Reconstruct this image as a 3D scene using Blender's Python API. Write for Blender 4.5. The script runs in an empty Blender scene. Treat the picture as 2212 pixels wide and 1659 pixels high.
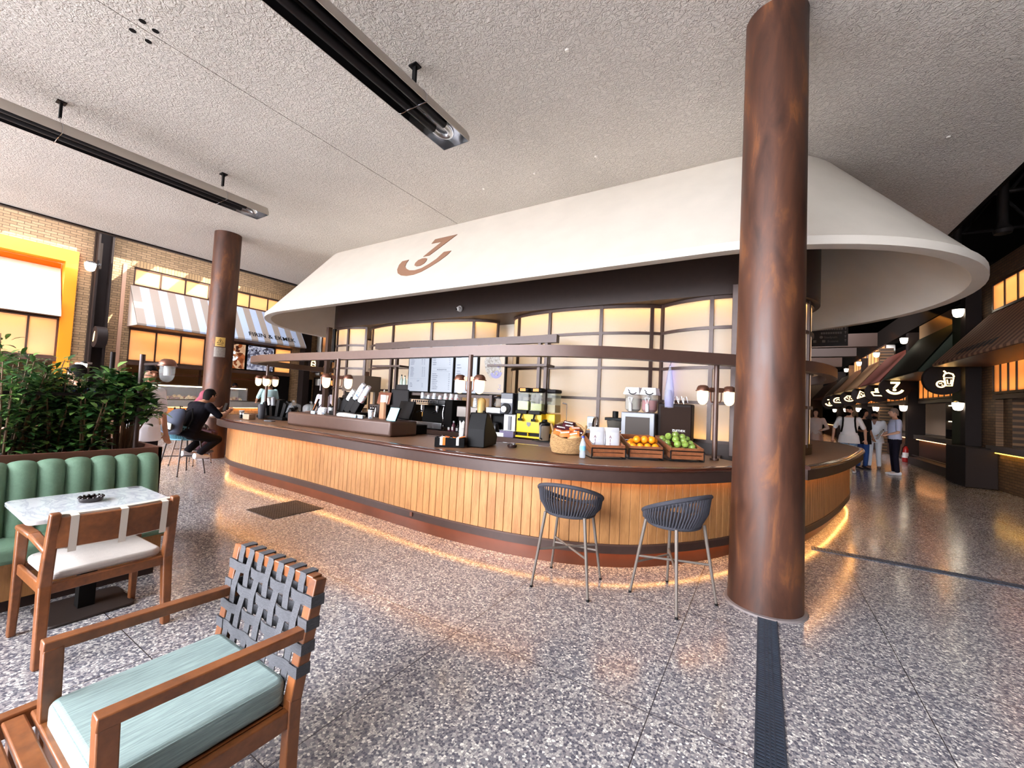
import bpy, bmesh, math, random
from mathutils import Vector, Matrix, Euler
random.seed(7)
SC = bpy.context.scene
COL = SC.collection
R = math.radians
PI = math.pi

# ---------------------------------------------------------------- geometry helpers
class MB:
    """collects vertices and faces of one mesh"""
    def __init__(s): s.v = []; s.f = []; s.M = Matrix(); s.mi = []; s.cur = 0
    def add(s, vs, fs):
        b = len(s.v)
        s.v += [tuple(s.M @ Vector(p)) for p in vs]
        for q in fs:
            s.f.append([i + b for i in q]); s.mi.append(s.cur)
        return s
    def box(s, x0, x1, y0, y1, z0, z1):
        v = [(x, y, z) for z in (z0, z1) for y in (y0, y1) for x in (x0, x1)]
        return s.add(v, [(0,2,3,1),(4,5,7,6),(0,1,5,4),(2,6,7,3),(0,4,6,2),(1,3,7,5)])
    def cb(s, c, size, rot=None):
        hx, hy, hz = size[0]/2, size[1]/2, size[2]/2
        v = [Vector((x, y, z)) for z in (-hz, hz) for y in (-hy, hy) for x in (-hx, hx)]
        if rot is not None:
            m = Euler(rot).to_matrix() if not isinstance(rot, Matrix) else rot
            v = [m @ p for p in v]
        c = Vector(c)
        return s.add([p + c for p in v], [(0,2,3,1),(4,5,7,6),(0,1,5,4),(2,6,7,3),(0,4,6,2),(1,3,7,5)])
    def beam(s, p0, p1, w, h, up=(0,0,1), w1=None, h1=None):
        """rectangular bar from p0 to p1, w across, h along up"""
        p0 = Vector(p0); p1 = Vector(p1); d = (p1-p0).normalized(); up = Vector(up)
        a = d.cross(up)
        if a.length < 1e-5: a = d.cross(Vector((1,0,0)))
        a.normalize(); b = a.cross(d).normalized()
        v = []
        for p, ww, hh in ((p0, w, h), (p1, w1 or w, h1 or h)):
            for sa, sb in ((-1,-1),(1,-1),(1,1),(-1,1)):
                v.append(p + a*(sa*ww/2) + b*(sb*hh/2))
        return s.add(v, [(3,2,1,0),(4,5,6,7),(0,1,5,4),(1,2,6,5),(2,3,7,6),(3,0,4,7)])
    def cyl(s, p0, p1, r0, r1=None, n=14, caps=True):
        p0 = Vector(p0); p1 = Vector(p1); r1 = r0 if r1 is None else r1
        d = (p1-p0).normalized(); a = d.orthogonal().normalized(); b = d.cross(a)
        v = []
        for p, r in ((p0, r0), (p1, r1)):
            for i in range(n):
                t = 2*PI*i/n; v.append(p + (a*math.cos(t) + b*math.sin(t))*r)
        f = [(i, (i+1) % n, n+(i+1) % n, n+i) for i in range(n)]
        if caps: f += [tuple(range(n-1, -1, -1)), tuple(range(n, 2*n))]
        return s.add(v, f)
    def lathe(s, prof, c=(0,0,0), n=24, sx=1, sy=1):
        c = Vector(c); v = []
        for r, z in prof:
            for i in range(n):
                t = 2*PI*i/n; v.append(c + Vector((r*math.cos(t)*sx, r*math.sin(t)*sy, z)))
        f = []
        for k in range(len(prof)-1):
            for i in range(n):
                f.append((k*n+i, k*n+(i+1) % n, (k+1)*n+(i+1) % n, (k+1)*n+i))
        f.append(tuple(range(n-1, -1, -1))); m = (len(prof)-1)*n
        f.append(tuple(range(m, m+n)))
        return s.add(v, f)
    def tube(s, pts, r, n=8, closed=False, caps=True):
        pts = [Vector(p) for p in pts]; m = len(pts)
        rs = r if isinstance(r, (list, tuple)) else [r]*m
        v = []; a = None
        for k, p in enumerate(pts):
            if closed: d = pts[(k+1) % m] - pts[k-1]
            else: d = pts[min(k+1, m-1)] - pts[max(k-1, 0)]
            if d.length < 1e-9: d = Vector((0,0,1))
            d.normalize()
            if a is None: a = d.orthogonal().normalized()
            else:
                a = a - d*a.dot(d)
                if a.length < 1e-6: a = d.orthogonal()
                a.normalize()
            b = d.cross(a)
            for i in range(n):
                t = 2*PI*i/n; v.append(p + (a*math.cos(t) + b*math.sin(t))*rs[k])
        f = []
        for k in range(m if closed else m-1):
            q = (k+1) % m
            for i in range(n):
                f.append((k*n+i, k*n+(i+1) % n, q*n+(i+1) % n, q*n+i))
        if caps and not closed: f += [tuple(range(n-1, -1, -1)), tuple(range((m-1)*n, m*n))]
        return s.add(v, f)
    def prism(s, pts, z0, z1):
        n = len(pts)
        v = [(p[0], p[1], z0) for p in pts] + [(p[0], p[1], z1) for p in pts]
        f = [tuple(range(n-1, -1, -1)), tuple(range(n, 2*n))]
        f += [(i, (i+1) % n, n+(i+1) % n, n+i) for i in range(n)]
        return s.add(v, f)
    def extr(s, pts, o, ux, uy, t):
        """2-D outline pts in the plane (o, ux, uy), thickness t along ux x uy"""
        o = Vector(o); ux = Vector(ux); uy = Vector(uy); w = ux.cross(uy).normalized()
        n = len(pts)
        v = [o + ux*p[0] + uy*p[1] for p in pts] + [o + ux*p[0] + uy*p[1] + w*t for p in pts]
        f = [tuple(range(n-1, -1, -1)), tuple(range(n, 2*n))]
        f += [(i, (i+1) % n, n+(i+1) % n, n+i) for i in range(n)]
        return s.add(v, f)
    def sphere(s, c, r, n=14, m=9, sc=(1,1,1)):
        c = Vector(c); v = [c + Vector((0,0,-r*sc[2]))]
        for k in range(1, m):
            ph = -PI/2 + PI*k/m
            for i in range(n):
                t = 2*PI*i/n
                v.append(c + Vector((r*sc[0]*math.cos(ph)*math.cos(t), r*sc[1]*math.cos(ph)*math.sin(t), r*sc[2]*math.sin(ph))))
        v.append(c + Vector((0,0,r*sc[2])))
        f = [(0, 1+(i+1) % n, 1+i) for i in range(n)]
        for k in range(m-2):
            for i in range(n):
                a = 1+k*n
                f.append((a+i, a+(i+1) % n, a+n+(i+1) % n, a+n+i))
        a = 1+(m-2)*n; L = len(v)-1
        f += [(a+i, a+(i+1) % n, L) for i in range(n)]
        return s.add(v, f)
    def grid(s, rows, cu=False, cv=False):
        """rows of points -> quad sheet; cu closes along a row, cv closes across rows"""
        m = len(rows); n = len(rows[0]); v = [p for r in rows for p in r]; f = []
        for k in range(m if cv else m-1):
            q = (k+1) % m
            for i in range(n if cu else n-1):
                j = (i+1) % n
                f.append((k*n+i, k*n+j, q*n+j, q*n+i))
        return s.add(v, f)
    def face(s, pts): return s.add(pts, [tuple(range(len(pts)))])
    def merge(s, verts, faces, M):
        return s.add([M @ Vector(p) for p in verts], faces)

def obj(name, mb, m=None, parent=None, bevel=0, seg=2, smooth=True, ang=38, loc=None, sub=0, recalc=True):
    me = bpy.data.meshes.new(name)
    me.from_pydata(mb.v, [], mb.f)
    if recalc:
        bm = bmesh.new(); bm.from_mesh(me); bmesh.ops.recalc_face_normals(bm, faces=bm.faces); bm.to_mesh(me); bm.free()
    ms = m if isinstance(m, (list, tuple)) else ([m] if m else [])
    for x in ms: me.materials.append(x)
    if len(ms) > 1: me.polygons.foreach_set('material_index', mb.mi)
    if smooth:
        me.polygons.foreach_set('use_smooth', [True]*len(me.polygons))
        me.set_sharp_from_angle(angle=R(ang))
    me.update()
    o = bpy.data.objects.new(name, me); COL.objects.link(o)
    if parent: o.parent = parent
    if loc: o.location = loc
    if bevel:
        b = o.modifiers.new('bevel', 'BEVEL'); b.width = bevel; b.segments = seg; b.limit_method = 'ANGLE'; b.angle_limit = R(40)
    if sub:
        b = o.modifiers.new('sub', 'SUBSURF'); b.levels = sub; b.render_levels = sub
    return o

def thing(name, label, cat, loc=(0,0,0), rz=0, group=None):
    o = bpy.data.objects.new(name, None); COL.objects.link(o)
    o.location = loc; o.rotation_euler = (0, 0, rz); o['label'] = label; o['category'] = cat
    if group: o['group'] = group
    return o
def tag(o, label, cat, group=None, kind=None):
    o['label'] = label; o['category'] = cat
    if group: o['group'] = group
    if kind: o['kind'] = kind
    return o
def struct(name, mb, m, **k):
    o = obj(name, mb, m, **k); o['kind'] = 'structure'; return o
def dup(root, loc=None, rz=None, label=None, group=None):
    r = root.copy(); COL.objects.link(r)
    if loc is not None: r.location = loc
    if rz is not None: r.rotation_euler = (0, 0, rz)
    if label: r['label'] = label
    if group: r['group'] = group
    def rec(src, dst):
        for ch in [c for c in bpy.data.objects if c.parent == src]:
            c = ch.copy(); COL.objects.link(c); c.parent = dst; rec(ch, c)
    rec(root, r)
    return r

def spline(pts, n=8, closed=False):
    P = [Vector(p) for p in pts]; out = []; m = len(P)
    for i in range(m if closed else m-1):
        if closed: a, b, c, d = P[i-1], P[i], P[(i+1) % m], P[(i+2) % m]
        else: a, b, c, d = P[max(i-1,0)], P[i], P[i+1], P[min(i+2,m-1)]
        for k in range(n):
            t = k/n
            out.append(0.5*((2*b) + (c-a)*t + (2*a-5*b+4*c-d)*t*t + (-a+3*b-3*c+d)*t**3))
    if not closed: out.append(P[-1].copy())
    return out
def offset(pts, d, closed=False):
    """plan offset of a polyline; positive d to the right-hand side of travel"""
    out = []; m = len(pts)
    for k, p in enumerate(pts):
        if closed: t = pts[(k+1) % m] - pts[k-1]
        else: t = pts[min(k+1,m-1)] - pts[max(k-1,0)]
        t = Vector((t[0], t[1])).normalized(); nn = Vector((t[1], -t[0]))
        out.append(Vector((p[0]+nn[0]*d, p[1]+nn[1]*d)))
    return out
def resample(pts, step):
    out = [pts[0].copy()]; acc = 0
    for a, b in zip(pts[:-1], pts[1:]):
        L = (b-a).length; t = step-acc
        while t <= L:
            out.append(a+(b-a)*(t/L)); t += step
        acc = (acc+L) % step if L else acc
        acc = L-(t-step)
    return out
def ribbon(mb, line, z0, z1):
    mb.grid([[(p[0],p[1],z0) for p in line], [(p[0],p[1],z1) for p in line]])
def band(mb, line, d0, d1, z0, z1, closed=False):
    """solid strip that follows a plan line between offsets d0 and d1"""
    a = offset(line, d0, closed); b = offset(line, d1, closed)
    rows = [[(p[0],p[1],z0) for p in a], [(p[0],p[1],z0) for p in b], [(p[0],p[1],z1) for p in b], [(p[0],p[1],z1) for p in a]]
    mb.grid(rows, cu=closed, cv=True)
    if not closed:
        for i in (0, -1): mb.face([r[i] for r in rows])
    return mb
def sweep(mb, line, prof):
    """closed (offset, height) profile carried along a plan line"""
    rows = [[(p[0],p[1],z) for p in offset(line, d)] for d, z in prof]
    mb.grid(rows, cv=True)
    for i in (0, -1): mb.face([r[i] for r in rows])
    return mb
def stadium(x0, x1, yc, r, n=32):
    pts = []
    for i in range(n+1):
        t = PI/2 + PI*i/n; pts.append(Vector((x0+r*math.cos(t), yc+r*math.sin(t))))
    k = 12
    for i in range(1, k): pts.append(Vector((x0+(x1-x0)*i/k, yc-r)))
    for i in range(n+1):
        t = -PI/2 + PI*i/n; pts.append(Vector((x1+r*math.cos(t), yc+r*math.sin(t))))
    for i in range(1, k): pts.append(Vector((x1+(x0-x1)*i/k, yc+r)))
    return pts
def rrect(w, h, r, n=5):
    pts = []
    for cx, cy, a in ((w/2-r,h/2-r,0),(-w/2+r,h/2-r,90),(-w/2+r,-h/2+r,180),(w/2-r,-h/2+r,270)):
        for i in range(n+1):
            t = R(a+90*i/n); pts.append((cx+r*math.cos(t), cy+r*math.sin(t)))
    return pts
def arcpts(cx, cy, r, a0, a1, n=16, ry=None):
    ry = ry or r
    return [(cx+r*math.cos(R(a0+(a1-a0)*i/n)), cy+ry*math.sin(R(a0+(a1-a0)*i/n))) for i in range(n+1)]
def strokes(mb, path, w, o, ux, uy, t, closed=False):
    """a drawn line of width w following 2-D path, raised t from the plane"""
    P = [Vector((p[0], p[1])) for p in path]
    if closed: P = P + [P[0], P[1]]
    L = offset(P, w/2); Q = offset(P, -w/2)
    o = Vector(o); ux = Vector(ux); uy = Vector(uy); nn = ux.cross(uy).normalized()*t
    f = lambda p: o+ux*p[0]+uy*p[1]
    mb.grid([[f(p) for p in L], [f(p) for p in Q], [f(p)+nn for p in Q], [f(p)+nn for p in L]], cv=True)
    for i in (0, -1): mb.face([f(L[i]), f(Q[i]), f(Q[i])+nn, f(L[i])+nn])
_tc = {}
def text(mb, s, size, o, ux, uy, t=0.004, align='LEFT', bold=0.0):
    """letters as geometry on the plane (o, ux, uy)"""
    key = (s, align, bold)
    if key not in _tc:
        cu = bpy.data.curves.new('letters', 'FONT'); cu.body = s; cu.align_x = align; cu.extrude = 0.5; cu.resolution_u = 3; cu.offset = bold
        to = bpy.data.objects.new('letters', cu); COL.objects.link(to)
        dg = bpy.context.evaluated_depsgraph_get()
        me = bpy.data.meshes.new_from_object(to.evaluated_get(dg))
        _tc[key] = ([v.co.copy() for v in me.vertices], [list(p.vertices) for p in me.polygons])
        bpy.data.meshes.remove(me); bpy.data.objects.remove(to); bpy.data.curves.remove(cu)
    V, F = _tc[key]
    o = Vector(o); ux = Vector(ux).normalized(); uy = Vector(uy).normalized(); w = ux.cross(uy)
    mb.add([o + ux*(p.x*size) + uy*(p.y*size) + w*((p.z+0.5)*t) for p in V], F)

# ---------------------------------------------------------------- materials
def lin(c):
    if isinstance(c, str): c = [int(c[i:i+2], 16) for i in (0, 2, 4)]
    f = lambda x: (x/255/12.92) if x/255 <= 0.04045 else ((x/255+0.055)/1.055)**2.4
    return (f(c[0]), f(c[1]), f(c[2]), 1)
def new_mat(name):
    m = bpy.data.materials.new(name); m.use_nodes = True
    nt = m.node_tree; nt.nodes.clear()
    out = nt.nodes.new('ShaderNodeOutputMaterial'); b = nt.nodes.new('ShaderNodeBsdfPrincipled')
    nt.links.new(b.outputs[0], out.inputs[0])
    return m, nt, b, out
def N(nt, t, **k):
    n = nt.nodes.new('ShaderNode'+t)
    for a, v in k.items(): setattr(n, a, v)
    return n
def coords(nt, scale=(1,1,1), kind='Object', rot=(0,0,0)):
    tc = N(nt, 'TexCoord'); mp = N(nt, 'Mapping'); mp.inputs['Scale'].default_value = scale; mp.inputs['Rotation'].default_value = rot
    nt.links.new(tc.outputs[kind], mp.inputs[0]); return mp.outputs[0]
def ramp(nt, fac, stops, interp='LINEAR'):
    r = N(nt, 'ValToRGB'); r.color_ramp.interpolation = interp
    e = r.color_ramp.elements
    while len(e) < len(stops): e.new(0.5)
    for x, (p, c) in zip(e, stops): x.position = p; x.color = c
    nt.links.new(fac, r.inputs[0]); return r.outputs[0]
def bump(nt, b, h, strength=0.3, dist=0.01):
    n = N(nt, 'Bump'); n.inputs['Strength'].default_value = strength; n.inputs['Distance'].default_value = dist
    nt.links.new(h, n.inputs['Height']); nt.links.new(n.outputs[0], b.inputs['Normal'])
def noise(nt, vec, scale, detail=3, rough=0.5):
    n = N(nt, 'TexNoise'); n.inputs['Scale'].default_value = scale; n.inputs['Detail'].default_value = detail; n.inputs['Roughness'].default_value = rough
    nt.links.new(vec, n.inputs['Vector']); return n
def mat(name, col, rough=0.5, metal=0, var=0.0, vscale=8, vstretch=(1,1,1), bmp=0, bscale=200, coat=0, spec=0.5):
    m, nt, b, out = new_mat(name); c = lin(col)
    b.inputs['Roughness'].default_value = rough; b.inputs['Metallic'].default_value = metal
    b.inputs['Coat Weight'].default_value = coat; b.inputs['Coat Roughness'].default_value = 0.08
    b.inputs['Specular IOR Level'].default_value = spec
    if var:
        n = noise(nt, coords(nt, vstretch), vscale)
        lo = tuple(x*(1-var) for x in c[:3])+(1,); hi = tuple(min(1, x*(1+var)) for x in c[:3])+(1,)
        nt.links.new(ramp(nt, n.outputs[0], [(0.3, lo), (0.7, hi)]), b.inputs['Base Color'])
    else: b.inputs['Base Color'].default_value = c
    if bmp:
        n = noise(nt, coords(nt), bscale, 2); bump(nt, b, n.outputs[0], bmp, 0.004)
    return m
def emit(name, col, power, base=None):
    m, nt, b, out = new_mat(name)
    b.inputs['Base Color'].default_value = lin(base or col); b.inputs['Emission Color'].default_value = lin(col)
    b.inputs['Emission Strength'].default_value = power*EX; b.inputs['Roughness'].default_value = 0.3
    return m
def glass(name, col=(255,255,255), rough=0.03, alpha=0.25, spec=0.5):
    """thin clear pane: mostly transparent with reflections"""
    m, nt, b, out = new_mat(name)
    b.inputs['Base Color'].default_value = lin(col); b.inputs['Roughness'].default_value = rough
    b.inputs['Specular IOR Level'].default_value = spec
    t = N(nt, 'BsdfTransparent'); t.inputs[0].default_value = lin(col)
    mx = N(nt, 'MixShader'); mx.inputs[0].default_value = alpha
    nt.links.new(t.outputs[0], mx.inputs[1]); nt.links.new(b.outputs[0], mx.inputs[2]); nt.links.new(mx.outputs[0], out.inputs[0])
    return m
def frosted(name, col, trans=0.75, rough=0.35, ribs=0):
    """diffusing panel that lets light from behind through"""
    m, nt, b, out = new_mat(name)
    b.inputs['Base Color'].default_value = lin(col); b.inputs['Roughness'].default_value = rough
    t = N(nt, 'BsdfTranslucent'); t.inputs[0].default_value = lin(col)
    mx = N(nt, 'MixShader'); mx.inputs[0].default_value = trans
    nt.links.new(b.outputs[0], mx.inputs[1]); nt.links.new(t.outputs[0], mx.inputs[2]); nt.links.new(mx.outputs[0], out.inputs[0])
    return m
def wood(name, col, dark, scale=6, stretch=(1,1,14), rough=0.45, coat=0.0):
    m, nt, b, out = new_mat(name)
    v = coords(nt, stretch)
    n = noise(nt, v, scale, 6, 0.6); n.inputs['Distortion'].default_value = 0.6
    n2 = noise(nt, v, scale*7, 3)
    mx = N(nt, 'Math', operation='MULTIPLY_ADD'); mx.inputs[1].default_value = 0.35
    nt.links.new(n2.outputs[0], mx.inputs[0]); nt.links.new(n.outputs[0], mx.inputs[2])
    nt.links.new(ramp(nt, mx.outputs[0], [(0.42, lin(dark)), (0.85, lin(col))]), b.inputs['Base Color'])
    b.inputs['Roughness'].default_value = rough; b.inputs['Coat Weight'].default_value = coat; b.inputs['Coat Roughness'].default_value = 0.12
    bump(nt, b, n2.outputs[0], 0.06, 0.002)
    return m
def brick(name, c1, c2, mortar, plane='yz', bw=0.215, bh=0.065, gap=0.006, rough=0.75):
    m, nt, b, out = new_mat(name)
    tc = N(nt, 'TexCoord'); sp = N(nt, 'SeparateXYZ'); cb = N(nt, 'CombineXYZ')
    nt.links.new(tc.outputs['Object'], sp.inputs[0])
    nt.links.new(sp.outputs[{'x':0,'y':1,'z':2}[plane[0]]], cb.inputs[0]); nt.links.new(sp.outputs[{'x':0,'y':1,'z':2}[plane[1]]], cb.inputs[1])
    t = N(nt, 'TexBrick'); t.inputs['Scale'].default_value = 1; t.inputs['Brick Width'].default_value = bw; t.inputs['Row Height'].default_value = bh
    t.inputs['Mortar Size'].default_value = gap; t.inputs['Color1'].default_value = lin(c1); t.inputs['Color2'].default_value = lin(c2); t.inputs['Mortar'].default_value = lin(mortar)
    t.offset = 0.5; t.inputs['Bias'].default_value = -0.1
    nt.links.new(cb.outputs[0], t.inputs['Vector'])
    n = noise(nt, cb.outputs[0], 30, 3); mm = N(nt, 'MixRGB', blend_type='MULTIPLY'); mm.inputs[0].default_value = 0.5
    nt.links.new(t.outputs[0], mm.inputs[1]); nt.links.new(ramp(nt, n.outputs[0], [(0.3,(0.6,0.6,0.6,1)),(0.7,(1,1,1,1))]), mm.inputs[2])
    nt.links.new(mm.outputs[0], b.inputs['Base Color'])
    iv = N(nt, 'Math', operation='SUBTRACT'); iv.inputs[0].default_value = 1; nt.links.new(t.outputs['Fac'], iv.inputs[1])
    bump(nt, b, iv.outputs[0], 0.7, 0.008); b.inputs['Roughness'].default_value = rough
    return m
def stripes(name, cols, axis, width, rough=0.7, off=0.0):
    """bands of woven colour along one object axis"""
    m, nt, b, out = new_mat(name)
    tc = N(nt, 'TexCoord'); sp = N(nt, 'SeparateXYZ'); nt.links.new(tc.outputs['Object'], sp.inputs[0])
    a = N(nt, 'Math', operation='MULTIPLY_ADD'); a.inputs[1].default_value = 1/(width*len(cols)); a.inputs[2].default_value = off+100
    nt.links.new(sp.outputs[axis], a.inputs[0])
    fr = N(nt, 'Math', operation='FRACT'); nt.links.new(a.outputs[0], fr.inputs[0])
    nt.links.new(ramp(nt, fr.outputs[0], [(i/len(cols), lin(c)) for i, c in enumerate(cols)], 'CONSTANT'), b.inputs['Base Color'])
    b.inputs['Roughness'].default_value = rough
    return m
def area(loc, rot, sx, sy, power, col=(255,255,255), spread=PI):
    l = bpy.data.lights.new('area_lamp', 'AREA'); l.shape = 'RECTANGLE'; l.size = sx; l.size_y = sy; l.energy = power*EX; l.color = lin(col)[:3]; l.spread = spread
    o = bpy.data.objects.new('area_lamp', l); COL.objects.link(o); o.location = loc; o.rotation_euler = rot
    return o
EXPOSURE = 2.1; WORLD = 6.0; SUN = 5.0; SUND = (-0.75,-0.6,-0.8); LEDP = 22.0; BAYW = 2.3; FILL = 0.35; STW = 2.8; HALL = 4.0
EX = 2.0**-EXPOSURE
# ---------------------------------------------------------------- camera
W_, H_, F_ = 2212, 1659, 880.0
CAMZ = 1.5
def make_camera():
    yaw = R(31.7); roll = -math.atan(0.048); pitch = math.atan((866-829.5)*math.cos(roll)/F_)
    fw0 = Vector((-math.sin(yaw), math.cos(yaw), 0)); rt0 = Vector((math.cos(yaw), math.sin(yaw), 0)); up0 = Vector((0,0,1))
    fw = fw0*math.cos(pitch)+up0*math.sin(pitch); up1 = up0*math.cos(pitch)-fw0*math.sin(pitch)
    rt = rt0*math.cos(roll)-up1*math.sin(roll); up = up1*math.cos(roll)+rt0*math.sin(roll)
    cam = bpy.data.cameras.new('camera'); cam.sensor_width = 36; cam.lens = F_/W_*36; cam.clip_start = 0.05; cam.clip_end = 300
    o = bpy.data.objects.new('camera', cam); COL.objects.link(o)
    o.matrix_world = Matrix(((rt.x, up.x, -fw.x, 0), (rt.y, up.y, -fw.y, 0), (rt.z, up.z, -fw.z, CAMZ), (0,0,0,1)))
    SC.camera = o
make_camera()
SC.view_settings.view_transform = 'Standard'; SC.view_settings.look = 'None'; SC.view_settings.gamma = 1
SC.view_settings.use_curve_mapping = False; SC.view_settings.exposure = EXPOSURE
SC.cycles.max_bounces = 8; SC.cycles.diffuse_bounces = 4; SC.cycles.glossy_bounces = 4; SC.cycles.transmission_bounces = 6; SC.cycles.transparent_max_bounces = 12
SC.cycles.sample_clamp_indirect = 6; SC.cycles.caustics_reflective = False; SC.cycles.caustics_refractive = False
SC.cycles.use_denoising = True; SC.cycles.use_light_tree = True

w = bpy.data.worlds.new('world'); SC.world = w; w.use_nodes = True
bg = w.node_tree.nodes['Background']; bg.inputs[0].default_value = lin((240, 243, 252)); bg.inputs[1].default_value = WORLD
sun = bpy.data.lights.new('sun', 'SUN'); sun.energy = SUN; sun.angle = R(0.6); sun.color = lin((255, 246, 228))[:3]
so = bpy.data.objects.new('sun', sun); COL.objects.link(so)
so.rotation_euler = Vector(SUND).to_track_quat('-Z', 'Y').to_euler()

# ---------------------------------------------------------------- materials
def m_terrazzo():
    m, nt, b, out = new_mat('terrazzo')
    v = coords(nt)
    vo = N(nt, 'TexVoronoi'); vo.inputs['Scale'].default_value = 84; nt.links.new(v, vo.inputs['Vector'])
    vo2 = N(nt, 'TexVoronoi', feature='DISTANCE_TO_EDGE'); vo2.inputs['Scale'].default_value = 84; nt.links.new(v, vo2.inputs['Vector'])
    sp = N(nt, 'SeparateColor'); nt.links.new(vo.outputs['Color'], sp.inputs[0])
    chips = ramp(nt, sp.outputs[0], [(0, lin((88,88,98))), (0.22, lin((118,116,124))), (0.42, lin((152,147,148))), (0.6, lin((182,177,174))), (0.76, lin((204,199,193))), (0.92, lin((238,234,226)))], 'CONSTANT')
    ed = ramp(nt, vo2.outputs[0], [(0.03, (0,0,0,1)), (0.08, (1,1,1,1))])
    mx = N(nt, 'MixRGB'); mx.inputs[1].default_value = lin((132,128,131)); nt.links.new(ed, mx.inputs[0]); nt.links.new(chips, mx.inputs[2])
    # slab joints
    s3 = N(nt, 'SeparateXYZ'); nt.links.new(v, s3.inputs[0]); prev = None
    for ax, off in ((0, 0.45), (1, 0.25)):
        a = N(nt, 'Math', operation='ADD'); a.inputs[1].default_value = 120+off; nt.links.new(s3.outputs[ax], a.inputs[0])
        d = N(nt, 'Math', operation='MULTIPLY'); d.inputs[1].default_value = 1/1.2; nt.links.new(a.outputs[0], d.inputs[0])
        fr = N(nt, 'Math', operation='FRACT'); nt.links.new(d.outputs[0], fr.inputs[0])
        lt = N(nt, 'Math', operation='LESS_THAN'); lt.inputs[1].default_value = 0.004; nt.links.new(fr.outputs[0], lt.inputs[0])
        if prev is None: prev = lt.outputs[0]
        else:
            mxx = N(nt, 'Math', operation='MAXIMUM'); nt.links.new(prev, mxx.inputs[0]); nt.links.new(lt.outputs[0], mxx.inputs[1]); prev = mxx.outputs[0]
    m2 = N(nt, 'MixRGB'); nt.links.new(prev, m2.inputs[0]); nt.links.new(mx.outputs[0], m2.inputs[1]); m2.inputs[2].default_value = lin((60,56,58))
    nt.links.new(m2.outputs[0], b.inputs['Base Color'])
    big = noise(nt, v, 1.2, 3); nt.links.new(ramp(nt, big.outputs[0], [(0.3, (0.13,)*3+(1,)), (0.75, (0.24,)*3+(1,))]), b.inputs['Roughness'])
    wav = noise(nt, v, 3.0, 2); bump(nt, b, wav.outputs[0], 0.10, 0.01)
    b.inputs['Specular IOR Level'].default_value = 0.6
    return m
def m_stucco():
    m, nt, b, out = new_mat('stucco')
    v = coords(nt); n = noise(nt, v, 26, 2, 0.6); n.inputs['Distortion'].default_value = 1.2
    n2 = noise(nt, v, 0.6, 2)
    nt.links.new(ramp(nt, n2.outputs[0], [(0.3, lin((204,197,187))), (0.7, lin((216,209,199)))]), b.inputs['Base Color'])
    r = ramp(nt, n.outputs[0], [(0.42, (0,0,0,1)), (0.62, (1,1,1,1))])
    bump(nt, b, r, 0.9, 0.012); b.inputs['Roughness'].default_value = 0.75
    return m
def m_rust():
    m, nt, b, out = new_mat('rust')
    v = coords(nt, (3.2, 3.2, 0.75)); n = noise(nt, v, 1.9, 7, 0.62); n.inputs['Distortion'].default_value = 0.5
    f = noise(nt, coords(nt, (1,1,0.25)), 26, 4)
    nt.links.new(ramp(nt, n.outputs[0], [(0.30, lin((50,32,25))), (0.45, lin((72,44,32))), (0.56, lin((86,52,36))), (0.66, lin((118,72,40))), (0.8, lin((70,43,32)))]), b.inputs['Base Color'])
    nt.links.new(ramp(nt, n.outputs[0], [(0.3, (0.34,)*3+(1,)), (0.7, (0.6,)*3+(1,))]), b.inputs['Roughness'])
    bump(nt, b, f.outputs[0], 0.08, 0.004); b.inputs['Metallic'].default_value = 0.25
    return m
M = {}
M['terrazzo'] = m_terrazzo(); M['stucco'] = m_stucco(); M['rust'] = m_rust()
M['plaster'] = mat('plaster', (232,226,216), 0.7, var=0.04, vscale=3, bmp=0.08, bscale=120)
M['canopy'] = mat('canopy_plaster', (214,205,192), 0.7, var=0.03, vscale=3, bmp=0.08, bscale=120)
M['bronze'] = mat('bronze_paint', (66,48,42), 0.42, 0.2, var=0.08, vscale=14)
M['bronze_dark'] = mat('dark_bronze_paint', (52,38,33), 0.5, 0.1, var=0.08, vscale=10)
M['bronze_light'] = mat('light_bronze_paint', (84,61,52), 0.4, 0.15, var=0.06, vscale=14)
M['copper'] = mat('copper_cap', (128,86,70), 0.3, 0.7)
M['oak'] = wood('oak_slats', (186,134,82), (148,100,56), 5, (3,3,0.5), 0.5)
M['walnut'] = wood('walnut', (150,92,58), (104,60,38), 5, (2,2,2), 0.35, 0.2)
M['teak'] = wood('teak', (142,84,44), (95,53,28), 4, (1.4,1.4,1.4), 0.38, 0.15)
M['countertop'] = mat('leather_counter', (134,97,70), 0.42, var=0.08, vscale=30, bmp=0.05)
M['lacquer'] = mat('lacquered_edge', (70,36,26), 0.16, 0, coat=0.6)
M['skirt'] = mat('brown_skirt', (96,56,40), 0.28, 0.35, var=0.2, vscale=3)
M['black'] = mat('black_plastic', (16,15,16), 0.5, spec=0.15)
M['black_gloss'] = mat('black_gloss', (12,12,13), 0.2, spec=0.25)
M['black_matte'] = mat('black_matte', (20,18,17), 0.8, spec=0.1)
M['steel'] = mat('steel', (190,190,192), 0.22, 0.95)
M['chrome'] = mat('chrome', (215,215,218), 0.08, 1)
M['white'] = mat('white_plastic', (232,232,234), 0.35)
M['paper'] = mat('paper', (238,236,232), 0.6)
M['grey'] = mat('grey_plastic', (120,120,124), 0.4)
M['charcoal'] = mat('charcoal', (44,42,43), 0.6, spec=0.15)
M['clear'] = glass('clear_glass', (250,252,252), 0.02, 0.14)
M['bay_glass'] = frosted('bay_glass', (250,242,228), 0.78, 0.22)
M['stall_glass'] = frosted('stall_glass', (250,232,206), 0.8, 0.4)
M['lamp_glass'] = emit('lit_glass', (255,216,160), 2.6)
M['bulb_white'] = emit('lit_bulb', (255,240,214), 9.0)
M['led_warm'] = emit('led_warm', (255,176,92), LEDP)
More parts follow.
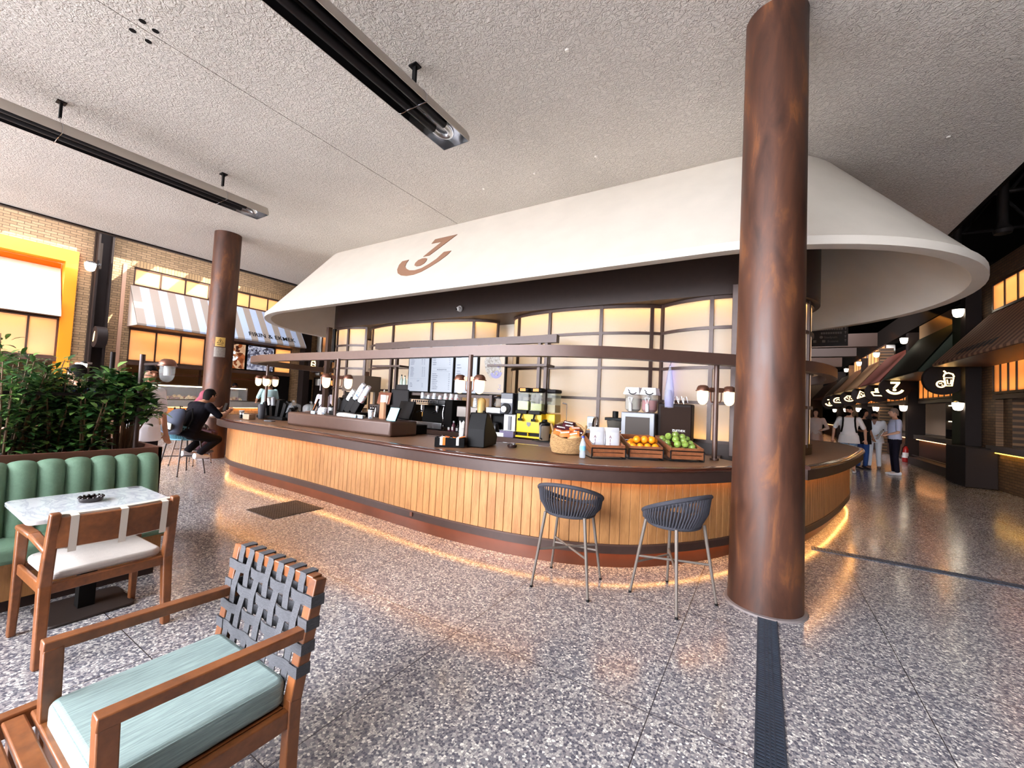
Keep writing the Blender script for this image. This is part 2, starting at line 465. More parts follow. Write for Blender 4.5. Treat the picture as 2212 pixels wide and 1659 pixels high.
M['led_cold'] = emit('led_cold', (255,236,190), 9.0)
M['symbol'] = emit('lit_symbol', (255,214,140), 5.0)
M['brick'] = brick('tan_brick', (184,148,110), (158,126,90), (108,86,64))
M['brick_dark'] = brick('shaded_tan_brick', (122,90,60), (96,70,46), (56,42,30))  # tan brick with the dim hall light put into its colour
M['dark'] = mat('dark_steel', (36,28,26), 0.6, 0.0, spec=0.15)
M['void'] = mat('dark_ceiling_paint', (18,14,13), 0.9, spec=0.05)

# ---------------------------------------------------------------- setting
ZC = 4.78
f = MB(); f.face([(-17,-30,0),(14,-30,0),(14,70,0),(-17,70,0)]); struct('floor', f, M['terrazzo'])
c = MB(); c.box(-12.35,-4.966,-4.2,18,ZC,ZC+0.32); c.box(-4.954,2.71,-4.2,18,ZC,ZC+0.32); c.box(-5.3,-4.6,-4.2,18,ZC+0.1,ZC+0.3)
struct('ceiling', c, M['stucco'])
t = MB(); t.box(-12.47,-12.352,-4.2,18,ZC-0.03,ZC+0.36); struct('trim_1', t, M['dark'])
t = MB(); t.box(2.712,2.76,-4.2,12.4,ZC-0.01,ZC+0.36); struct('trim_2', t, M['void'])
# high dark roof and hall walls, plus added unseen walls blocking sky light
t = MB(); t.box(2.4,13,-6,70,8.4,8.6); t.box(-16,2.5,18.3,70,8.4,8.6); t.box(12.8,13,-6,70,0,8.6); t.box(-16,13,70,70.3,0,8.6); t.box(2.6,13,-6.2,-6,0,8.6); t.box(2.6,2.8,-30,-6,0,8.6); t.box(2.44,2.5,-6,18.3,5.06,8.5); t.box(-16,-15.8,18,70,0,8.6)
struct('wall_back_and_blockers', t, M['void'])

# black discs standing for the shade inside small ceiling holes
p = MB()
for x, y in ((-4.86,1.19),(-5.07,1.18),(-4.88,1.29),(-5.09,1.30)): p.cyl((x,y,ZC-0.004),(x,y,ZC+0.02),0.026,n=16)
struct('ceiling_hole_disc', p, M['black_matte'])
for x, y in ((-1.61,3.3),(-1.94,4.98),(-3.77,4.99),(-2.86,4.97),(1.76,6.45),(-2.31,6.5)):
    p = MB(); p.lathe([(0.0,0),(0.016,0.0),(0.022,0.012)],(x,y,ZC-0.012),10)
    tag(obj('ceiling_plug', p, M['plaster']), 'tiny round plaster plug dotted on the textured ceiling', 'plug', 'plaster plugs on the ceiling')

def column(name, x, y, r, label, ring=True, k1=1.0, k2=1.0):
    root = thing(name, label, 'column', (x, y, 0))
    b = MB(); b.lathe([(r,0.006),(r*k1,2.2),(r*k2,ZC+0.02)], n=56); obj('shaft', b, M['rust'], root)
    if ring:
        b = MB(); b.lathe([(r+0.03,0),(r+0.022,0.012),(r,0.016)], n=56); obj('base_sealant', b, mat('sealant', (120,110,108), 0.5), root)
    return root
column('steel_column', 0.038, 3.87, 0.258, 'thick rust-brown steel column standing in front of the counter beside the floor drain', True, 0.91, 0.86)
lc = column('steel_column', -9.86, 4.07, 0.245, 'slimmer rust-brown steel column beyond the seated customers, with two plates on it')
def plate(z0, z1, m, n, half):
    b = MB(); rows = []
    for k in range(9):
        a = R(-22+half*(-1+2*k/8)); rows.append(a)
    b.grid([[(0.249*math.cos(a),0.249*math.sin(a),z0) for a in rows],[(0.249*math.cos(a),0.249*math.sin(a),z1) for a in rows],
            [(0.245*math.cos(a),0.245*math.sin(a),z1) for a in rows],[(0.245*math.cos(a),0.245*math.sin(a),z0) for a in rows]], cv=True)
    return obj(n, b, m, lc)
wp = plate(2.34, 2.53, mat('warning_yellow', (198,160,84), 0.5), 'warning_plate', 20); wp['label'] = 'yellow warning plate with a black triangle'
a0 = R(-22); nx, ny = math.cos(a0), math.sin(a0); ux = Vector((-ny, nx, 0))
b = MB(); o0 = Vector((nx*0.252, ny*0.252, 2.44))
strokes(b, [(-0.055,-0.03),(0.055,-0.03),(0,0.06)], 0.01, o0, ux, (0,0,1), 0.002, True); b.extr([(-0.006,-0.012),(0.006,-0.012),(0.006,0.03),(-0.006,0.03)], o0, ux, (0,0,1), 0.002)
b.extr([(-0.05,-0.07),(0.05,-0.07),(0.05,-0.06),(-0.05,-0.06)], o0, ux, (0,0,1), 0.002)
obj('warning_symbol', b, M['black'], wp)
plate(2.12, 2.32, mat('galvanised_plate', (140,130,122), 0.45, 0.4, var=0.2, vscale=40), 'metal_plate', 23)

# radiant tube heaters under the ceiling
def heater(x, y1, label, hang):
    root = thing('radiant_heater', label, 'heater', (x, 0, 4.35)); hw = 0.185; y0 = -3.2
    al = mat('heater_hood', (186,178,168), 0.35, 0.5); di = mat('heater_inside', (40,38,40), 0.35, 0.6)
    b = MB()
    prof = [(-hw,0),(-hw,0.05),(-hw*0.75,0.13),(hw*0.75,0.13),(hw,0.05),(hw,0)]
    pin = [(p[0]*0.965, p[1]*0.94+0.0) for p in prof]
    for P in (prof, pin[::-1]):
        b.grid([[(p[0],y0,p[1]) for p in P],[(p[0],y1,p[1]) for p in P]])
    b.grid([[(hw,y0,0),(hw,y1,0)],[(hw*0.965,y0,0),(hw*0.965,y1,0)]]); b.grid([[(-hw,y0,0),(-hw,y1,0)],[(-hw*0.965,y0,0),(-hw*0.965,y1,0)]])
    b.face([(p[0],y1,p[1]) for p in prof])
    obj('hood', b, al, root)
    b = MB(); b.grid([[(p[0]*0.955,y0,p[1]*0.9) for p in prof],[(p[0]*0.955,y1-0.55,p[1]*0.9) for p in prof]]); obj('reflector', b, di, root)
    b = MB()
    b.grid([[(p[0]*0.955,y1-0.55,p[1]*0.9) for p in prof],[(p[0]*0.955,y1-0.004,p[1]*0.9) for p in prof]]); b.face([(p[0]*0.96,y1-0.006,p[1]*0.92) for p in prof])
    obj('end_reflector', b, M['steel'], root)
    for s in (-1, 1):
        b = MB(); b.cyl((s*0.075,y0,0.045),(s*0.075,y1-0.3,0.045),0.042,n=16); obj('heating_tube', b, mat('black_tube', (30,28,30), 0.4, 0.5), root)
    b = MB(); pts = [(0.075*math.cos(a), y1-0.24+0.075*math.sin(a)*1.4, 0.045) for a in [PI*i/14 for i in range(15)]]
    b.tube([(0.075,y1-0.33,0.045)]+pts+[(-0.075,y1-0.33,0.045)], 0.04, 14); obj('return_bend', b, M['steel'], root)
    for hy in hang:
        b = MB(); b.box(-0.05,0.05,hy-0.04,hy+0.04,ZC-4.35-0.012,ZC-4.35); b.box(-0.022,0.022,hy-0.012,hy+0.012,ZC-4.35-0.19,ZC-4.35-0.01); obj('ceiling_bracket', b, M['black'], root)
        b = MB(); b.tube([(0.015,hy,ZC-4.35-0.03),(0.02,hy,0.2),(0.06,hy,0.155)],0.003,5); b.tube([(-0.09,hy,0.13),(0.0,hy,0.16),(0.09,hy,0.13)],0.004,5)
        b.tube([(hw+0.004,hy,0.0),(hw+0.004,hy,0.06),(hw*0.76,hy,0.135)],0.004,5); obj('hanging_chain', b, M['steel'], root)
        b = MB(); b.tube([(-hw-0.004,hy,-0.004),(-0.1,hy,-0.004),(-0.09,hy,0.0),(-0.02,hy,0.0),(0.0,hy,-0.004),(0.1,hy,-0.004),(hw+0.004,hy,-0.004)],0.005,6); obj('tube_clip', b, M['chrome'], root)
    return root
heater(-3.01, 3.43, 'long black-and-grey radiant tube heater hanging above the open floor, the larger-looking of two', (2.75, 0.9, -1.0))
heater(-7.15, 3.43, 'long black-and-grey radiant tube heater hanging toward the brick stalls, ending near the slim column', (2.82, 1.11, -1.0))

# floor drains and the walk-off grate
def m_grate(name, scale):
    m, nt, b, out = new_mat(name); b.inputs['Base Color'].default_value = lin((64,74,88)); b.inputs['Metallic'].default_value = 0.5; b.inputs['Roughness'].default_value = 0.45
    return m
def slot_grate(name, label, x0, x1, y0, y1, alongx, pitch=0.022):
    root = thing(name, label, 'drain', ((x0+x1)/2, (y0+y1)/2, 0)); w = (x1-x0)/2; h = (y1-y0)/2
    b = MB(); b.box(-w,w,-h,h,0.0005,0.0015); obj('channel', b, M['black_matte'], root)  # flat black sheet stands for the shaded depth under the bars
    b = MB(); e = 0.008
    for s in (-1, 1):
        if alongx: b.box(-w,w,s*h-e/2,s*h+e/2,0.001,0.007)
        else: b.box(s*w-e/2,s*w+e/2,-h,h,0.001,0.007)
    L = w if alongx else h; n = int(2*L/pitch)
    for i in range(n):
        q = -L+pitch*(i+0.5)
        if alongx: b.box(q-pitch*0.28,q+pitch*0.28,-h,h,0.001,0.006)
        else: b.box(-w,w,q-pitch*0.28,q+pitch*0.28,0.001,0.006)
    q = -0.5
    for s in (-0.34, 0, 0.34):
        if alongx: b.box(-w,w,s*h-0.003,s*h+0.003,0.001,0.0062)
        else: b.box(s*w-0.003,s*w+0.003,-h,h,0.001,0.0062)
    obj('slotted_grate', b, m_grate('drain_steel', 1), root, smooth=False)
slot_grate('trench_drain', 'blue-grey slotted trench drain running from the thick column toward the viewer', 0.0, 0.115, 0.6, 3.6, False)
slot_grate('trench_drain', 'dark slotted trench drain running from the counter end across the walkway', 0.5, 4.4, 5.75, 5.86, True, 0.03)
root = thing('floor_grate', 'square dark metal grate set in the floor before the counter', 'grate', (-5.1, 2.97, 0))
b = MB(); b.box(-0.31,0.31,-0.32,0.32,0.0005,0.0015); obj('pit_shade', b, M['black_matte'], root)  # thin black sheet gives the shade below the grid, no real depth
b = MB()
for i in range(13): q = -0.3+0.6*i/12; b.box(q-0.006,q+0.006,-0.32,0.32,0.001,0.006)
for i in range(22): q = -0.31+0.62*i/21; b.box(-0.31,0.31,q-0.007,q+0.007,0.001,0.0055)
obj('grid_bars', b, mat('grate_iron', (58,54,58), 0.5, 0.4), root, smooth=False)
# ---------------------------------------------------------------- island bar: counter
FA = [(-9.4,6.4),(-9.3,5.3),(-9.12,4.3),(-8.78,3.72),(-8.1,3.42),(-7.2,3.32),(-5.5,3.28),(-4.3,3.22),(-3.2,3.17),(-2.55,3.18),(-1.95,3.25),(-1.4,3.41),(-0.9,3.7),(-0.5,4.12),(-0.2,4.55),(-0.04,4.85)]
FL = [Vector(p[:2]) for p in spline([(x,y,0) for x,y in FA], 10)]
EA = [(0.42,5.3),(0.55,5.6),(0.78,6.25),(1.0,7.0),(1.25,8.0),(1.44,8.9),(1.5,9.7),(1.35,10.5),(0.9,11.2),(0.2,11.6)]
EL = [Vector(p[:2]) for p in spline([(x,y,0) for x,y in EA], 10)]
INNER = [(-0.62,5.42),(-0.95,5.08),(-1.4,4.78),(-1.95,4.6),(-2.6,4.47),(-3.2,4.42),(-4.3,4.42),(-5.5,4.45),(-7.2,4.5),(-8.1,4.66),(-8.5,5.1),(-8.62,5.8),(-8.7,6.4)]
EIN = [(-0.2,11.0),(0.35,10.2),(0.5,9.2),(0.4,8.0),(0.25,7.0),(0.05,6.3),(-0.12,5.62)]
def counter(name, label, line, inner, face_in):
    root = thing(name, label, 'counter')
    inn = [Vector(p[:2]) for p in spline([(x,y,0) for x,y in inner], 6)]
    b = MB(); b.prism([(p[0],p[1]) for p in offset(line,-0.045)]+[(p[0],p[1]) for p in inn], 0.935, 0.962); obj('worktop', b, M['countertop'], root, smooth=False)
    b = MB(); sweep(b, line, [(0.0,0.924),(0.010,0.926),(0.017,0.933),(0.020,0.943),(0.017,0.954),(0.008,0.963),(-0.005,0.967),(-0.055,0.967),(-0.055,0.962),(-0.045,0.924)]); obj('edge_rail', b, M['lacquer'], root, ang=50)
    b = MB(); band(b, line, 0.0, -0.03, 0.82, 0.926)
    for i, s in ((0,1),(-1,-1)):
        p = line[i]; q = inn[-1] if i == 0 else inn[0]; b.beam((p.x,p.y,0.873),(q.x,q.y,0.873),0.03,0.106)
    obj('fascia', b, M['bronze'], root)
    b = MB(); b.prism([(p[0],p[1]) for p in offset(line,-0.03)]+[(p[0],p[1]) for p in inn], 0.86, 0.934); obj('underside', b, M['bronze_dark'], root, smooth=False)
    wl = offset(line, -0.17)
    b = MB(); step = 0.092; L = resample(wl, step)
    for p, q in zip(L[:-1], L[1:]):
        d = (q-p).normalized(); a = p+d*0.0022; e = q-d*0.0022; nn = Vector((d.y,-d.x))*0.0
        k = Vector((-d.y, d.x))*0.02
        vs = [(a.x,a.y,0.235),(e.x,e.y,0.235),(e.x+k.x,e.y+k.y,0.235),(a.x+k.x,a.y+k.y,0.235)]
        b.add(vs+[(x,y,0.858) for x,y,_ in vs], [(3,2,1,0),(4,5,6,7),(0,1,5,4),(1,2,6,5),(2,3,7,6),(3,0,4,7)])
    obj('slat_cladding', b, M['oak'], root, bevel=0.0025, seg=1, smooth=False)
    b = MB(); band(b, wl, -0.012, -0.06, 0.16, 0.86)
    for i in (0,-1):
        p = wl[i]; q = inn[-1] if i == 0 else inn[0]; b.beam((p.x,p.y,0.47),(q.x,q.y,0.47),0.03,0.78)
    obj('carcass', b, M['bronze_dark'], root)
    b = MB(); band(b, wl, 0.012, -0.03, 0.222, 0.236); obj('ledge', b, M['bronze_light'], root)
    b = MB(); band(b, wl, 0.006, -0.03, 0.15, 0.222); obj('base_band', b, M['bronze'], root)
    b = MB(); band(b, wl, -0.075, -0.1, 0.0, 0.152); obj('skirting', b, M['skirt'], root)
    il = [p for p in inn]
    b = MB(); band(b, il, 0.012, -0.03, 0.93, 0.966); obj('inner_edge', b, M['lacquer'], root)
    b = MB(); band(b, il, -0.03, -0.06, 0.0, 0.93); obj('inner_panel', b, M['bronze_dark'], root)
    b = MB(); band(b, line, -0.115, -0.135, 0.853, 0.8585); band(b, wl, -0.02, -0.04, 0.146, 0.149); obj('led_strip', b, M['led_warm'], root)
    return root
ct = counter('bar_counter', 'long curved oak-slatted bar counter with dark fascia and brown top', FL, INNER, True)
counter('end_counter', 'rounded oak-fronted end piece of the bar beyond the thick column', EL, EIN, True)
b = MB(); b.cb((-3.28,3.33,0.20),(0.035,0.02,0.045)); tag(obj('socket_box', b, M['copper']), 'tiny copper socket box on the dark band of the counter base', 'socket')

# raised service ledge on the counter
b = MB(); b.box(-6.35,-4.02,3.62,4.1,0.964,1.165); tag(obj('service_ledge', b, M['bronze_light'], bevel=0.03, seg=3), 'long brown raised service box on the counter top', 'ledge')

# ---------------------------------------------------------------- canopy
def ringpts(r, z): return [(p[0],p[1],z) for p in stadium(-8.4,-0.5,7.2,r,40)]
cr = thing('bar_canopy', 'large white flared canopy hanging over the bar, with a brown emblem', 'canopy', (0,0,0))
b = MB()
b.grid([ringpts(1.38,ZC+0.01),ringpts(2.66,3.215),ringpts(2.69,3.19),ringpts(2.69,3.105),ringpts(2.63,3.10),ringpts(2.56,3.105),ringpts(1.36,4.62)], cu=True)
b.face(ringpts(1.36,4.62)); obj('flared_shell', b, M['canopy'], cr, ang=30)
LOGO = {'seven': [(-5.224, 1.549), (-4.701, 1.551), (-4.984, 0.951), (-5.126, 0.95), (-4.969, 1.388), (-5.219, 1.4)], 'dot': [(-5.16, 0.69), (-5.194, 0.768), (-5.181, 0.851), (-5.109, 0.887), (-5.024, 0.878), (-4.97, 0.848), (-4.937, 0.774), (-4.94, 0.695), (-4.992, 0.643), (-5.08, 0.644)], 'smile': [(-5.47, 0.936), (-5.627, 0.927), (-5.624, 0.807), (-5.55, 0.644), (-5.443, 0.52), (-5.298, 0.426), (-5.135, 0.377), (-4.964, 0.376), (-4.821, 0.433), (-4.694, 0.558), (-4.596, 0.682), (-4.517, 0.84), (-4.497, 0.964), (-4.661, 0.973), (-4.71, 0.77), (-4.794, 0.644), (-4.896, 0.546), (-5.028, 0.513), (-5.173, 0.541), (-5.306, 0.618), (-5.404, 0.714), (-5.455, 0.822)]}
P0 = Vector((0,4.54-0.0045,3.215)); PV = Vector((0,1.28,ZC+0.01-3.215)).normalized(); PU = Vector((1,0,0))
nrm = PU.cross(PV)
b = MB()
for k in ('seven','dot','smile'):
    b.extr(LOGO[k], P0-nrm*0.0+Vector((0,0,0)), PU, PV, 0.006)
e = obj('emblem', b, mat('emblem_brown', (146,108,84), 0.6), cr, smooth=False); e['label'] = 'brown seven with dot and smiling curve'

# ---------------------------------------------------------------- core: fascia, glass bays
core = thing('bar_core', 'dark brown core of the bar with glowing curved glass bays', 'kiosk')
b = MB(); st = stadium(-8.42,-0.53,7.2,1.2,40); b.prism([(p[0],p[1]) for p in st], 3.05, 4.625); obj('upper_fascia', b, M['bronze_dark'], core, ang=30)
b = MB(); st2 = stadium(-8.42,-0.53,7.2,1.13,40); b.prism([(p[0],p[1]) for p in st2], 0.0, 1.07); obj('base', b, M['bronze_dark'], core, ang=30)
b = MB(); b.box(-8.2,-0.8,6.95,7.3,1.05,3.06); obj('inner_wall', b, M['plaster'], core)
def half(cx, cy, a, d, t0, t1, n): return [Vector((cx+a*math.cos(R(t0+(t1-t0)*i/n)), cy+d*math.sin(R(t0+(t1-t0)*i/n)))) for i in range(n+1)]
BAYS = [('glass_bay', half(-8.45,7.2,1.13,1.13,96,300,34), 8), ('glass_bay', half(-6.28,6.62,1.8,0.55,180,360,40), 5), ('glass_bay', half(-2.62,6.62,1.44,0.55,180,360,40), 5), ('glass_bay', half(-0.55,7.2,1.13,1.13,-132,90,40), 6)]
ROWS = [1.08,1.60,2.08,2.62,3.03]
for nm, line, nd in BAYS:
    b = MB()
    for k in range(len(ROWS)):
        band(b, line, 0.022, -0.022, ROWS[k]-0.021, ROWS[k]+0.021)
    idx = [round(i*(len(line)-1)/nd) for i in range(nd+1)]
    for i in idx:
        p = line[i]; q = line[min(i+1,len(line)-1)]-line[max(i-1,0)]; q.normalize()
        b.beam((p.x,p.y,1.06),(p.x,p.y,3.05),0.05,0.05,up=(q.x,q.y,0))
    fr = obj('bay_frame', b, M['bronze'], core)
    for i0, i1 in zip(idx[:-1], idx[1:]):
        b = MB(); seg = line[i0:i1+1]
        ribbon(b, offset(seg,-0.006), 1.07, 3.04); obj('glass_panel', b, M['bay_glass'], fr)
# light strips behind the glass, along top and bottom of each pane
for nm, line, nd in BAYS:
    cx, cy = sum(p.x for p in line)/len(line), 7.2
    idx = [round(i*(len(line)-1)/nd) for i in range(nd+1)]
    for i0, i1 in zip(idx[:-1], idx[1:]):
        a, c = line[i0], line[i1]; q = offset(line,-0.11)[(i0+i1)//2]; t = c-a; L = t.length; rz = math.atan2(t.y,t.x)
        area((q.x,q.y,3.02),(0,0,rz),L,0.05,BAYW*L,(255,188,92)); area((q.x,q.y,1.09),(PI,0,rz),L,0.05,BAYW*0.7*L,(255,188,92))
        q = offset(line,-0.40)[(i0+i1)//2] if nd == 5 else offset(line,-0.7)[(i0+i1)//2]
        area((q.x,q.y,2.05),(R(90),0,rz+PI),L*0.6,1.4,BAYW*FILL*L,(255,244,228))  # added fill lamp behind each pane to whiten its middle
# posts that carry the core
for x, y, l in ((-0.29,5.62,'square brown post rising from the counter to the dark fascia by the lamp post'),(-8.9,5.95,'square brown post at the far end of the bar under the fascia')):
    b = MB(); b.box(x-0.05,x+0.05,y-0.05,y+0.05,0.962 if x > -1 else 0,3.3 if False else 3.05); tag(obj('support_post', b, M['bronze'], bevel=0.004), l, 'post')
# ring beam
RA = [(-9.55,6.2),(-9.35,5.1),(-8.85,4.28),(-8.1,3.92),(-7.0,3.82),(-5.2,3.8),(-4.0,3.76),(-2.86,3.73),(-2.2,3.8),(-1.6,3.98),(-1.15,4.24),(-0.8,4.52),(-0.25,4.98),(0.2,5.4),(0.52,5.8),(0.75,6.4),(0.86,7.2),(0.75,8.2),(0.2,9.0),(-0.8,9.4),(-4.5,9.5),(-7.5,9.4),(-8.9,8.7),(-9.45,7.6)]
RL = [Vector(p[:2]) for p in spline([(x,y,0) for x,y in RA], 8, True)]
b = MB(); band(b, RL, 0.0, -0.12, 1.995, 2.115, True)
tag(obj('ring_beam', b, M['bronze_light'], ang=30), 'slim brown ring beam curving round the bar above the lamp posts', 'beam')

# lamp posts standing on the counter
def lantern(root, x, y, z, lit=True):
    b = MB(); b.lathe([(0.0,0.055),(0.03,0.053),(0.05,0.043),(0.062,0.02),(0.066,0.0),(0.074,-0.004),(0.074,-0.012),(0.06,-0.012)], (x,y,z), 20); c = obj('lantern_cap', b, M['copper'], root)
    b = MB(); b.lathe([(0.056,-0.012),(0.058,-0.06),(0.054,-0.11),(0.042,-0.14),(0.022,-0.158),(0.0,-0.163)], (x,y,z), 20)
    obj('lantern_glass', b, M['lamp_glass'] if lit else M['clear'], c)
    if not lit:
        b = MB(); b.cyl((x,y,z-0.012),(x,y,z-0.1),0.026,n=12); obj('bulb', b, M['paper'], c)
    return c
def lamp_post(x, y, z0, z1, label, ang, n=2, rad=0.027, h=1.72):
    root = thing('lamp_post', label, 'lamp post', (x, y, 0))
    b = MB(); b.cyl((0,0,z0),(0,0,z1),rad,n=16); b.cyl((0,0,z0),(0,0,z0+0.02),rad*1.7,n=16); obj('pole', b, M['bronze_light'], root)
    for k in range(n):
        a = ang + 2*PI*k/n; dx, dy = math.cos(a), math.sin(a)
        b = MB(); b.cb((dx*0.05,dy*0.05,h+0.005),(0.05,0.03,0.05),(0,0,a)); b.tube([(dx*0.02,dy*0.02,h-0.13),(dx*0.05,dy*0.05,h-0.13),(dx*0.06,dy*0.06,h-0.1),(dx*0.06,dy*0.06,h+0.0)],0.006,6); b.cb((dx*0.085,dy*0.085,h+0.01),(0.08,0.02,0.02),(0,0,a))
        obj('bracket', b, M['copper'], root)
        lantern(root, dx*0.15, dy*0.15, h)
    return root
lamp_post(-2.83,3.67,0.962,2.0,'brown lamp post with two glowing lanterns in front of the menu screens',R(-5))
lamp_post(-0.44,4.98,0.962,2.0,'brown lamp post with two glowing lanterns beside the apple crate',R(35))
lamp_post(-5.35,3.76,0.962,2.0,'brown lamp post with two glowing lanterns above the paper cup holders',R(50))
lamp_post(-8.72,4.5,0.962,2.0,'brown lamp post with a cluster of four lanterns at the bar end nearest the bakery',R(55),4)
# security camera
root = thing('security_camera', 'small white dome security camera on the dark fascia', 'camera', (-4.93,5.99,3.2))
b = MB(); b.lathe([(0.0,0.0),(0.06,0.0),(0.055,0.03),(0.0,0.03)],(0,0,0),18); b.M = Matrix.Rotation(R(90),4,'X'); 
b2 = MB(); b2.M = Matrix.Rotation(R(90),4,'X'); b2.lathe([(0.0,0.0),(0.058,0.0),(0.055,0.035),(0.0,0.04)],(0,0,0),18); obj('mount', b2, M['white'], root)
b2 = MB(); b2.sphere((0,-0.055,-0.01),0.045); obj('ball', b2, M['white'], root)
b2 = MB(); b2.sphere((-0.02,-0.085,-0.02),0.022); obj('lens', b2, M['black_gloss'], root)
# ---------------------------------------------------------------- shared shop-front pieces
def lightbox(root, xw, sg, y0, y1, z0, z1, mull, power, name='light_panel', m=None, depth=0.3, bar=0.035, fm=None, both=True, col=(255,196,136)):
    fm = fm or M['bronze_light']; m = m or M['stall_glass']; xb = xw-sg*depth
    b = MB(); b.box(min(xb,xb-sg*0.03),max(xb,xb-sg*0.03),y0,y1,z0,z1)
    for z in (z0,z1): b.box(min(xw,xb),max(xw,xb),y0,y1,z-0.012,z+0.012)
    for y in (y0,y1): b.box(min(xw,xb),max(xw,xb),y-0.012,y+0.012,z0,z1)
    bx = obj('light_box', b, M['plaster'], root, smooth=False)
    b = MB(); xo = xw+sg*0.02
    for y in mull: b.box(min(xw-sg*0.02,xo),max(xw-sg*0.02,xo),y-bar/2,y+bar/2,z0,z1)
    for z in (z0,z1): b.box(min(xw-sg*0.02,xo),max(xw-sg*0.02,xo),y0-bar/2,y1+bar/2,z-bar/2,z+bar/2)
    obj('glazing_frame', b, fm, root, smooth=False)
    for a, c in zip(mull[:-1], mull[1:]):
        b = MB(); b.box(xw-0.003,xw+0.003,a+bar/2-0.003,c-bar/2+0.003,z0+bar/2-0.003,z1-bar/2+0.003); obj(name, b, m, root, smooth=False)
    L = y1-y0
    if power:
        area((xw-sg*depth*0.5,(y0+y1)/2,z1-0.03),(0,0,R(90)),L*0.96,0.05,power*L,col)
        if both: area((xw-sg*depth*0.5,(y0+y1)/2,z0+0.03),(PI,0,R(90)),L*0.96,0.05,power*0.7*L,col)
def awning(name, label, xw, sg, proj, y0, y1, zt, zb, m, cheek=None):
    root = thing(name, label, 'awning', (0,0,0))
    xo = xw+sg*proj; xi = xw+sg*0.03
    b = MB(); b.cur = 0
    P = [(xi,zt),(xo,zb),(xo,zb-0.05),(xo-sg*0.03,zb-0.05),(xo-sg*0.03,zb-0.02),(xi,zt-0.07)]
    b.grid([[(p[0],y0,p[1]) for p in P],[(p[0],y1,p[1]) for p in P]], cu=True)
    for y in (y0,y1): b.face([(p[0],y,p[1]) for p in P])
    obj('sloping_fabric', b, m, root, smooth=False)
    for y in (y0+0.004,y1-0.004):
        b = MB(); b.extr([(xi,zt-0.02),(xo-sg*0.01,zb-0.01),(xo-sg*0.01,zb-0.05),(xi,zb-0.05)],(0,y-0.004,0),(1,0,0),(0,0,1),-0.008); obj('side_cheek', b, cheek or m, root, smooth=False)
    b = MB(); b.box(min(xi,xo-sg*0.02),max(xi,xo-sg*0.02),y0+0.01,y1-0.01,zb-0.06,zb-0.045); obj('underside_board', b, M['bronze_light'], root)
    return root
def sconce(x, y, z, sg, label, group, axis='y'):
    root = thing('wall_lamp', label, 'wall lamp', (x, y, z), 0, group)
    b = MB(); b.lathe([(0.0,0.10),(0.05,0.098),(0.10,0.08),(0.125,0.05),(0.125,0.04)], n=18); b.cb((0,0.13,0.06),(0.05,0.12,0.05)); obj('lamp_cap', b, M['steel'], root)
    b = MB(); b.lathe([(0.108,0.04),(0.105,-0.03),(0.085,-0.12),(0.05,-0.15),(0.0,-0.155)], n=18); obj('lamp_bowl', b, M['bulb_white'], root)
    return root
def disc_sign(x, y, z, r, label, draw, group=None, th=0.16, post=True):
    root = thing('round_sign', label, 'sign', (x, y, z), 0, group)
    b = MB(); b.cyl((0,0,0),(0,th,0),r,n=40); obj('sign_disc', b, M['dark'], root, ang=30, bevel=0.006)
    b = MB(); draw(b, Vector((0,-0.001,0)), Vector((1,0,0)), Vector((0,0,1)), r); obj('lit_symbol', b, M['symbol'], root, smooth=False)
    if post:
        s = 1 if x > 0 else -1
        b = MB(); b.beam((s*r*0.9,th/2,0),(s*(r+0.18),th/2,0),0.05,0.05); b.beam((0,th/2,r*0.95),(0,th/2,r+0.12),0.03,0.03); obj('sign_arm', b, M['dark'], root)
    return root
def sym_cake(b, o, u, v, r):
    k = r/0.4
    strokes(b, [(-0.12*k,0.02*k),(-0.13*k,-0.13*k),(0.13*k,-0.17*k),(0.14*k,-0.02*k),(0.06*k,0.18*k),(-0.04*k,0.18*k)], 0.04*k, o, u, v, 0.01, True)
    strokes(b, [(-0.1*k,-0.04*k),(0.1*k,-0.07*k)], 0.035*k, o, u, v, 0.01); strokes(b, [(-0.06*k,0.05*k),(0.0,0.12*k),(0.06*k,0.03*k)], 0.03*k, o, u, v, 0.01)
def sym_slash(b, o, u, v, r):
    b.extr([(-0.16*r,-0.45*r),(0.0,-0.35*r),(0.14*r,0.1*r),(0.18*r,0.5*r),(0.02*r,0.3*r),(-0.08*r,0.0)], o, u, v, 0.01)
def sym_seven(b, o, u, v, r):
    b.extr([(-0.28*r,0.52*r),(0.32*r,0.52*r),(0.32*r,0.40*r),(0.06*r,-0.02*r),(-0.14*r,-0.02*r),(0.1*r,0.36*r),(-0.28*r,0.36*r)], o, u, v, 0.012)
    b.extr(arcpts(-0.02*r,-0.16*r,0.12*r,0,345,14,0.10*r), o, u, v, 0.012)
    strokes(b, arcpts(0,0.0,0.52*r,200,340,18,0.46*r), 0.18*r, o, u, v, 0.012)
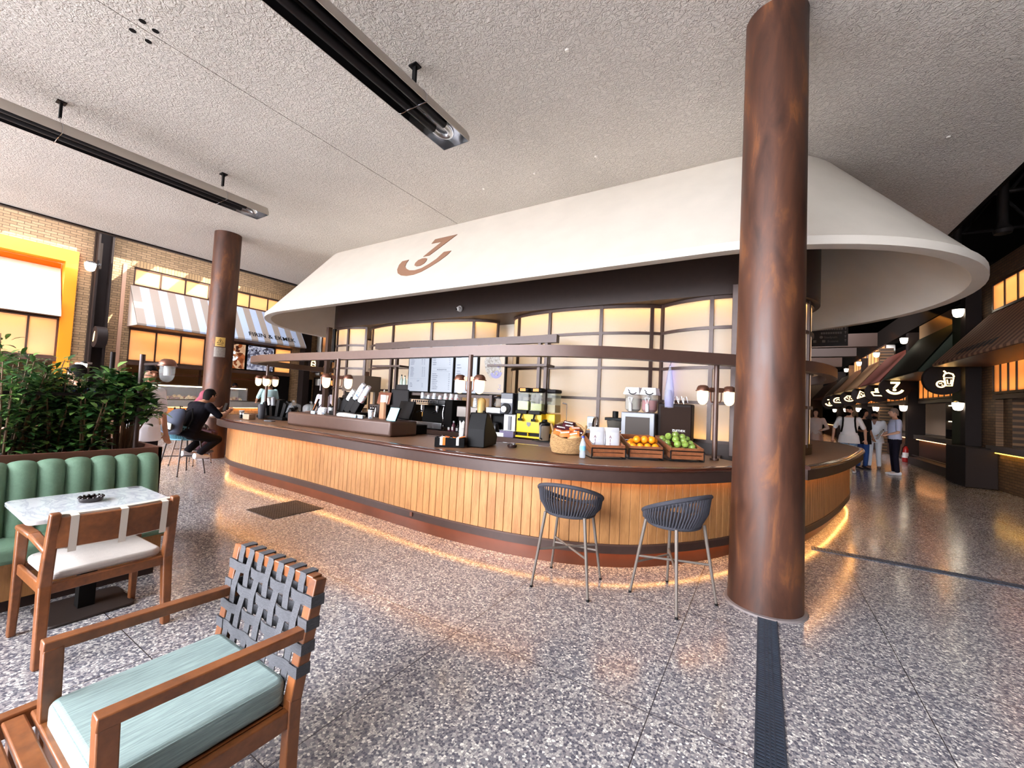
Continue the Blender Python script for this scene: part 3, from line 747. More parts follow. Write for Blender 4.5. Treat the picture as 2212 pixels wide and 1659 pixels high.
def sym_cup(b, o, u, v, r):
    strokes(b, [(0.0,0.1*r),(0.08*r,-0.42*r),(0.36*r,-0.42*r),(0.44*r,0.1*r)], 0.08*r, o, u, v, 0.012, True)
    strokes(b, [(-0.02*r,0.16*r),(0.02*r,0.34*r),(0.2*r,0.42*r),(0.4*r,0.34*r),(0.46*r,0.16*r)], 0.08*r, o, u, v, 0.012); strokes(b, [(0.1*r,0.4*r),(-0.02*r,0.56*r)], 0.08*r, o, u, v, 0.012)
    strokes(b, [(0.14*r,-0.02*r),(0.18*r,-0.3*r),(0.3*r,-0.3*r),(0.33*r,-0.02*r)], 0.05*r, o, u, v, 0.012)
    strokes(b, arcpts(-0.14*r,-0.32*r,0.2*r,0,340,16), 0.08*r, o, u, v, 0.012, True)
    for x, y in ((-0.2,-0.28),(-0.08,-0.38),(-0.12,-0.26)): b.extr(arcpts(x*r,y*r,0.035*r,0,330,8), o, u, v, 0.012)
def sym_noodle(b, o, u, v, r):
    strokes(b, [(-0.5*r,0.0),(-0.3*r,-0.34*r),(0.3*r,-0.34*r),(0.5*r,0.0)], 0.12*r, o, u, v, 0.012, True)
    b.extr([(-0.22*r,0.05*r),(0.04*r,0.05*r),(0.04*r,0.28*r),(-0.22*r,0.3*r)], o, u, v, 0.012)
    strokes(b, [(-0.24*r,0.34*r),(0.5*r,0.5*r)], 0.07*r, o, u, v, 0.012); strokes(b, [(-0.24*r,0.26*r),(0.5*r,0.3*r)], 0.07*r, o, u, v, 0.012)
def sym_pizza(b, o, u, v, r):
    strokes(b, [(-0.45*r,-0.42*r),(-0.2*r,0.45*r),(0.5*r,0.02*r)], 0.12*r, o, u, v, 0.012, True)
    for x, y in ((-0.1,0.1),(0.05,-0.05),(-0.2,-0.15),(0.2,0.04)): b.extr(arcpts(x*r,y*r,0.08*r,0,330,8), o, u, v, 0.012)
def sym_bowl(b, o, u, v, r):
    strokes(b, arcpts(0,0.0,0.5*r,180,360,14,0.36*r)+[(0.3*r,0.3*r),(-0.2*r,0.34*r)], 0.12*r, o, u, v, 0.012, True)
    for x, y in ((-0.2,0.05),(0.05,0.12),(0.25,0.0),(0.0,-0.12)): b.extr(arcpts(x*r,y*r,0.08*r,0,330,8), o, u, v, 0.012)
def sym_bread(b, o, u, v, r):
    strokes(b, arcpts(0,-0.05*r,0.5*r,-20,200,16,0.42*r)+[(-0.4*r,-0.3*r),(0.4*r,-0.3*r)], 0.14*r, o, u, v, 0.012, True)
    strokes(b, arcpts(0,-0.1*r,0.22*r,20,170,8), 0.1*r, o, u, v, 0.012)

# ---------------------------------------------------------------- brick wall with two stalls
XW = -15.0
b = MB()
b.box(XW-0.3,XW,-6,16,4.76,5.99)                       # above the openings
b.box(XW-0.3,XW,-6,-1.6,0,4.76); b.box(XW-0.3,XW,2.85,3.96,0,4.76); b.box(XW-0.3,XW,8.56,16,0,4.76)
b.box(XW-0.2,XW-0.02,3.96,8.56,0,0.82); b.box(XW-0.3,XW,-1.6,2.85,0,0.9)
struct('wall_left', b, M['brick'], smooth=False)
b = MB(); b.box(XW-0.32,XW+0.012,3.9,8.62,4.74,4.93); struct('trim_3', b, brick('soldier_bricks',(196,158,112),(170,134,92),(118,92,66),'yz',0.072,0.26,0.006), smooth=False)
b = MB(); b.box(XW-2.2,XW-2.0,-3,11,0,4.8); b.box(XW-2.2,XW-0.3,-1.7,-1.6,0,4.8); b.box(XW-2.2,XW-0.3,2.85,2.95,0,4.8); b.box(XW-2.2,XW-0.3,3.86,3.96,0,4.8); b.box(XW-2.2,XW-0.3,8.56,8.66,0,4.8)
b.box(XW-2.2,XW-0.3,-3,11,3.2,3.3)
struct('wall_stall_interior', b, mat('stall_interior', (150,118,88), 0.7), smooth=False)
# steel post with sign and lamps between the stalls
b = MB(); b.box(-14.99,-14.62,3.13,3.17,0,5.7); b.box(-14.99,-14.62,3.39,3.43,0,5.7); b.box(-14.83,-14.79,3.13,3.43,0,5.7)
tag(obj('steel_post', b, M['dark'], smooth=False), 'dark steel I-beam post on the brick wall carrying a round sign and two lamps', 'post')
b = MB(); b.box(-14.99,-14.66,8.86,9.1,0,5.2); tag(obj('steel_post', b, M['dark'], smooth=False), 'dark steel post on the brick wall beside the pastry sign', 'post')
sconce(-14.55, 3.0, 4.42, 1, 'upper white wall lamp on the dark steel post by the plants', 'lamps on the steel post by the plants')
sconce(-14.55, 3.0, 1.88, 1, 'lower white wall lamp on the dark steel post, just above the plants', 'lamps on the steel post by the plants')
disc_sign(-14.45, 3.16, 2.62, 0.27, 'round steel-rimmed sign with a lit slanted mark above the plants', sym_slash, th=0.2, post=False)
disc_sign(-14.3, 9.0, 2.56, 0.36, 'round black sign with a lit cake slice symbol beyond the bakery', sym_cake, th=0.2)
b = MB(); b.box(XW,XW+0.03,3.72,3.80,0,4.74); tag(obj('wall_strip', b, mat('pink_strip', (214,168,140), 0.5)), 'slim pale vertical strip on the brick pier beside the bakery', 'trim')

# orange stall
so_ = thing('orange_stall', 'bright orange-framed stall front with lit panels behind the plants', 'shop front')
org = mat('orange_paint', (245,140,24), 0.45)
b = MB(); b.box(XW-0.29,XW+0.1,2.64,2.86,0,4.45); b.box(XW-0.29,XW+0.1,-1.8,2.86,4.451,4.755); b.box(XW-0.29,XW+0.1,-1.8,-1.6,0,4.45); obj('orange_frame', b, org, so_, smooth=False)
b = MB(); b.box(XW-0.34,XW-0.3,-1.6,2.64,3.0,4.45); obj('orange_back', b, org, so_, smooth=False)
lightbox(so_, XW-0.02, 1, -1.5, 2.62, 2.06, 3.0, [-1.5,-0.98,-0.46,0.06,0.58,1.1,1.62,2.14,2.62], STW)
b = MB(); b.box(XW-0.3,XW+0.06,-1.6,2.64,1.94,2.04); obj('sill_beam', b, M['bronze_light'], so_)
awning('stall_awning', 'sunlit cream awning inside the orange stall frame', XW-0.26, 1, 0.5, -1.58, 2.62, 4.3, 3.1, mat('cream_fabric', (240,226,204), 0.8), org)

# bakery
bk = thing('bakery_stall', 'bakery stall front with glowing panels over a brick counter', 'shop front')
mu = [3.98,4.57,5.16,5.78,6.38,6.98,7.58,8.18,8.54]
lightbox(bk, XW-0.03, 1, 3.98, 8.54, 4.24, 4.70, mu, STW*0.75)
lightbox(bk, XW-0.03, 1, 3.98, 5.80, 2.12, 2.99, [3.98,4.57,5.16,5.78], STW*1.1)
lightbox(bk, XW-0.03, 1, 7.96, 8.54, 2.12, 2.99, [7.96,8.54], STW*1.3)
b = MB(); b.box(XW-0.3,XW+0.02,3.96,8.56,2.0,2.1); b.box(XW-0.3,XW+0.02,3.96,8.56,3.0,3.06); obj('cross_beam', b, M['bronze_light'], bk, smooth=False)
b = MB(); b.box(XW-0.3,XW-0.05,5.82,7.94,2.1,3.0); obj('panel_backing', b, M['bronze_dark'], bk, smooth=False)
b = MB(); b.box(XW-0.9,XW+0.14,3.96,8.2,0.84,1.04); obj('counter_slab', b, mat('grey_stone', (150,142,134), 0.4, var=0.06), bk, bevel=0.01)
b = MB(); b.box(XW+0.02,XW+0.05,3.98,8.2,0.825,0.838); obj('led_strip', b, M['led_warm'], bk)
b = MB(); b.box(XW-1.0,XW-0.7,3.98,8.3,1.78,1.84); obj('gantry_shelf', b, M['walnut'], bk)
for y in (3.99,5.95): 
    b = MB(); b.box(XW-0.72,XW-0.66,y,y+0.05,1.04,2.0); obj('shelf_upright', b, M['bronze_light'], bk)
def m_food(name, c1, c2, c3, sc):
    m, nt, b, out = new_mat(name); v = coords(nt)
    n = N(nt, 'TexVoronoi'); n.inputs['Scale'].default_value = sc; nt.links.new(v, n.inputs['Vector'])
    sp = N(nt, 'SeparateColor'); nt.links.new(n.outputs['Color'], sp.inputs[0])
    c = ramp(nt, sp.outputs[0], [(0,lin(c1)),(0.4,lin(c2)),(0.75,lin(c3))])
    b.inputs['Base Color'].default_value = (0.01,0.01,0.01,1); nt.links.new(c, b.inputs['Emission Color']); b.inputs['Emission Strength'].default_value = 0.75*EX
    return m
def screen(y0, y1, label, m, logo):
    root = thing('menu_screen', label, 'screen', (XW, 0, 0))
    b = MB(); b.box(-0.05,0.0,y0,y1,2.12,2.98); obj('bezel', b, M['black'], root, smooth=False)
    b = MB(); b.box(0.0,0.006,y0+0.02,y1-0.02,2.14,2.96); d = obj('display', b, m, root, smooth=False)
    b = MB(); o = Vector((0.007,(y0+y1)/2+logo[0],logo[1])); u = Vector((0,1,0)); v = Vector((0,0,1))
    if logo[2]:
        b.extr(arcpts(-0.07,0.16,0.045,0,330,10), o, u, v, 0.003); b.extr(arcpts(0.07,0.16,0.045,0,330,10), o, u, v, 0.003)
        strokes(b, arcpts(0,0.06,0.17,195,350,12,0.15), 0.06, o, u, v, 0.003); strokes(b, arcpts(0.02,-0.02,0.055,-90,230,10), 0.035, o, u, v, 0.003)
        obj('smile_mark', b, emit('screen_white',(225,240,255),1.6), d, smooth=False)
    return root
screen(6.02,6.98,'menu screen with a browned pastry picture and a white smiling mark',m_food('pastry_picture',(60,24,14),(186,92,40),(236,190,150),9),(0.05,2.5,True))
screen(7.02,7.92,'menu screen with a grey-blue picture of piled sweets',m_food('sweets_picture',(48,44,54),(138,140,166),(214,214,232),16),(0,2.5,False))
aw = awning('bakery_awning','wide striped grey-white and tan awning lettered over the bakery',XW,1,0.8,3.9,8.62,4.2,3.1,stripes('striped_fabric',[(176,188,212),(156,140,128)],1,0.205,0.8,0.02),mat('tan_fabric',(206,184,168),0.8))
b = MB(); d = Vector((-0.77,0,1.1)).normalized()
text(b,'FIRIN & EKMEK',0.235,Vector((-14.2,0,3.1))+d*0.14+Vector((0.006,6.70,0.004)),(0,1,0),d,0.004,bold=0.004)
obj('shop_lettering', b, M['black'], aw, smooth=False)
# pastry cases on the bakery counter
pas = [mat('crust_brown',(196,132,70),0.6,var=0.3,vscale=30), mat('crust_dark',(140,78,40),0.6,var=0.3,vscale=30), mat('crust_pale',(222,180,118),0.6,var=0.2,vscale=30)]
def display_case(y0, y1, label, n):
    root = thing('pastry_case', label, 'display case', (XW-0.3,0,1.042))
    b = MB(); b.box(-0.3,0.3,y0,y1,0.0,0.03); obj('deck', b, M['steel'], root)
    b = MB(); b.box(-0.3,0.3,y0,y1,0.44,0.47)
    for y in (y0,y1-0.03): b.box(-0.3,0.3,y,y+0.03,0.03,0.44)
    obj('case_frame', b, M['bronze_light'], root, smooth=False)
    b = MB(); b.box(0.285,0.292,y0+0.03,y1-0.03,0.03,0.44); obj('front_glass', b, M['clear'], root)
    b = MB(); b.cyl((0.22,y0+0.05,0.425),(0.22,y1-0.05,0.425),0.022,n=10); obj('strip_light', b, M['led_cold'], root)
    return root
rr = random.Random(3)
for (y0,y1,l,n) in ((4.05,5.9,'long glass case of breads and pastries on the bakery counter',26),(6.5,7.15,'short glass case of pastries beside the server',8)):
    display_case(y0,y1,l,n)
    for i in range(n):
        y = y0+0.12+(y1-y0-0.24)*((i//2)+0.5)/(n/2); x = XW-0.3+(0.14 if i % 2 == 0 else -0.06); z = 1.085+(0.04 if i % 2 else 0)
        b = MB(); k = rr.random(); s = 0.06+0.025*rr.random()
        b.sphere((0,0,0),s,12,8,(0.9,1.2 if k < 0.5 else 0.9,0.62)); 
        if k > 0.6: b.sphere((0.0,0.0,0.03),s*0.6,10,6)
        o = obj('pastry', b, pas[int(k*2.99)]); o.location = (x,y,z); o.rotation_euler = (0,0,rr.random()*3)
        tag(o, ('golden pastry in the long glass case of the bakery' if n > 10 else 'small pastry in the short bakery case'), 'pastry', 'pastries in the long bakery case' if n > 10 else 'pastries in the short bakery case')
# fronts farther along the same wall
for i,(y0,y1,z0,z1,p) in enumerate(((9.52,9.8,2.15,3.7,STW*0.8),(9.98,10.3,2.15,3.7,STW*0.8),(9.55,9.8,1.75,1.98,STW),(9.98,10.25,1.75,1.98,STW))):
    r_ = thing('lit_panel_bay','slim glowing panel past the cake sign, '+('upper, nearer the sign','upper, behind the lamp post','small and low, nearer the sign','small and low, behind the lamp post')[i],'window')
    lightbox(r_, XW+0.35, 1, y0, y1, z0, z1, [y0,y1], p)
b = MB(); b.box(XW,XW+0.05,9.5,12.5,0,2.05); tag(obj('shelf_unit', b, M['bronze_dark']), 'dark shelving front below the slim glowing panels', 'shelf')
b = MB(); b.box(XW,XW+0.06,7.95,8.5,0,2.0); tag(obj('doorway_shade', b, M['void'], smooth=False), 'dark slab standing for the shaded doorway beside the customer in pale green', 'door')  # flat dark slab stands for the shade in an open doorway
b = MB(); b.box(XW+0.004,XW+0.06,9.12,9.4,0,1.95); tag(obj('dark_wall_panel', b, M['void'], smooth=False), 'tall dark wall panel below the cake sign', 'door')  # plain black wall panel, not a real door
area((XW-1.1,6.2,3.1),(0,0,R(90)),4.2,0.3,STW*2.2,(255,200,140))
# added unseen opaque roof over the skylight gap; slots shape the sun patches
b = MB()
def roof(x0,x1,y0,y1): b.box(x0,x1,y0,y1,6.0,6.12)
roof(-15.8,-13.95,-6,18); roof(-11.5,-11.0,-6,18); roof(-13.95,-11.5,-6,0.2); roof(-13.95,-11.5,4.95,5.25); roof(-13.95,-11.5,2.3,2.5); roof(-13.2,-11.5,2.5,5.0); roof(-13.3,-12.5,5.2,18); roof(-12.1,-11.5,5.2,18); roof(-12.5,-12.1,5.2,5.6); roof(-12.5,-12.1,6.1,18); roof(-13.95,-13.3,7.6,18)
b.box(-13.95,-13.3,6.1,6.4,5.9,6.1); b.box(-11.1,-11.0,-6,18,5.1,6.0); b.box(-15.8,-15.3,-6,18,4.8,6.1)
struct('skylight_blocker', b, M['dark'], smooth=False)
# ---------------------------------------------------------------- row of stalls along the hall
XR = 4.6
b = MB(); b.box(XR,XR+0.3,8,14.95,4.8,5.3); b.box(XR,XR+0.3,8,14.95,3.95,4.13); b.box(XR,XR+0.3,14.04,14.95,4.13,4.8); b.box(XR,XR+0.3,13.95,14.95,0,4.0); b.box(XR+0.02,XR+0.3,8,13.95,0,0.86); b.box(XR+0.12,XR+0.3,13.55,13.95,0.86,2.2)
struct('wall_right', b, M['brick_dark'], smooth=False)
b = MB(); b.box(XR,XR+0.3,14.95,52,4.81,5.6); b.box(XR+2.0,XR+2.2,8,52,0,5.6); b.box(XR,XR+2.2,8,52,3.25,3.3)
struct('wall_right_upper', b, mat('hall_brown', (28,21,17), 0.85, spec=0.1), smooth=False)
# pale wall inside the first stall
b = MB(); b.box(XR+0.32,XR+0.36,9,13.53,0.9,2.2); struct('wall_stall_pale', b, mat('pale_panel', (196,160,124), 0.6), smooth=False)
dirt = M['dark']
def front(y0, y1, name, label, panel, npan, pw, clere, counter_glow, frame=None, brickc=None, pan_to=1.0):
    root = thing(name, label, 'shop front')
    ms = [y0+(y1*pan_to+y0*(1-pan_to)-y0)*i/npan for i in range(npan+1)]
    lightbox(root, XR-0.01, -1, ms[0], ms[-1], 2.22, 3.2, ms, pw, m=panel, bar=0.05, fm=M['bronze_dark'], both=True)
    if clere:
        mc = [y0+(y1-y0)*i/clere for i in range(clere+1)]
        lightbox(root, XR-0.01, -1, y0, y1, 4.15, 4.78, mc, pw*0.8, bar=0.05, fm=M['bronze_light'])
    b = MB(); b.box(XR-0.14,XR+0.9,y0,y1,0.86,1.0); obj('counter_top', b, mat('dark_stone', (92,82,76), 0.35), root, bevel=0.008)
    b = MB(); b.box(XR+0.0,XR+0.04,y0+0.02,y1-0.02,0.05,0.86); obj('counter_front', b, brickc or M['bronze_light'], root, smooth=False)
    b = MB(); b.box(XR-0.08,XR-0.05,y0+0.05,y1-0.05,0.835,0.85); obj('led_strip', b, emit('led_'+name,counter_glow,LEDP*0.5), root)
    b = MB(); b.box(XR-0.03,XR+0.3,y0,y1,2.08,2.18); b.box(XR-0.03,XR+0.3,y0,y1,3.2,3.26); obj('cross_beam', b, M['bronze_dark'], root, smooth=False)
    return root
rib = frosted('ribbed_glass', (250,222,180), 0.75, 0.3)
r1 = front(8.4,14.02,'striped_awning_stall','brick stall front under the brown striped awning',rib,16,STW*1.4,10,(255,190,60),brickc=M['brick_dark'])
a1 = awning('striped_awning','brown striped awning with faint dark lettering over the brick stall',XR,-1,1.0,8.2,14.2,4.1,2.92,stripes('brown_stripes',[(158,118,92),(112,80,62)],1,0.13,0.85))
b = MB(); d = Vector((1.0,0,1.18)).normalized()
for i in range(7): b.cb(Vector((XR-0.99,13.0-0.26*i,2.93))+d*0.24,(0.012,0.18,0.22),Matrix(((d.z,0,d.x),(0,1,0),(-d.x,0,d.z))))
obj('shop_lettering', b, M['charcoal'], a1, smooth=False)
gcan = thing('tin_box','small bins with black handles on the stall counter near the pale wall','container',(XR+0.2,12.7,1.0))
b = MB(); b.lathe([(0.09,0),(0.1,0.02),(0.1,0.2)],n=14); b.lathe([(0.09,0),(0.1,0.02),(0.1,0.24)],(0,-0.35,0),14); obj('bin_body', b, M['walnut'], gcan)
b = MB(); b.box(-0.12,0.12,-0.04,0.16,0.24,0.27); obj('bin_lid', b, M['black'], gcan)
b = MB(); b.box(4.05,4.58,13.75,14.95,0.005,0.93); tag(obj('corner_cabinet', b, M['dark'], bevel=0.015), 'dark waist-high cabinet at the foot of the green post', 'cabinet')
# green pier
grn = mat('green_paint',(42,50,32),0.6,spec=0.15)
b = MB(); b.box(4.35,XR+0.3,14.98,15.62,0,4.59); tag(obj('green_pier', b, grn, smooth=False), 'dark green pier between the striped and the dark green awnings', 'pier')
b = MB(); b.box(4.3,4.58,14.6,14.9,0.935,5.2); tag(obj('steel_post', b, M['dark'], smooth=False), 'dark steel post next to the green pier', 'post')
LW = 'white wall lamps along the row of stalls'
def lamps(y, l):
    sconce(4.2, y, 4.33, -1, 'upper white wall lamp on the '+l, LW+', upper'); sconce(4.2, y, 1.95, -1, 'lower white wall lamp on the '+l, LW+', lower')
lamps(14.7,'green pier beside the striped awning')
# dark green stall
dg = mat('dark_green_paint',(28,30,22),0.7,spec=0.1)
r2 = front(15.64,19.4,'green_stall','dark green stall front with ribbed glowing panels',rib,8,STW*1.2,0,(255,176,110),pan_to=0.99)
awning('green_awning','dark green awning over the ribbed glowing panels',XR,-1,0.95,15.6,19.4,4.3,2.92,dg,mat('green_cheek',(50,60,48),0.7))
b = MB(); b.box(XR-0.03,XR-0.006,15.7,19.3,4.25,4.75); tag(obj('fascia_board', b, mat('brown_board',(124,92,58),0.7)), 'brown fascia board washed with light over the dark green awning', 'board')
area((XR-0.14,17.5,4.8),(0,R(-18),R(90)),3.5,0.05,STW*3.0,(255,188,90))
cab = thing('cake_fridge','lit glass cake cabinet on the green stall counter','display case',(4.92,16.95,1.0))
b = MB(); b.box(-0.25,0.25,-0.3,0.3,0,0.06); b.box(-0.25,0.25,-0.3,0.3,1.0,1.04); b.box(0.22,0.25,-0.3,0.3,0,1.0); b.box(-0.25,0.25,-0.3,-0.27,0,1.0); b.box(-0.25,0.25,0.27,0.3,0,1.0); b.box(-0.25,0.25,-0.3,0.3,0.52,0.55); b.box(-0.25,0.25,-0.3,0.3,0.27,0.29); obj('cabinet_body', b, M['dark'], cab, smooth=False)
b = MB(); b.box(-0.2,-0.16,-0.26,0.26,0.965,0.99); b.box(-0.2,-0.16,-0.26,0.26,0.5,0.52); obj('shelf_light', b, M['led_cold'], cab)
for z,c,nm in ((1.35,'crust_brown','brown cake on the middle shelf of the lit cake cabinet'),(1.09,'crust_pale','pale cake on the bottom shelf of the lit cake cabinet'),(1.58,'crust_dark','dark cake on the top shelf of the lit cake cabinet')):
    b = MB(); b.lathe([(0.16,0),(0.17,0.02),(0.17,0.09),(0.15,0.11),(0.0,0.115)],n=18); o = obj('cake', b, bpy.data.materials[c]); o.location = (4.9,16.95,z-0.03); tag(o,nm,'cake')
b = MB(); b.box(XR+1.0,XR+1.05,16.0,26,0.9,2.2); struct('wall_stall_beige', b, mat('beige_panel',(190,160,134),0.6), smooth=False)
area((XR+0.4,17.2,2.05),(0,0,R(90)),2.4,0.3,STW*1.3,(255,206,150)); area((XR+0.4,12.0,2.05),(0,0,R(90)),3.0,0.3,STW*1.6,(255,200,140))
b = MB(); b.tube([(4.42,15.7,0.3),(4.42,19.3,0.3)],0.02,8); b.box(4.3,4.6,15.7,19.3,0,0.24); tag(obj('foot_rail', b, M['bronze_dark']), 'dark plinth and foot rail along the green stall counter', 'rail')
# red, tan and farther stalls
far = [(19.9,23.6,'red_awning','deep red awning beyond the dark green one',(84,32,20),'red_stall','red-fronted stall front beyond the green one'),
       (24.0,27.4,'tan_awning','tan awning beyond the red one',(116,84,52),'tan_stall','tan stall front beyond the red one'),
       (27.8,31.2,'brown_awning','brown awning beyond the tan one',(120,82,52),'brown_stall','brown stall front far along the hall'),
       (31.6,35.5,'dark_awning','dark awning far along the hall',(70,50,38),'dark_stall','dark stall front far along the hall'),
       (36,45,'distant_awning','distant awning at the end of the row',(96,66,44),'distant_stall','farthest stall front of the row')]
for i,(y0,y1,an,al,c,sn,sl) in enumerate(far):
    front(y0,y1,sn,sl,rib,6,STW*1.0,5 if i in (1,2) else 0,(255,176,110))
    awning(an,al,XR,-1,0.95,y0,y1,4.15,2.9,mat(an+'_cloth',c,0.8))
    if i in (0,1,2): area((XR-0.16,(y0+y1)/2,4.8),(0,R(-18),R(90)),3.2,0.05,STW*2.5,(255,160,80))
    b = MB(); b.box(4.35,XR+0.2,y0-0.35,y0-0.05,0,4.59); tag(obj('stall_pier', b, M['dark'] if i % 2 == 0 else M['brick_dark'], smooth=False), 'dark pier in front of the '+al.split(' ')[0]+(' ' + al.split(' ')[1]), 'pier')
    lamps(y0-0.5, 'pier before the '+an.replace('_',' '))
disc_sign(4.0,14.9,2.6,0.40,'round dark sign with a lit milkshake and cookie symbol',sym_cup)
disc_sign(3.95,19.3,2.60,0.42,'round dark sign with a lit seven over a smiling curve, nearest of its kind',sym_seven)
disc_sign(3.95,21.8,2.56,0.40,'round dark sign with a lit noodle bowl and chopsticks symbol',sym_noodle)
disc_sign(3.95,24.8,2.56,0.40,'round dark sign with a lit pizza slice symbol',sym_pizza)
disc_sign(3.95,28.2,2.5,0.40,'round dark sign with a lit heaped bowl symbol',sym_bowl)
disc_sign(3.95,32.0,2.5,0.42,'round dark sign with a lit bread bun symbol',sym_bread)
disc_sign(3.7,33.5,2.38,0.42,'round dark sign with a lit seven and curve, farthest along the row',sym_seven)
# hall beyond: beams, low ceiling, far wall, string lights
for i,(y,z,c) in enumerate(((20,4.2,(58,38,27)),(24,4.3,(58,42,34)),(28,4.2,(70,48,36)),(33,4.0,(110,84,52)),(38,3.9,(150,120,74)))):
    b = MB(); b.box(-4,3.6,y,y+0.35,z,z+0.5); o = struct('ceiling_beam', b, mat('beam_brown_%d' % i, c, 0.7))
b = MB(); b.box(-4,4.6,46,46.3,0,5); struct('wall_far', b, mat('far_wall', (96,72,48), 0.8))
b = MB(); b.box(-2.2,-2.0,12,44,0,5.2); struct('wall_hall', b, mat('hall_wall', (64,46,36), 0.8))
for k in range(12):
    b = MB(); b.sphere((0,0,0),0.07,8,6); o = obj('string_bulb', b, M['bulb_white']); o.location = (0.2+(k % 4)*0.28+(0.5 if k > 3 else 0)+(k//8)*0.9, 26+4*(k//4), 2.05-0.1*(k//4))
    tag(o,'glowing bulb of the string lights deep in the hall','light bulb','string light bulbs in the hall')
ws = thing('wayfinding_sign','dark hanging direction sign with pale lines of lettering and arrows','sign',(1.28,14.0,3.42))
b = MB(); b.box(-0.6,0.64,0,0.06,0,0.56); obj('sign_board', b, mat('sign_grey',(54,56,58),0.5), ws, bevel=0.004)
b = MB(); g_ = (0,-0.002,0)
text(b,'Eczane',0.085,(0.2,-0.001,0.105),(1,0,0),(0,0,1),0.003); text(b,'Stadyum',0.085,(0.12,-0.001,0.215),(1,0,0),(0,0,1),0.003)
for z,x0,n in ((0.33,0.05,9),(0.44,0.02,10)):
    for i in range(n): b.box(x0+i*0.052,x0+i*0.052+0.04,-0.003,-0.001,z,z+0.055)
for z in (0.11,0.22,0.33,0.44): b.extr([(0.575,z),(0.59,z),(0.59,z+0.04),(0.61,z+0.04),(0.583,z+0.075),(0.555,z+0.04),(0.575,z+0.04)],(0,-0.001,0),(1,0,0),(0,0,1),0.003)
for x,z in ((0.08,0.1),(-0.12,0.1)): b.box(x,x+0.07,-0.003,-0.001,z,z+0.07)
b.extr(arcpts(0.06,0.25,0.04,0,340,12),(0,-0.001,0),(1,0,0),(0,0,1),0.003)
obj('lettering', b, mat('sign_pale',(150,150,150),0.5), ws, smooth=False)
b = MB(); b.box(-0.5,-0.48,0.02,0.04,0.56,2.0); b.box(0.5,0.52,0.02,0.04,0.56,2.0); obj('hanging_rod', b, M['dark'], ws)
# roof trusses in the dark void above the stalls
for i,(y,lab) in enumerate(((10.5,'nearest'),(13.0,'second'),(15.5,'third'))):
    b = MB(); b.tube([(2.5,y,7.6),(9,y,7.6)],0.06,8); b.tube([(2.5,y,6.6),(9,y,6.6)],0.05,8)
    for k in range(4): b.tube([(3.2+1.3*k,y,6.6),(3.85+1.3*k,y,7.6)],0.035,6); b.tube([(3.85+1.3*k,y,7.6),(4.5+1.3*k,y,6.6)],0.035,6)
    b.tube([(4.4,y,7.6),(4.4,y,5.9)],0.09,10); b.lathe([(0.0,0),(0.14,0.02),(0.16,0.1),(0.1,0.2),(0.09,0.3)],(4.4,y,5.65),12)
    tag(obj('roof_truss', b, mat('truss_grey',(60,54,52),0.6)), 'grey steel roof truss with a drop post high above the stalls, %s of three' % lab, 'truss', None)
area((1.5,24,4.6),(0,0,0),4,10,HALL,(255,190,130)); area((1.8,34,4.2),(0,0,0),4,8,HALL,(255,190,120))
# ---------------------------------------------------------------- back counter, shelf frame, screens
TOP = 0.968; BT = 0.925
bc = thing('back_counter','brown back counter below the glowing glass bays','counter')
b = MB(); b.box(-8.7,-1.2,5.42,6.02,0.81,BT-0.001); b.box(-1.2,-0.45,5.85,6.02,0.81,BT-0.001); obj('counter_top', b, M['bronze_light'], bc, bevel=0.006)
b = MB(); b.box(-8.7,-1.25,5.5,6.0,0.0,0.81); obj('cabinet_run', b, M['bronze_dark'], bc, smooth=False)
sf = thing('menu_rack','dark brown post-and-shelf rack carrying the menu screens','shelving')
b = MB(); b.box(-6.75,-2.68,5.56,5.66,2.42,2.54); obj('header_beam', b, M['bronze'], sf)
for x in (-6.3,-6.15,-3.85,-2.98,-2.86):
    b = MB(); b.box(x-0.025,x+0.025,5.58,5.64,BT,2.42); obj('upright', b, M['bronze'], sf)
for x0,x1 in ((-6.75,-5.95),(-3.9,-2.8)):
    b = MB(); b.box(x0,x1,5.5,5.78,2.05,2.085); obj('shelf', b, M['bronze'], sf)
b = MB(); b.box(-6.0,-2.75,5.62,5.66,1.52,1.57); obj('lower_rail', b, M['bronze'], sf)
def menu(x0, x1, label, m, draw):
    root = thing('menu_screen', label, 'screen', ((x0+x1)/2, 5.60, 1.58), 0, 'upright menu screens over the coffee machine'); w = (x1-x0)/2
    b = MB(); b.box(-w,w,-0.03,0.03,0,0.94); obj('bezel', b, M['black'], root)
    b = MB(); b.box(-w+0.018,w-0.018,-0.034,-0.03,0.018,0.922); d = obj('display', b, m, root, smooth=False)
    b = MB(); draw(b, w); obj('screen_lettering', b, mat('ink',(74,78,96),0.6), d, smooth=False)
    return d
scr = emit('screen_pale',(200,212,232),0.72,(20,20,24)); O_ = lambda x,z: Vector((x,-0.0345,z))
UX, UZ = Vector((1,0,0)), Vector((0,0,1))
def rows(b, x, z, n, wid, dz=0.028, cols=()):
    for i in range(n):
        ww = wid*(0.7+0.3*((i*37) % 10)/10)
        b.box(x,x+ww,-0.0352,-0.0342,z-dz*i,z-dz*i+0.009)
        for c in cols: b.box(c,c+0.022,-0.0352,-0.0342,z-dz*i,z-dz*i+0.009)
def line_(b, w, z): b.box(-w+0.06,w-0.06,-0.0348,-0.0342,z,z+0.0025)
def m1(b, w):
    text(b,'KAHVELER',0.034,O_(0,0.83),UX,UZ,0.001,'CENTER'); line_(b,w,0.80); rows(b,-w+0.06,0.69,7,0.11,0.028,(0.07,0.13)); rows(b,-w+0.06,0.46,7,0.10,0.028,(0.09,0.14)); line_(b,w,0.25); text(b,'ÇAY',0.034,O_(0,0.2),UX,UZ,0.001,'CENTER'); rows(b,-w+0.06,0.16,3,0.08,0.03,(0.1,))
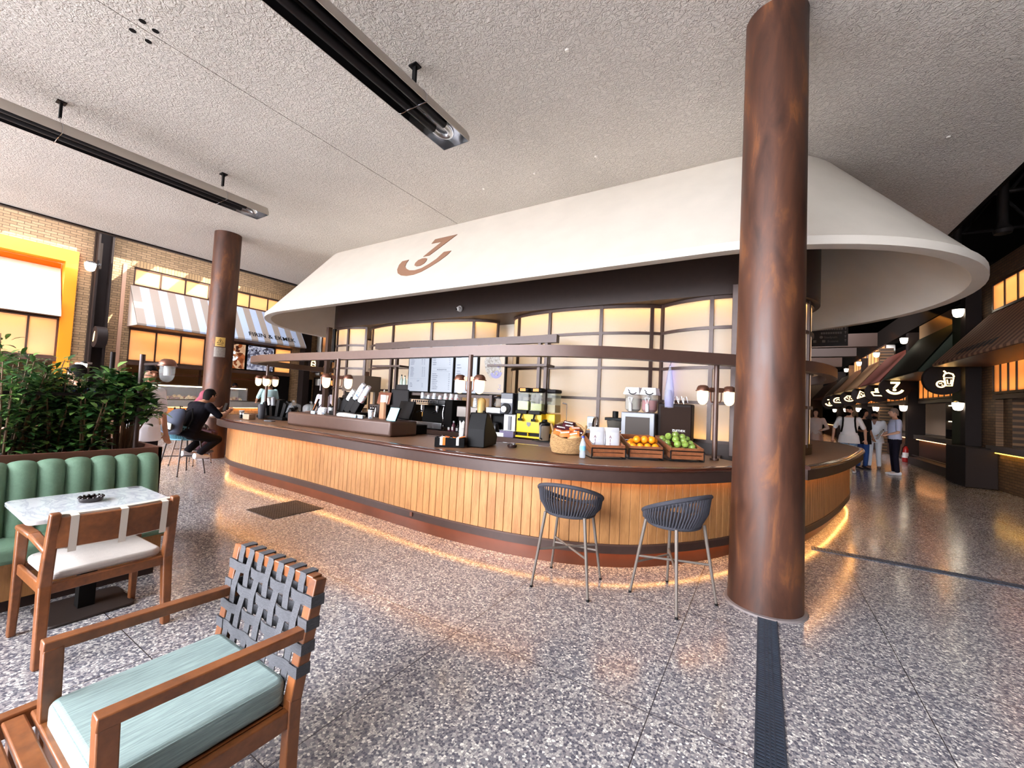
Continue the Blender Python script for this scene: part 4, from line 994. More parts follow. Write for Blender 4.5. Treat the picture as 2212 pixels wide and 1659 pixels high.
def m2(b, w):
    rows(b,-w+0.06,0.88,2,0.12,0.035,(0.17,)); line_(b,w,0.80); text(b,'TAZE VE SOĞUK',0.034,O_(0,0.75),UX,UZ,0.001,'CENTER'); line_(b,w,0.73); rows(b,-w+0.05,0.68,6,0.09,0.034,(0.17,)); line_(b,w,0.45)
    text(b,'MEŞRUBATLAR',0.034,O_(0,0.41),UX,UZ,0.001,'CENTER'); line_(b,w,0.39); rows(b,-w+0.05,0.34,9,0.14,0.034,(0.17,))
def m3(b, w):
    line_(b,w,0.78); text(b,'MATCHA',0.034,O_(0,0.73),UX,UZ,0.001,'CENTER'); line_(b,w,0.70); rows(b,-w+0.05,0.66,2,0.1,0.03); rows(b,-w+0.05,0.50,2,0.11,0.05); rows(b,-w+0.05,0.39,3,0.1,0.04); rows(b,-w+0.05,0.22,2,0.1,0.034)
menu(-5.78,-5.24,'pale blue menu screen headed KAHVELER, the one nearest the shelf bottles',scr,m1)
menu(-5.21,-4.67,'pale blue menu screen with two headings, above the white paper cups',scr,m2)
menu(-4.64,-4.14,'pale blue menu screen headed MATCHA, partly behind the lantern',scr,m3)
def m4(b, w): b.box(-w+0.03,w-0.03,-0.0345,-0.0342,0.03,0.04)
d4 = menu(-4.11,-3.58,'tan poster screen with a pale iced drink and purple smile',emit('screen_tan',(206,170,118),0.72,(20,18,14)),m4)
b = MB(); strokes(b, arcpts(-0.15,0.86,0.07,180,380,12), 0.02, O_(0,0), UX, UZ, 0.002)
b.extr(arcpts(0.06,0.5,0.022,0,330,10), O_(0,0), UX, UZ, 0.003); b.extr(arcpts(0.13,0.475,0.022,0,330,10), O_(0,0), UX, UZ, 0.003)
strokes(b, arcpts(0.09,0.38,0.09,190,360,12,0.08), 0.05, O_(0,0), UX, UZ, 0.003); strokes(b, arcpts(0.1,0.36,0.035,-60,220,10), 0.022, O_(0,0), UX, UZ, 0.003)
strokes(b, arcpts(0.17,0.12,0.028,190,350,8), 0.008, O_(0,0), UX, UZ, 0.002); strokes(b, [(0.15,0.17),(0.19,0.17),(0.17,0.12)], 0.008, O_(0,0), UX, UZ, 0.002)
obj('purple_mark', b, emit('screen_purple',(110,96,200),0.7,(10,10,20)), d4, smooth=False)
b = MB(); b.extr([(-0.16,0.56),(-0.03,0.8),(0.1,0.8),(0.14,0.62),(0.2,0.5),(0.17,0.3),(-0.02,0.28),(-0.12,0.4)], O_(0,0), UX, UZ, 0.0008); b.extr([(-0.13,0.72),(-0.1,0.72),(-0.04,0.6),(-0.08,0.6)], O_(0,0), UX, UZ, 0.001); b.extr([(0.15,0.9),(0.18,0.9),(0.15,0.62),(0.12,0.62)], O_(0,0), UX, UZ, 0.001)
obj('drink_picture', b, m_food('iced_picture',(150,136,122),(196,186,176),(232,226,222),45), d4, smooth=False)

# ---------------------------------------------------------------- back counter machines
def bottle(x, y, z, h, r, m, label, group=None, capm=None):
    root = thing('bottle', label, 'bottle', (x,y,z), 0, group)
    b = MB(); b.lathe([(r*0.9,0),(r,0.01),(r,h*0.55),(r*0.85,h*0.66),(r*0.36,h*0.82),(r*0.34,h*0.93)], n=14); obj('bottle_body', b, m, root)
    b = MB(); b.lathe([(r*0.4,h*0.92),(r*0.4,h),(r*0.3,h+0.002)], n=12); obj('cap', b, capm or M['white'], root); return root
cup_red = mat('cup_red_print',(236,228,224),0.5); 
def m_cup(name, c, s=26):
    m, nt, b, out = new_mat(name); v = coords(nt); n = noise(nt, v, s, 2)
    nt.links.new(ramp(nt, n.outputs[0], [(0,lin((236,236,238))),(0.60,lin((236,236,238))),(0.61,lin(c)),(1,lin(c))],'CONSTANT'), b.inputs['Base Color']); b.inputs['Roughness'].default_value = 0.5; return m
CUPB = m_cup('cup_blue_print',(110,136,170)); CUPR = m_cup('cup_red_print2',(214,74,50)); CUPG = m_cup('cup_dark_print',(60,64,72),60)
def cup_mesh(h, r0, r1): 
    b = MB(); b.lathe([(r0,0),(r0*1.01,0.004),(r1,h-0.004),(r1*1.05,h),(r1*0.96,h)], n=16); return b
def inverted(h, n, r0=0.042, r1=0.03):
    b = MB()
    for i in range(n): b.lathe([(r0*1.04,0.008*i+0.012*i),(r0*1.04,0.006+0.02*i),(r0,0.008+0.02*i),(r1,h+0.02*i),(r1*0.9,h+0.02*i)], n=16)
    return b
em = thing('espresso_machine','black and steel two-group espresso machine under the menu screens','coffee machine',(-5.08,5.70,BT))
b = MB(); b.box(-0.52,0.5,-0.1,0.26,0.42,0.54); b.box(-0.5,0.5,0.1,0.26,0.1,0.42); b.box(0.36,0.52,-0.24,0.26,0.06,0.54); obj('machine_body', b, M['black_matte'], em, bevel=0.015)
b = MB(); b.box(-0.52,0.36,-0.24,-0.1,0.44,0.54); obj('front_hood', b, M['black_gloss'], em, bevel=0.015)
b = MB(); b.box(-0.52,0.36,-0.25,-0.238,0.432,0.446); b.box(-0.46,0.2,-0.246,-0.24,0.46,0.52); obj('chrome_trim', b, M['chrome'], em)
b = MB()
for i in range(11): b.box(-0.42+0.052*i,-0.385+0.052*i,-0.249,-0.246,0.47,0.51)
obj('lettering', b, M['black'], em, smooth=False)
b = MB(); b.box(-0.54,0.36,-0.26,0.1,0.06,0.1); b.box(-0.54,0.34,-0.3,-0.24,0.02,0.13); obj('drip_tray', b, M['steel'], em, bevel=0.006)
for x in (-0.28,0.08):
    b = MB(); b.cyl((x,-0.12,0.42),(x,-0.12,0.34),0.045,n=16); b.cyl((x,-0.12,0.345),(x,-0.12,0.30),0.036,n=16); obj('group_head', b, M['chrome'], em)
    b = MB(); b.cyl((x,-0.15,0.32),(x+0.03,-0.3,0.29),0.013,n=10); obj('portafilter_handle', b, M['black'], em)
for x in (-0.47,0.3):
    b = MB(); b.tube([(x,-0.2,0.42),(x,-0.23,0.3),(x+0.02,-0.22,0.14)],0.007,8); obj('steam_wand', b, M['chrome'], em)
b = MB(); b.cyl((-0.55,-0.16,0.40),(-0.55,-0.2,0.40),0.06,n=18); obj('steam_knob', b, M['black'], em)
for x in (-0.45,0.3):
    b = MB(); b.cyl((x,-0.18,0),(x,-0.18,0.06),0.022,n=12); b.cyl((x,0.18,0),(x,0.18,0.06),0.022,n=12); obj('foot', b, M['chrome'], em)
ccs = [(-5.50,0,0.15,3,'b'),(-5.42,1,0.16,4,'b'),(-5.35,0,0.16,3,'b'),(-5.27,1,0.09,2,'b'),(-5.22,0,0.15,3,'b'),(-5.13,1,0.15,3,'b'),(-5.05,0,0.11,2,'b'),(-4.99,1,0.09,2,'r'),(-4.92,0,0.12,2,'r'),(-4.86,1,0.15,3,'r'),(-4.79,0,0.13,2,'r'),(-4.73,1,0.13,2,'r'),(-4.67,0,0.13,2,'r'),(-4.61,1,0.12,2,'r')]
for i,(x,k,h,n,c) in enumerate(ccs):
    o = obj('paper_cup_stack', inverted(h-0.02*n,n,0.042,0.031), CUPB if c=='b' else CUPR); o.location = (x,5.72-0.09*k if k else 5.80,BT+0.542)
    tag(o,('upside-down stack of white blue-printed paper cups on the espresso machine' if c=='b' else 'upside-down stack of white red-printed paper cups on the espresso machine'),'cup','blue-printed cups on the espresso machine' if c=='b' else 'red-printed cups on the espresso machine')
# ice box with bottles, sauces
b = MB(); b.box(-6.2,-5.72,5.55,5.95,BT,1.62); tag(obj('ice_machine', b, M['charcoal'], bevel=0.02), 'tall dark box machine beside the espresso machine with a bottle crate on top','machine')
cr_ = thing('bottle_crate','small clear-sided black crate on the tall dark machine','crate',(-6.05,5.72,1.622))
b = MB(); b.box(-0.13,0.36,-0.12,0.12,0,0.02); b.box(-0.13,0.36,-0.12,-0.11,0.02,0.09); b.box(-0.13,0.36,0.11,0.12,0.02,0.09); b.box(-0.13,-0.12,-0.12,0.12,0.02,0.09); b.box(0.35,0.36,-0.12,0.12,0.02,0.09); obj('crate_walls', b, M['charcoal'], cr_, smooth=False)
syr = mat('syrup_bottle',(206,222,210),0.2)
for i,(x,y) in enumerate(((-6.11,5.72),(-6.0,5.7),(-5.9,5.72),(-5.78,5.7))): bottle(x,y,1.643,0.27-0.02*(i % 2),0.033,syr,'syrup bottle with a green label in the crate on the tall dark machine','syrup bottles in the crate',M['black'])
bottle(-6.47,5.62,1.3,0.30,0.034,syr,'pale green-labelled bottle standing clear of the crate of syrups',None,M['white'])
b = MB(); b.box(-6.75,-6.25,5.5,5.9,BT,1.3); tag(obj('box_cabinet', b, M['bronze_dark'], bevel=0.01), 'low brown box cabinet on the back counter near the paper cup holders','cabinet')
for i,(x,y,c,h,l) in enumerate(((-4.62,5.35,(112,40,60),0.16,'maroon squeeze bottle by the espresso machine'),(-4.54,5.36,(120,60,80),0.15,'plum sauce bottle with a round pale label'),(-4.44,5.38,(40,38,40),0.12,'black pump bottle with white label by the straws'),(-4.3,5.36,(44,42,44),0.12,'dark jar with a grey label behind the straws'),(-4.18,5.38,(36,34,36),0.12,'dark jar with a wide white label behind the straws'),(-4.05,5.4,(36,34,36),0.11,'small dark jar with a white label by the lamp post'))):
    root = thing('sauce_bottle', l, 'bottle', (x,5.5,BT))
    b = MB(); b.lathe([(0.032,0),(0.034,h*0.7),(0.02,h*0.85),(0.014,h)],n=12); obj('bottle_body', b, mat('sauce_%d'%i,c,0.35), root)
    b = MB(); b.cb((0,-0.035,h*0.35),(0.04,0.004,h*0.4)); obj('label', b, M['paper'], root)
    b = MB(); b.lathe([(0.016,h),(0.016,h+0.03)],n=10); obj('cap', b, M['white'] if i<2 else M['black'], root)
gm = thing('milk_cooler','grey box appliance with cup stacks on top behind the lamp post','appliance',(-4.24,5.66,BT))
b = MB(); b.box(-0.22,0.22,-0.2,0.2,0.26,0.44); obj('grey_housing', b, mat('warm_grey',(150,142,136),0.35,0.3), gm, bevel=0.012)
b = MB(); b.box(-0.2,0.2,-0.16,0.2,0.0,0.26); obj('black_base', b, M['black'], gm)
for i,(x,n,h) in enumerate(((-4.36,2,0.13),(-4.20,4,0.17),(-4.12,3,0.14),(-4.06,2,0.12))):
    o = obj('paper_cup_stack', inverted(h-0.02*n,n,0.036,0.027), CUPG); o.location = (x,5.66-0.03*(i%2),BT+0.442); tag(o,'stack of small dark-printed paper cups on the grey appliance','cup','dark-printed cups on the grey appliance')
cm = thing('filter_coffee_maker','black filter coffee maker with a glass jug on its top plate','coffee machine',(-3.7,5.66,BT))
b = MB(); b.box(-0.14,0.14,-0.02,0.18,0,0.46); b.box(-0.14,0.14,-0.18,0.18,0.34,0.46); b.box(-0.14,0.14,-0.18,0.18,0,0.04); obj('maker_body', b, M['black'], cm, bevel=0.01)
b = MB(); b.box(-0.15,0.12,-0.19,-0.178,0.37,0.45); obj('control_panel', b, M['steel'], cm)
def jug(x, y, z, label):
    root = thing('glass_jug', label, 'jug', (x,y,z))
    b = MB(); b.lathe([(0.05,0.0),(0.085,0.01),(0.09,0.04),(0.06,0.13),(0.055,0.15)],n=18); obj('jug_bowl', b, M['clear'] if z>1.2 else M['black_gloss'], root)
    b = MB(); b.lathe([(0.058,0.145),(0.058,0.165),(0.03,0.18)],n=16); obj('lid', b, M['black'], root)
    b = MB(); b.tube([(-0.055,0,0.15),(-0.12,0,0.15),(-0.13,0,0.12),(-0.12,0,0.03),(-0.085,0,0.03)],0.011,8); obj('handle', b, M['black'], root)
jug(-3.68,5.6,BT+0.465,'clear glass coffee jug on top of the filter maker'); jug(-3.7,5.56,BT+0.045,'dark coffee-filled jug on the lower plate of the filter maker')
gr = thing('coffee_grinder','tall black and white coffee grinder with a big dial','grinder',(-3.42,5.64,BT))
b = MB(); b.box(-0.09,0.17,-0.08,0.2,0.0,0.7); obj('grinder_body', b, M['black'], gr, bevel=0.008)
b = MB(); b.box(-0.15,0.08,-0.18,-0.06,0.36,0.7); obj('grinder_head', b, mat('slate',(58,60,68),0.35), gr, bevel=0.012)
b = MB(); b.box(-0.14,0.07,-0.187,-0.18,0.54,0.6); obj('name_plate', b, M['white'], gr)
b = MB(); b.cyl((-0.04,-0.18,0.45),(-0.04,-0.2,0.45),0.085,n=24); obj('dial_scale', b, M['black'], gr)
b = MB(); b.cyl((-0.055,-0.2,0.44),(-0.055,-0.235,0.44),0.05,n=20); obj('dial_knob', b, M['white'], gr)
b = MB(); b.box(-0.12,0.09,-0.1,-0.07,0.02,0.36); obj('chute_panel', b, M['white'], gr)
b = MB(); b.cb((0.0,-0.115,0.22),(0.05,0.03,0.22)); obj('spout', b, M['grey'], gr)
tb = thing('plastic_tub','small clear purple-tinted plastic tub before the grinder','tub',(-3.42,5.5,BT+0.0)); tb.location = (-3.42,5.48,BT)
b = MB(); b.box(-0.13,0.13,-0.05,0.05,0.0,0.10); obj('tub_body', b, glass('purple_clear',(150,140,170),0.1,0.6), tb, bevel=0.008); b = MB(); b.box(-0.14,0.14,-0.055,0.055,0.10,0.115); obj('rim', b, M['clear'], tb)
b = MB(); b.cb((-3.56,5.435,BT+0.035),(0.18,0.012,0.06)); tag(obj('price_card', b, M['paper']), 'white and blue card leaning in front of the plastic tub','card')
# yellow juice dispenser
yl = mat('juice_yellow',(238,196,20),0.35)
jd = thing('juice_dispenser','bright yellow twin-tank cold drink dispenser on the back counter','drink dispenser',(-3.0,5.62,BT))
b = MB(); b.box(-0.27,0.17,-0.14,0.2,0.1,0.40); b.box(0.17,0.33,-0.02,0.2,0.1,0.40); obj('yellow_housing', b, yl, jd, bevel=0.01)
b = MB(); b.box(-0.27,0.17,-0.16,0.1,0.02,0.05); b.box(-0.06,-0.045,-0.16,0.1,0.04,0.1); obj('drip_tray', b, yl, jd, bevel=0.005)
b = MB(); b.box(-0.26,-0.07,-0.12,0.16,0.04,0.1); b.box(-0.04,0.16,-0.12,0.16,0.04,0.1); obj('tray_recess', b, M['black'], jd)
liq = [mat('lemonade',(196,200,104),0.25),mat('lemonade_dark',(178,178,84),0.25)]
for i,x in enumerate((-0.17,0.06)):
    b = MB(); b.box(x-0.1,x+0.1,-0.14,0.2,0.44,0.72); tk = obj('clear_tank', b, glass('tank_glass',(232,236,228),0.05,0.22), jd, bevel=0.015)
    b = MB(); b.box(x-0.092,x+0.092,-0.132,0.19,0.445,0.58-0.03*i); obj('drink', b, liq[i], tk)
    b = MB(); b.box(x-0.105,x+0.105,-0.15,0.21,0.72,0.79); obj('tank_lid', b, M['black'], jd, bevel=0.03)
    b = MB(); b.box(x-0.055,x+0.045,-0.153,-0.15,0.735,0.78); obj('lid_sticker', b, mat('sticker_orange',(236,150,50),0.5), jd)
    b = MB(); b.box(x-0.1,x+0.1,-0.19,-0.12,0.385,0.44); obj('tap_block', b, M['black'], jd, bevel=0.006)
    b = MB(); b.beam((x,-0.16,0.39),(x,-0.2,0.30),0.022,0.02); b.beam((x,-0.2,0.315),(x,-0.21,0.28),0.07,0.02); obj('tap_lever', b, M['black'], jd)
b = MB(); b.box(0.17,0.32,0.0,0.2,0.42,0.72); t3 = obj('clear_tank', b, bpy.data.materials['tank_glass'], jd, bevel=0.012); b = MB(); b.box(0.18,0.31,0.01,0.19,0.425,0.54); obj('drink', b, mat('orange_drink',(186,150,80),0.3), t3)
b = MB(); b.box(0.165,0.33,-0.02,0.21,0.72,0.78); obj('tank_lid', b, M['charcoal'], jd, bevel=0.02)
b = MB(); b.extr([(-0.035,0.06),(0.035,0.06),(0.035,0.02),(0,-0.01),(-0.035,0.02)],(-0.05,-0.141,0.2),UX,UZ,0.004); obj('shield_badge', b, M['grey'], jd)
bj = thing('blender_jug','clear blender jug with a grey handle on a dark pad','jug',(-2.78,5.42,BT)); bj.location = (-2.76,5.45,BT)
b = MB(); b.lathe([(0.07,0.01),(0.075,0.03),(0.085,0.22),(0.08,0.235)],n=18); obj('jug_wall', b, glass('smoky_clear',(206,186,160),0.08,0.35), bj)
b = MB(); b.lathe([(0.085,0.23),(0.085,0.27),(0.04,0.29),(0.035,0.32)],n=18); obj('lid', b, M['black'], bj)
b = MB(); b.tube([(0.0,-0.085,0.25),(0.0,-0.13,0.24),(0.0,-0.135,0.06),(0.0,-0.09,0.04)],0.014,8); obj('handle', b, M['grey'], bj)
b = MB(); b.box(-0.14,0.17,-0.12,0.1,0.0,0.012); obj('pad', b, M['black'], bj)
b = MB(); b.tube([(-2.5,5.66,BT),(-2.51,5.66,1.49)],0.006,8); b.tube([(-2.51,5.66,1.49),(-2.58,5.66,1.505)],0.012,8); tag(obj('frother_rod', b, M['steel']), 'thin steel rod with a black hooked tip behind the basket','rod')
sd = thing('soap_dispenser','pale blue-grey wall dispenser on the glass above the basket','dispenser',(-2.22,5.96,1.13))
b = MB(); b.box(-0.06,0.06,-0.05,0.05,0,0.19); obj('dispenser_body', b, mat('pale_blue',(176,190,204),0.35), sd, bevel=0.015); b = MB(); b.cb((0,-0.055,0.06),(0.05,0.02,0.07)); obj('push_lever', b, M['grey'], sd)
b = MB(); b.tube([(-2.1,5.7,BT),(-2.1,5.7,1.24),(-2.08,5.68,1.30),(-2.05,5.65,1.31),(-2.02,5.62,1.28),(-2.01,5.61,1.22)],0.014,10); tag(obj('tap', b, M['chrome']), 'curved chrome tap behind the silver coffee bags','tap')
jx = thing('juicer','black juicer with a round feed chute and clear bowl','juicer',(-1.75,5.62,BT))
b = MB(); b.box(-0.11,0.11,-0.1,0.14,0.0,0.22); obj('motor_base', b, M['black_gloss'], jx, bevel=0.02)
b = MB(); b.lathe([(0.06,0.22),(0.10,0.26),(0.115,0.36),(0.1,0.38)],n=20); obj('clear_bowl', b, glass('juicer_bowl',(120,116,108),0.1,0.5), jx)
b = MB(); b.box(-0.12,0.12,-0.1,0.12,0.37,0.41); b.cyl((0,0,0.4),(0,0,0.5),0.04,n=16); obj('feed_chute', b, M['black'], jx, bevel=0.006)
# slush machine
sm = thing('slush_machine','grey slush machine with two clear tanks, one red, and white lids','drink dispenser',(-1.42,5.68,BT)); 
b = MB(); b.box(-0.22,0.22,-0.16,0.3,0.0,0.50); obj('machine_housing', b, mat('machine_grey',(122,124,130),0.4,0.2), sm, bevel=0.01)
b = MB(); b.box(-0.16,0.16,-0.166,-0.16,0.14,0.44); obj('front_panel', b, mat('taupe',(66,58,52),0.5,spec=0.2), sm)
for i,(x,c,nm) in enumerate(((-0.1,(206,206,192),'pale'),(0.12,(196,64,70),'red'))):
    b = MB(); b.lathe([(0.0,0),(0.06,0.0),(0.1,0.04),(0.105,0.1),(0.105,0.24)],(x,-0.02,0.5),20,1,1.2); tk = obj('clear_tank', b, glass('slush_tank_'+nm,(226,224,222),0.06,0.25), sm)
    b = MB(); b.lathe([(0.0,0.01),(0.055,0.01),(0.095,0.045),(0.098,0.1),(0.098,0.19-0.02*i)],(x,-0.02,0.5),20,1,1.2); obj('slush', b, mat('slush_'+nm,c,0.35), tk)
    b = MB(); b.add([(x-0.11,-0.15,0.74),(x+0.11,-0.15,0.74),(x+0.11,0.12,0.74),(x-0.11,0.12,0.74),(x-0.09,-0.09,0.84),(x+0.09,-0.09,0.84),(x+0.09,0.1,0.84),(x-0.09,0.1,0.84)],[(0,1,2,3),(4,5,6,7),(0,1,5,4),(1,2,6,5),(2,3,7,6),(3,0,4,7)]); ld = obj('tank_lid', b, M['white'], sm, bevel=0.006)
    b = MB(); dd = Vector((0,0.06,0.1)).normalized(); strokes(b, arcpts(0.02,0.06,0.055,200,330,10), 0.014, Vector((x,-0.151,0.74)), UX, dd, 0.003); strokes(b,[(-0.05,0.08),(-0.035,0.055),(-0.02,0.05)],0.01,Vector((x,-0.151,0.74)),UX,dd,0.003); obj('lid_mark', b, M['charcoal'], ld)
    b = MB(); b.cyl((x,-0.145,0.52),(x,-0.165,0.62),0.022,n=10); b.tube([(x-0.03,-0.16,0.70),(x+0.03,-0.16,0.70),(x,-0.165,0.6),(x-0.03,-0.16,0.70)],0.007,6); obj('tap_handle', b, M['white'], sm)
zx = thing('citrus_machine','dark brown glass-fronted citrus machine lettered in white','juicer',(-1.03,5.9,BT)); zx.location = (-0.98,5.78,BT)
b = MB(); b.box(-0.21,0.21,-0.14,0.1,0.0,0.64); obj('machine_body', b, M['dark'], zx, bevel=0.015)
b = MB(); b.box(-0.17,0.2,-0.146,-0.14,0.2,0.6); obj('dark_window', b, mat('smoked_front',(40,25,17),0.5,spec=0.05), zx)
b = MB(); text(b,'zumex',0.06,(-0.02,-0.147,0.28),UX,UZ,0.002); obj('machine_lettering', b, M['paper'], zx, smooth=False)
b = MB(); b.box(-0.1,0.14,-0.148,-0.14,0.07,0.17); obj('tray_slot', b, M['black'], zx); b = MB(); b.box(0.0,0.06,-0.151,-0.147,0.1,0.13); obj('badge', b, M['paper'], zx)
b = MB()
for i in range(5): b.tube([(-0.15+0.06*i,0,0.64),(-0.15+0.06*i,0,0.72),(-0.12+0.06*i,0,0.74),(-0.1+0.06*i,0,0.66)],0.004,6)
obj('wire_basket', b, M['chrome'], zx)
hb = thing('hanging_bag','clear plastic bag with purple contents hanging from the ring beam','bag',(-0.86,4.62,1.5)); 
b = MB(); b.lathe([(0.0,0.0),(0.045,0.01),(0.055,0.1),(0.045,0.22),(0.02,0.4),(0.006,0.47)],n=14,sy=0.6); obj('plastic_film', b, glass('bag_film',(214,216,226),0.15,0.22), hb)
b = MB(); b.lathe([(0.0,0.01),(0.04,0.02),(0.045,0.1),(0.02,0.2)],n=12,sy=0.5); obj('contents', b, mat('purple_stuff',(104,92,150),0.6), hb)
b = MB(); b.tube([(0,0,0.46),(0.01,0,0.5),(0.0,0.0,0.51)],0.003,5); obj('hook', b, M['steel'], hb)
b = MB()
for z,w in ((2.08,0.05),(1.95,0.04),(1.85,0.05),(1.72,0.04)): b.cb((-1.12,6.30,z),(w,0.01,0.09))
b.box(-1.13,-1.11,6.305,6.315,1.55,2.14); tag(obj('blue_sign', b, emit('led_blue',(20,50,255),3.0)), 'slim upright blue glowing sign in the gap between two glass bays','sign')
b = MB(); b.box(-0.2,-0.14,5.80,5.84,1.55,2.75); tag(obj('wall_speaker', b, M['black'], bevel=0.006), 'tall thin black speaker beside the thick column','speaker')
b = MB(); b.box(-8.62,-8.54,5.85,5.9,2.2,2.98); tag(obj('wall_speaker', b, M['black'], bevel=0.006), 'tall thin black speaker on the far end of the glass bays','speaker')

# ---------------------------------------------------------------- things on the front counter
def holder(x, y, rz, label, n=5, tilt=0.55, tubes=(), sc=1.0):
    root = thing('cup_dispenser', label, 'cup dispenser', (x,y,TOP), rz)
    b = MB()
    P = [(-0.02,0),(0.5*sc,0),(0.5*sc,0.12*sc),(0.30*sc,0.33*sc),(0.06*sc,0.33*sc)] if False else None
    b.extr([(0,0),(0.34*sc,0),(0.36*sc,0.08*sc),(0.16*sc,0.36*sc),(0.0,0.2*sc)],(0,-0.08*sc,0),(1,0,0),(0,0,1),-0.22*sc)
    obj('sloped_case', b, M['black'], root, bevel=0.006, smooth=False)
    return root
cd = thing('lid_dispenser','tall black slanted lid dispenser with a clear golden tube of lids','dispenser',(-2.70,3.665,TOP),R(107))
b = MB(); b.extr([(0,0),(0.46,0),(0.50,0.10),(0.13,0.38),(0.06,0.38),(0.0,0.2)],(0,0.10,0),(1,0,0),(0,0,1),0.20); obj('slanted_case', b, M['black'], cd, bevel=0.008, smooth=False)
for k in range(4):
    b = MB(); p = Vector((0.14+0.085*k,0.0,0.385-0.077*k)); d = Vector((0.35,0,0.94)); b.beam(p-d*0.02,p+d*0.01,0.11,0.065,up=(1,0,0)); obj('slot', b, M['black_matte'], cd)
b = MB(); p = Vector((0.13,0,0.34)); d = Vector((0.22,0.05,0.97)).normalized(); b.cyl(p,p+d*0.17,0.048,n=18); b.sphere(p+d*0.17,0.048,16,8); obj('clear_tube', b, glass('gold_clear',(236,214,150),0.06,0.35), cd)
b = MB()
for i in range(7): b.cyl(p+d*(0.02*i),p+d*(0.02*i+0.012),0.042,n=16)
obj('lids', b, mat('gold_lids',(206,178,112),0.3,0.3), cd)
nb = thing('napkin_caddy','black napkin and sugar caddy with orange and white packets','caddy',(-2.86,3.69,TOP),R(38)); nb.location = (-2.93,3.50,TOP)
b = MB(); b.box(-0.16,0.16,-0.08,0.08,0,0.01); b.box(-0.16,0.16,-0.08,-0.07,0.01,0.1); b.box(-0.16,0.16,0.07,0.08,0.01,0.1); b.box(-0.16,-0.15,-0.08,0.08,0.01,0.1); b.box(0.15,0.16,-0.08,0.08,0.01,0.1); b.box(-0.01,0.0,-0.08,0.08,0.01,0.1); obj('caddy_box', b, M['black'], nb, smooth=False)
orn = mat('packet_orange',(236,120,40),0.5)
rr = random.Random(9)
for i in range(9):
    b = MB(); b.cb((0,0,0),(0.07,0.05,0.008),(rr.uniform(-.3,.3),rr.uniform(-.3,.3),rr.random()*3)); o = obj('sugar_packet', b, orn if i % 2 else M['paper'], bevel=0.003)
    a = R(38); lx = -0.12+0.03*(i % 4) if i < 5 else 0.04+0.03*(i % 4); ly = rr.uniform(-.03,.03); o.location = (-2.93+lx*math.cos(a)-ly*math.sin(a),3.50+lx*math.sin(a)+ly*math.cos(a),TOP+0.085+0.007*(i % 4)); tag(o,('orange sugar packet lying in the black caddy' if i % 2 else 'white sugar packet lying in the black caddy'),'packet','orange packets in the caddy' if i % 2 else 'white packets in the caddy')
for k,(sx,m_,l) in enumerate(((-0.105,M['paper'],'white stripe'),(-0.075,orn,'orange stripe'),(0.07,M['paper'],'white stripe'))):
    b = MB(); b.box(sx,sx+0.028,-0.083,-0.0795,0.02,0.105); obj('hanging_wrapper', b, m_, nb)
st = thing('straw_jar','clear jar of wrapped straws behind the black caddy','jar',(-2.86,3.74,TOP)); st.location = (-2.9,3.66,TOP)
b = MB(); b.lathe([(0.035,0),(0.035,0.2),(0.033,0.2)],n=14); obj('jar_wall', b, M['clear'], st)
b = MB()
for i in range(8):
    a = i*0.8; b.tube([(0.012*math.cos(a),0.012*math.sin(a),0.01),(0.026*math.cos(a),0.026*math.sin(a),0.26+0.01*(i % 3))],0.005,6)
obj('straws', b, M['paper'], st)
b = MB(); b.lathe([(0.05,0),(0.056,0.012),(0.056,0.035),(0.046,0.035),(0.044,0.015),(0.0,0.014)],n=24); o = obj('ashtray', b, mat('brown_glass',(46,30,28),0.15)); o.location = (-2.44,4.02,TOP); tag(o,'small round brown ashtray on the counter between the lid dispenser and basket','ashtray')
# basket of snack packs
bk_ = thing('wicker_basket','woven straw basket of snack packs on the counter','basket',(-1.78,4.09,TOP),R(25))
def m_weave():
    m, nt, b, out = new_mat('wicker'); v = coords(nt, (1,1,3)); n = noise(nt, v, 34, 4, 0.7); n.inputs['Distortion'].default_value = 1.5
    nt.links.new(ramp(nt, n.outputs[0], [(0.3,lin((112,80,46))),(0.55,lin((188,148,98))),(0.75,lin((214,178,126)))]), b.inputs['Base Color']); bump(nt,b,n.outputs[0],1.0,0.012); b.inputs['Roughness'].default_value = 0.8; return m
wk = m_weave(); b = MB(); rowsb = []
for z,r in ((0,0.14),(0.01,0.165),(0.09,0.188),(0.18,0.182),(0.24,0.165)):
    rowsb.append([Vector((r*1.05*math.cos(2*PI*i/28), r*0.9*math.sin(2*PI*i/28), z+(0.085*math.sin(2*PI*i/28)*(z/0.24) if z > 0.05 else 0))) for i in range(28)])
inn = [[Vector((p.x*0.93,p.y*0.93,p.z)) for p in r] for r in rowsb[::-1]]; inn[-1] = [Vector((p.x,p.y,0.02)) for p in inn[-1]]
b.grid(rowsb+inn, cu=True); b.face(rowsb[0]); b.face(inn[-1]); obj('woven_body', b, wk, bk_)
b = MB(); b.tube([Vector((p.x*0.97,p.y*0.97,p.z)) for p in rowsb[-1]],0.012,8,closed=True); obj('woven_rim', b, wk, bk_)
for s in (-1,1):
    b = MB(); b.tube([(s*0.165,0.05,0.25),(s*0.19,0.03,0.29),(s*0.185,-0.02,0.30),(s*0.165,-0.05,0.23)],0.012,8); obj('handle', b, wk, bk_)
mar = mat('pack_maroon',(74,26,36),0.35); po = mat('pack_orange',(232,120,56),0.4)
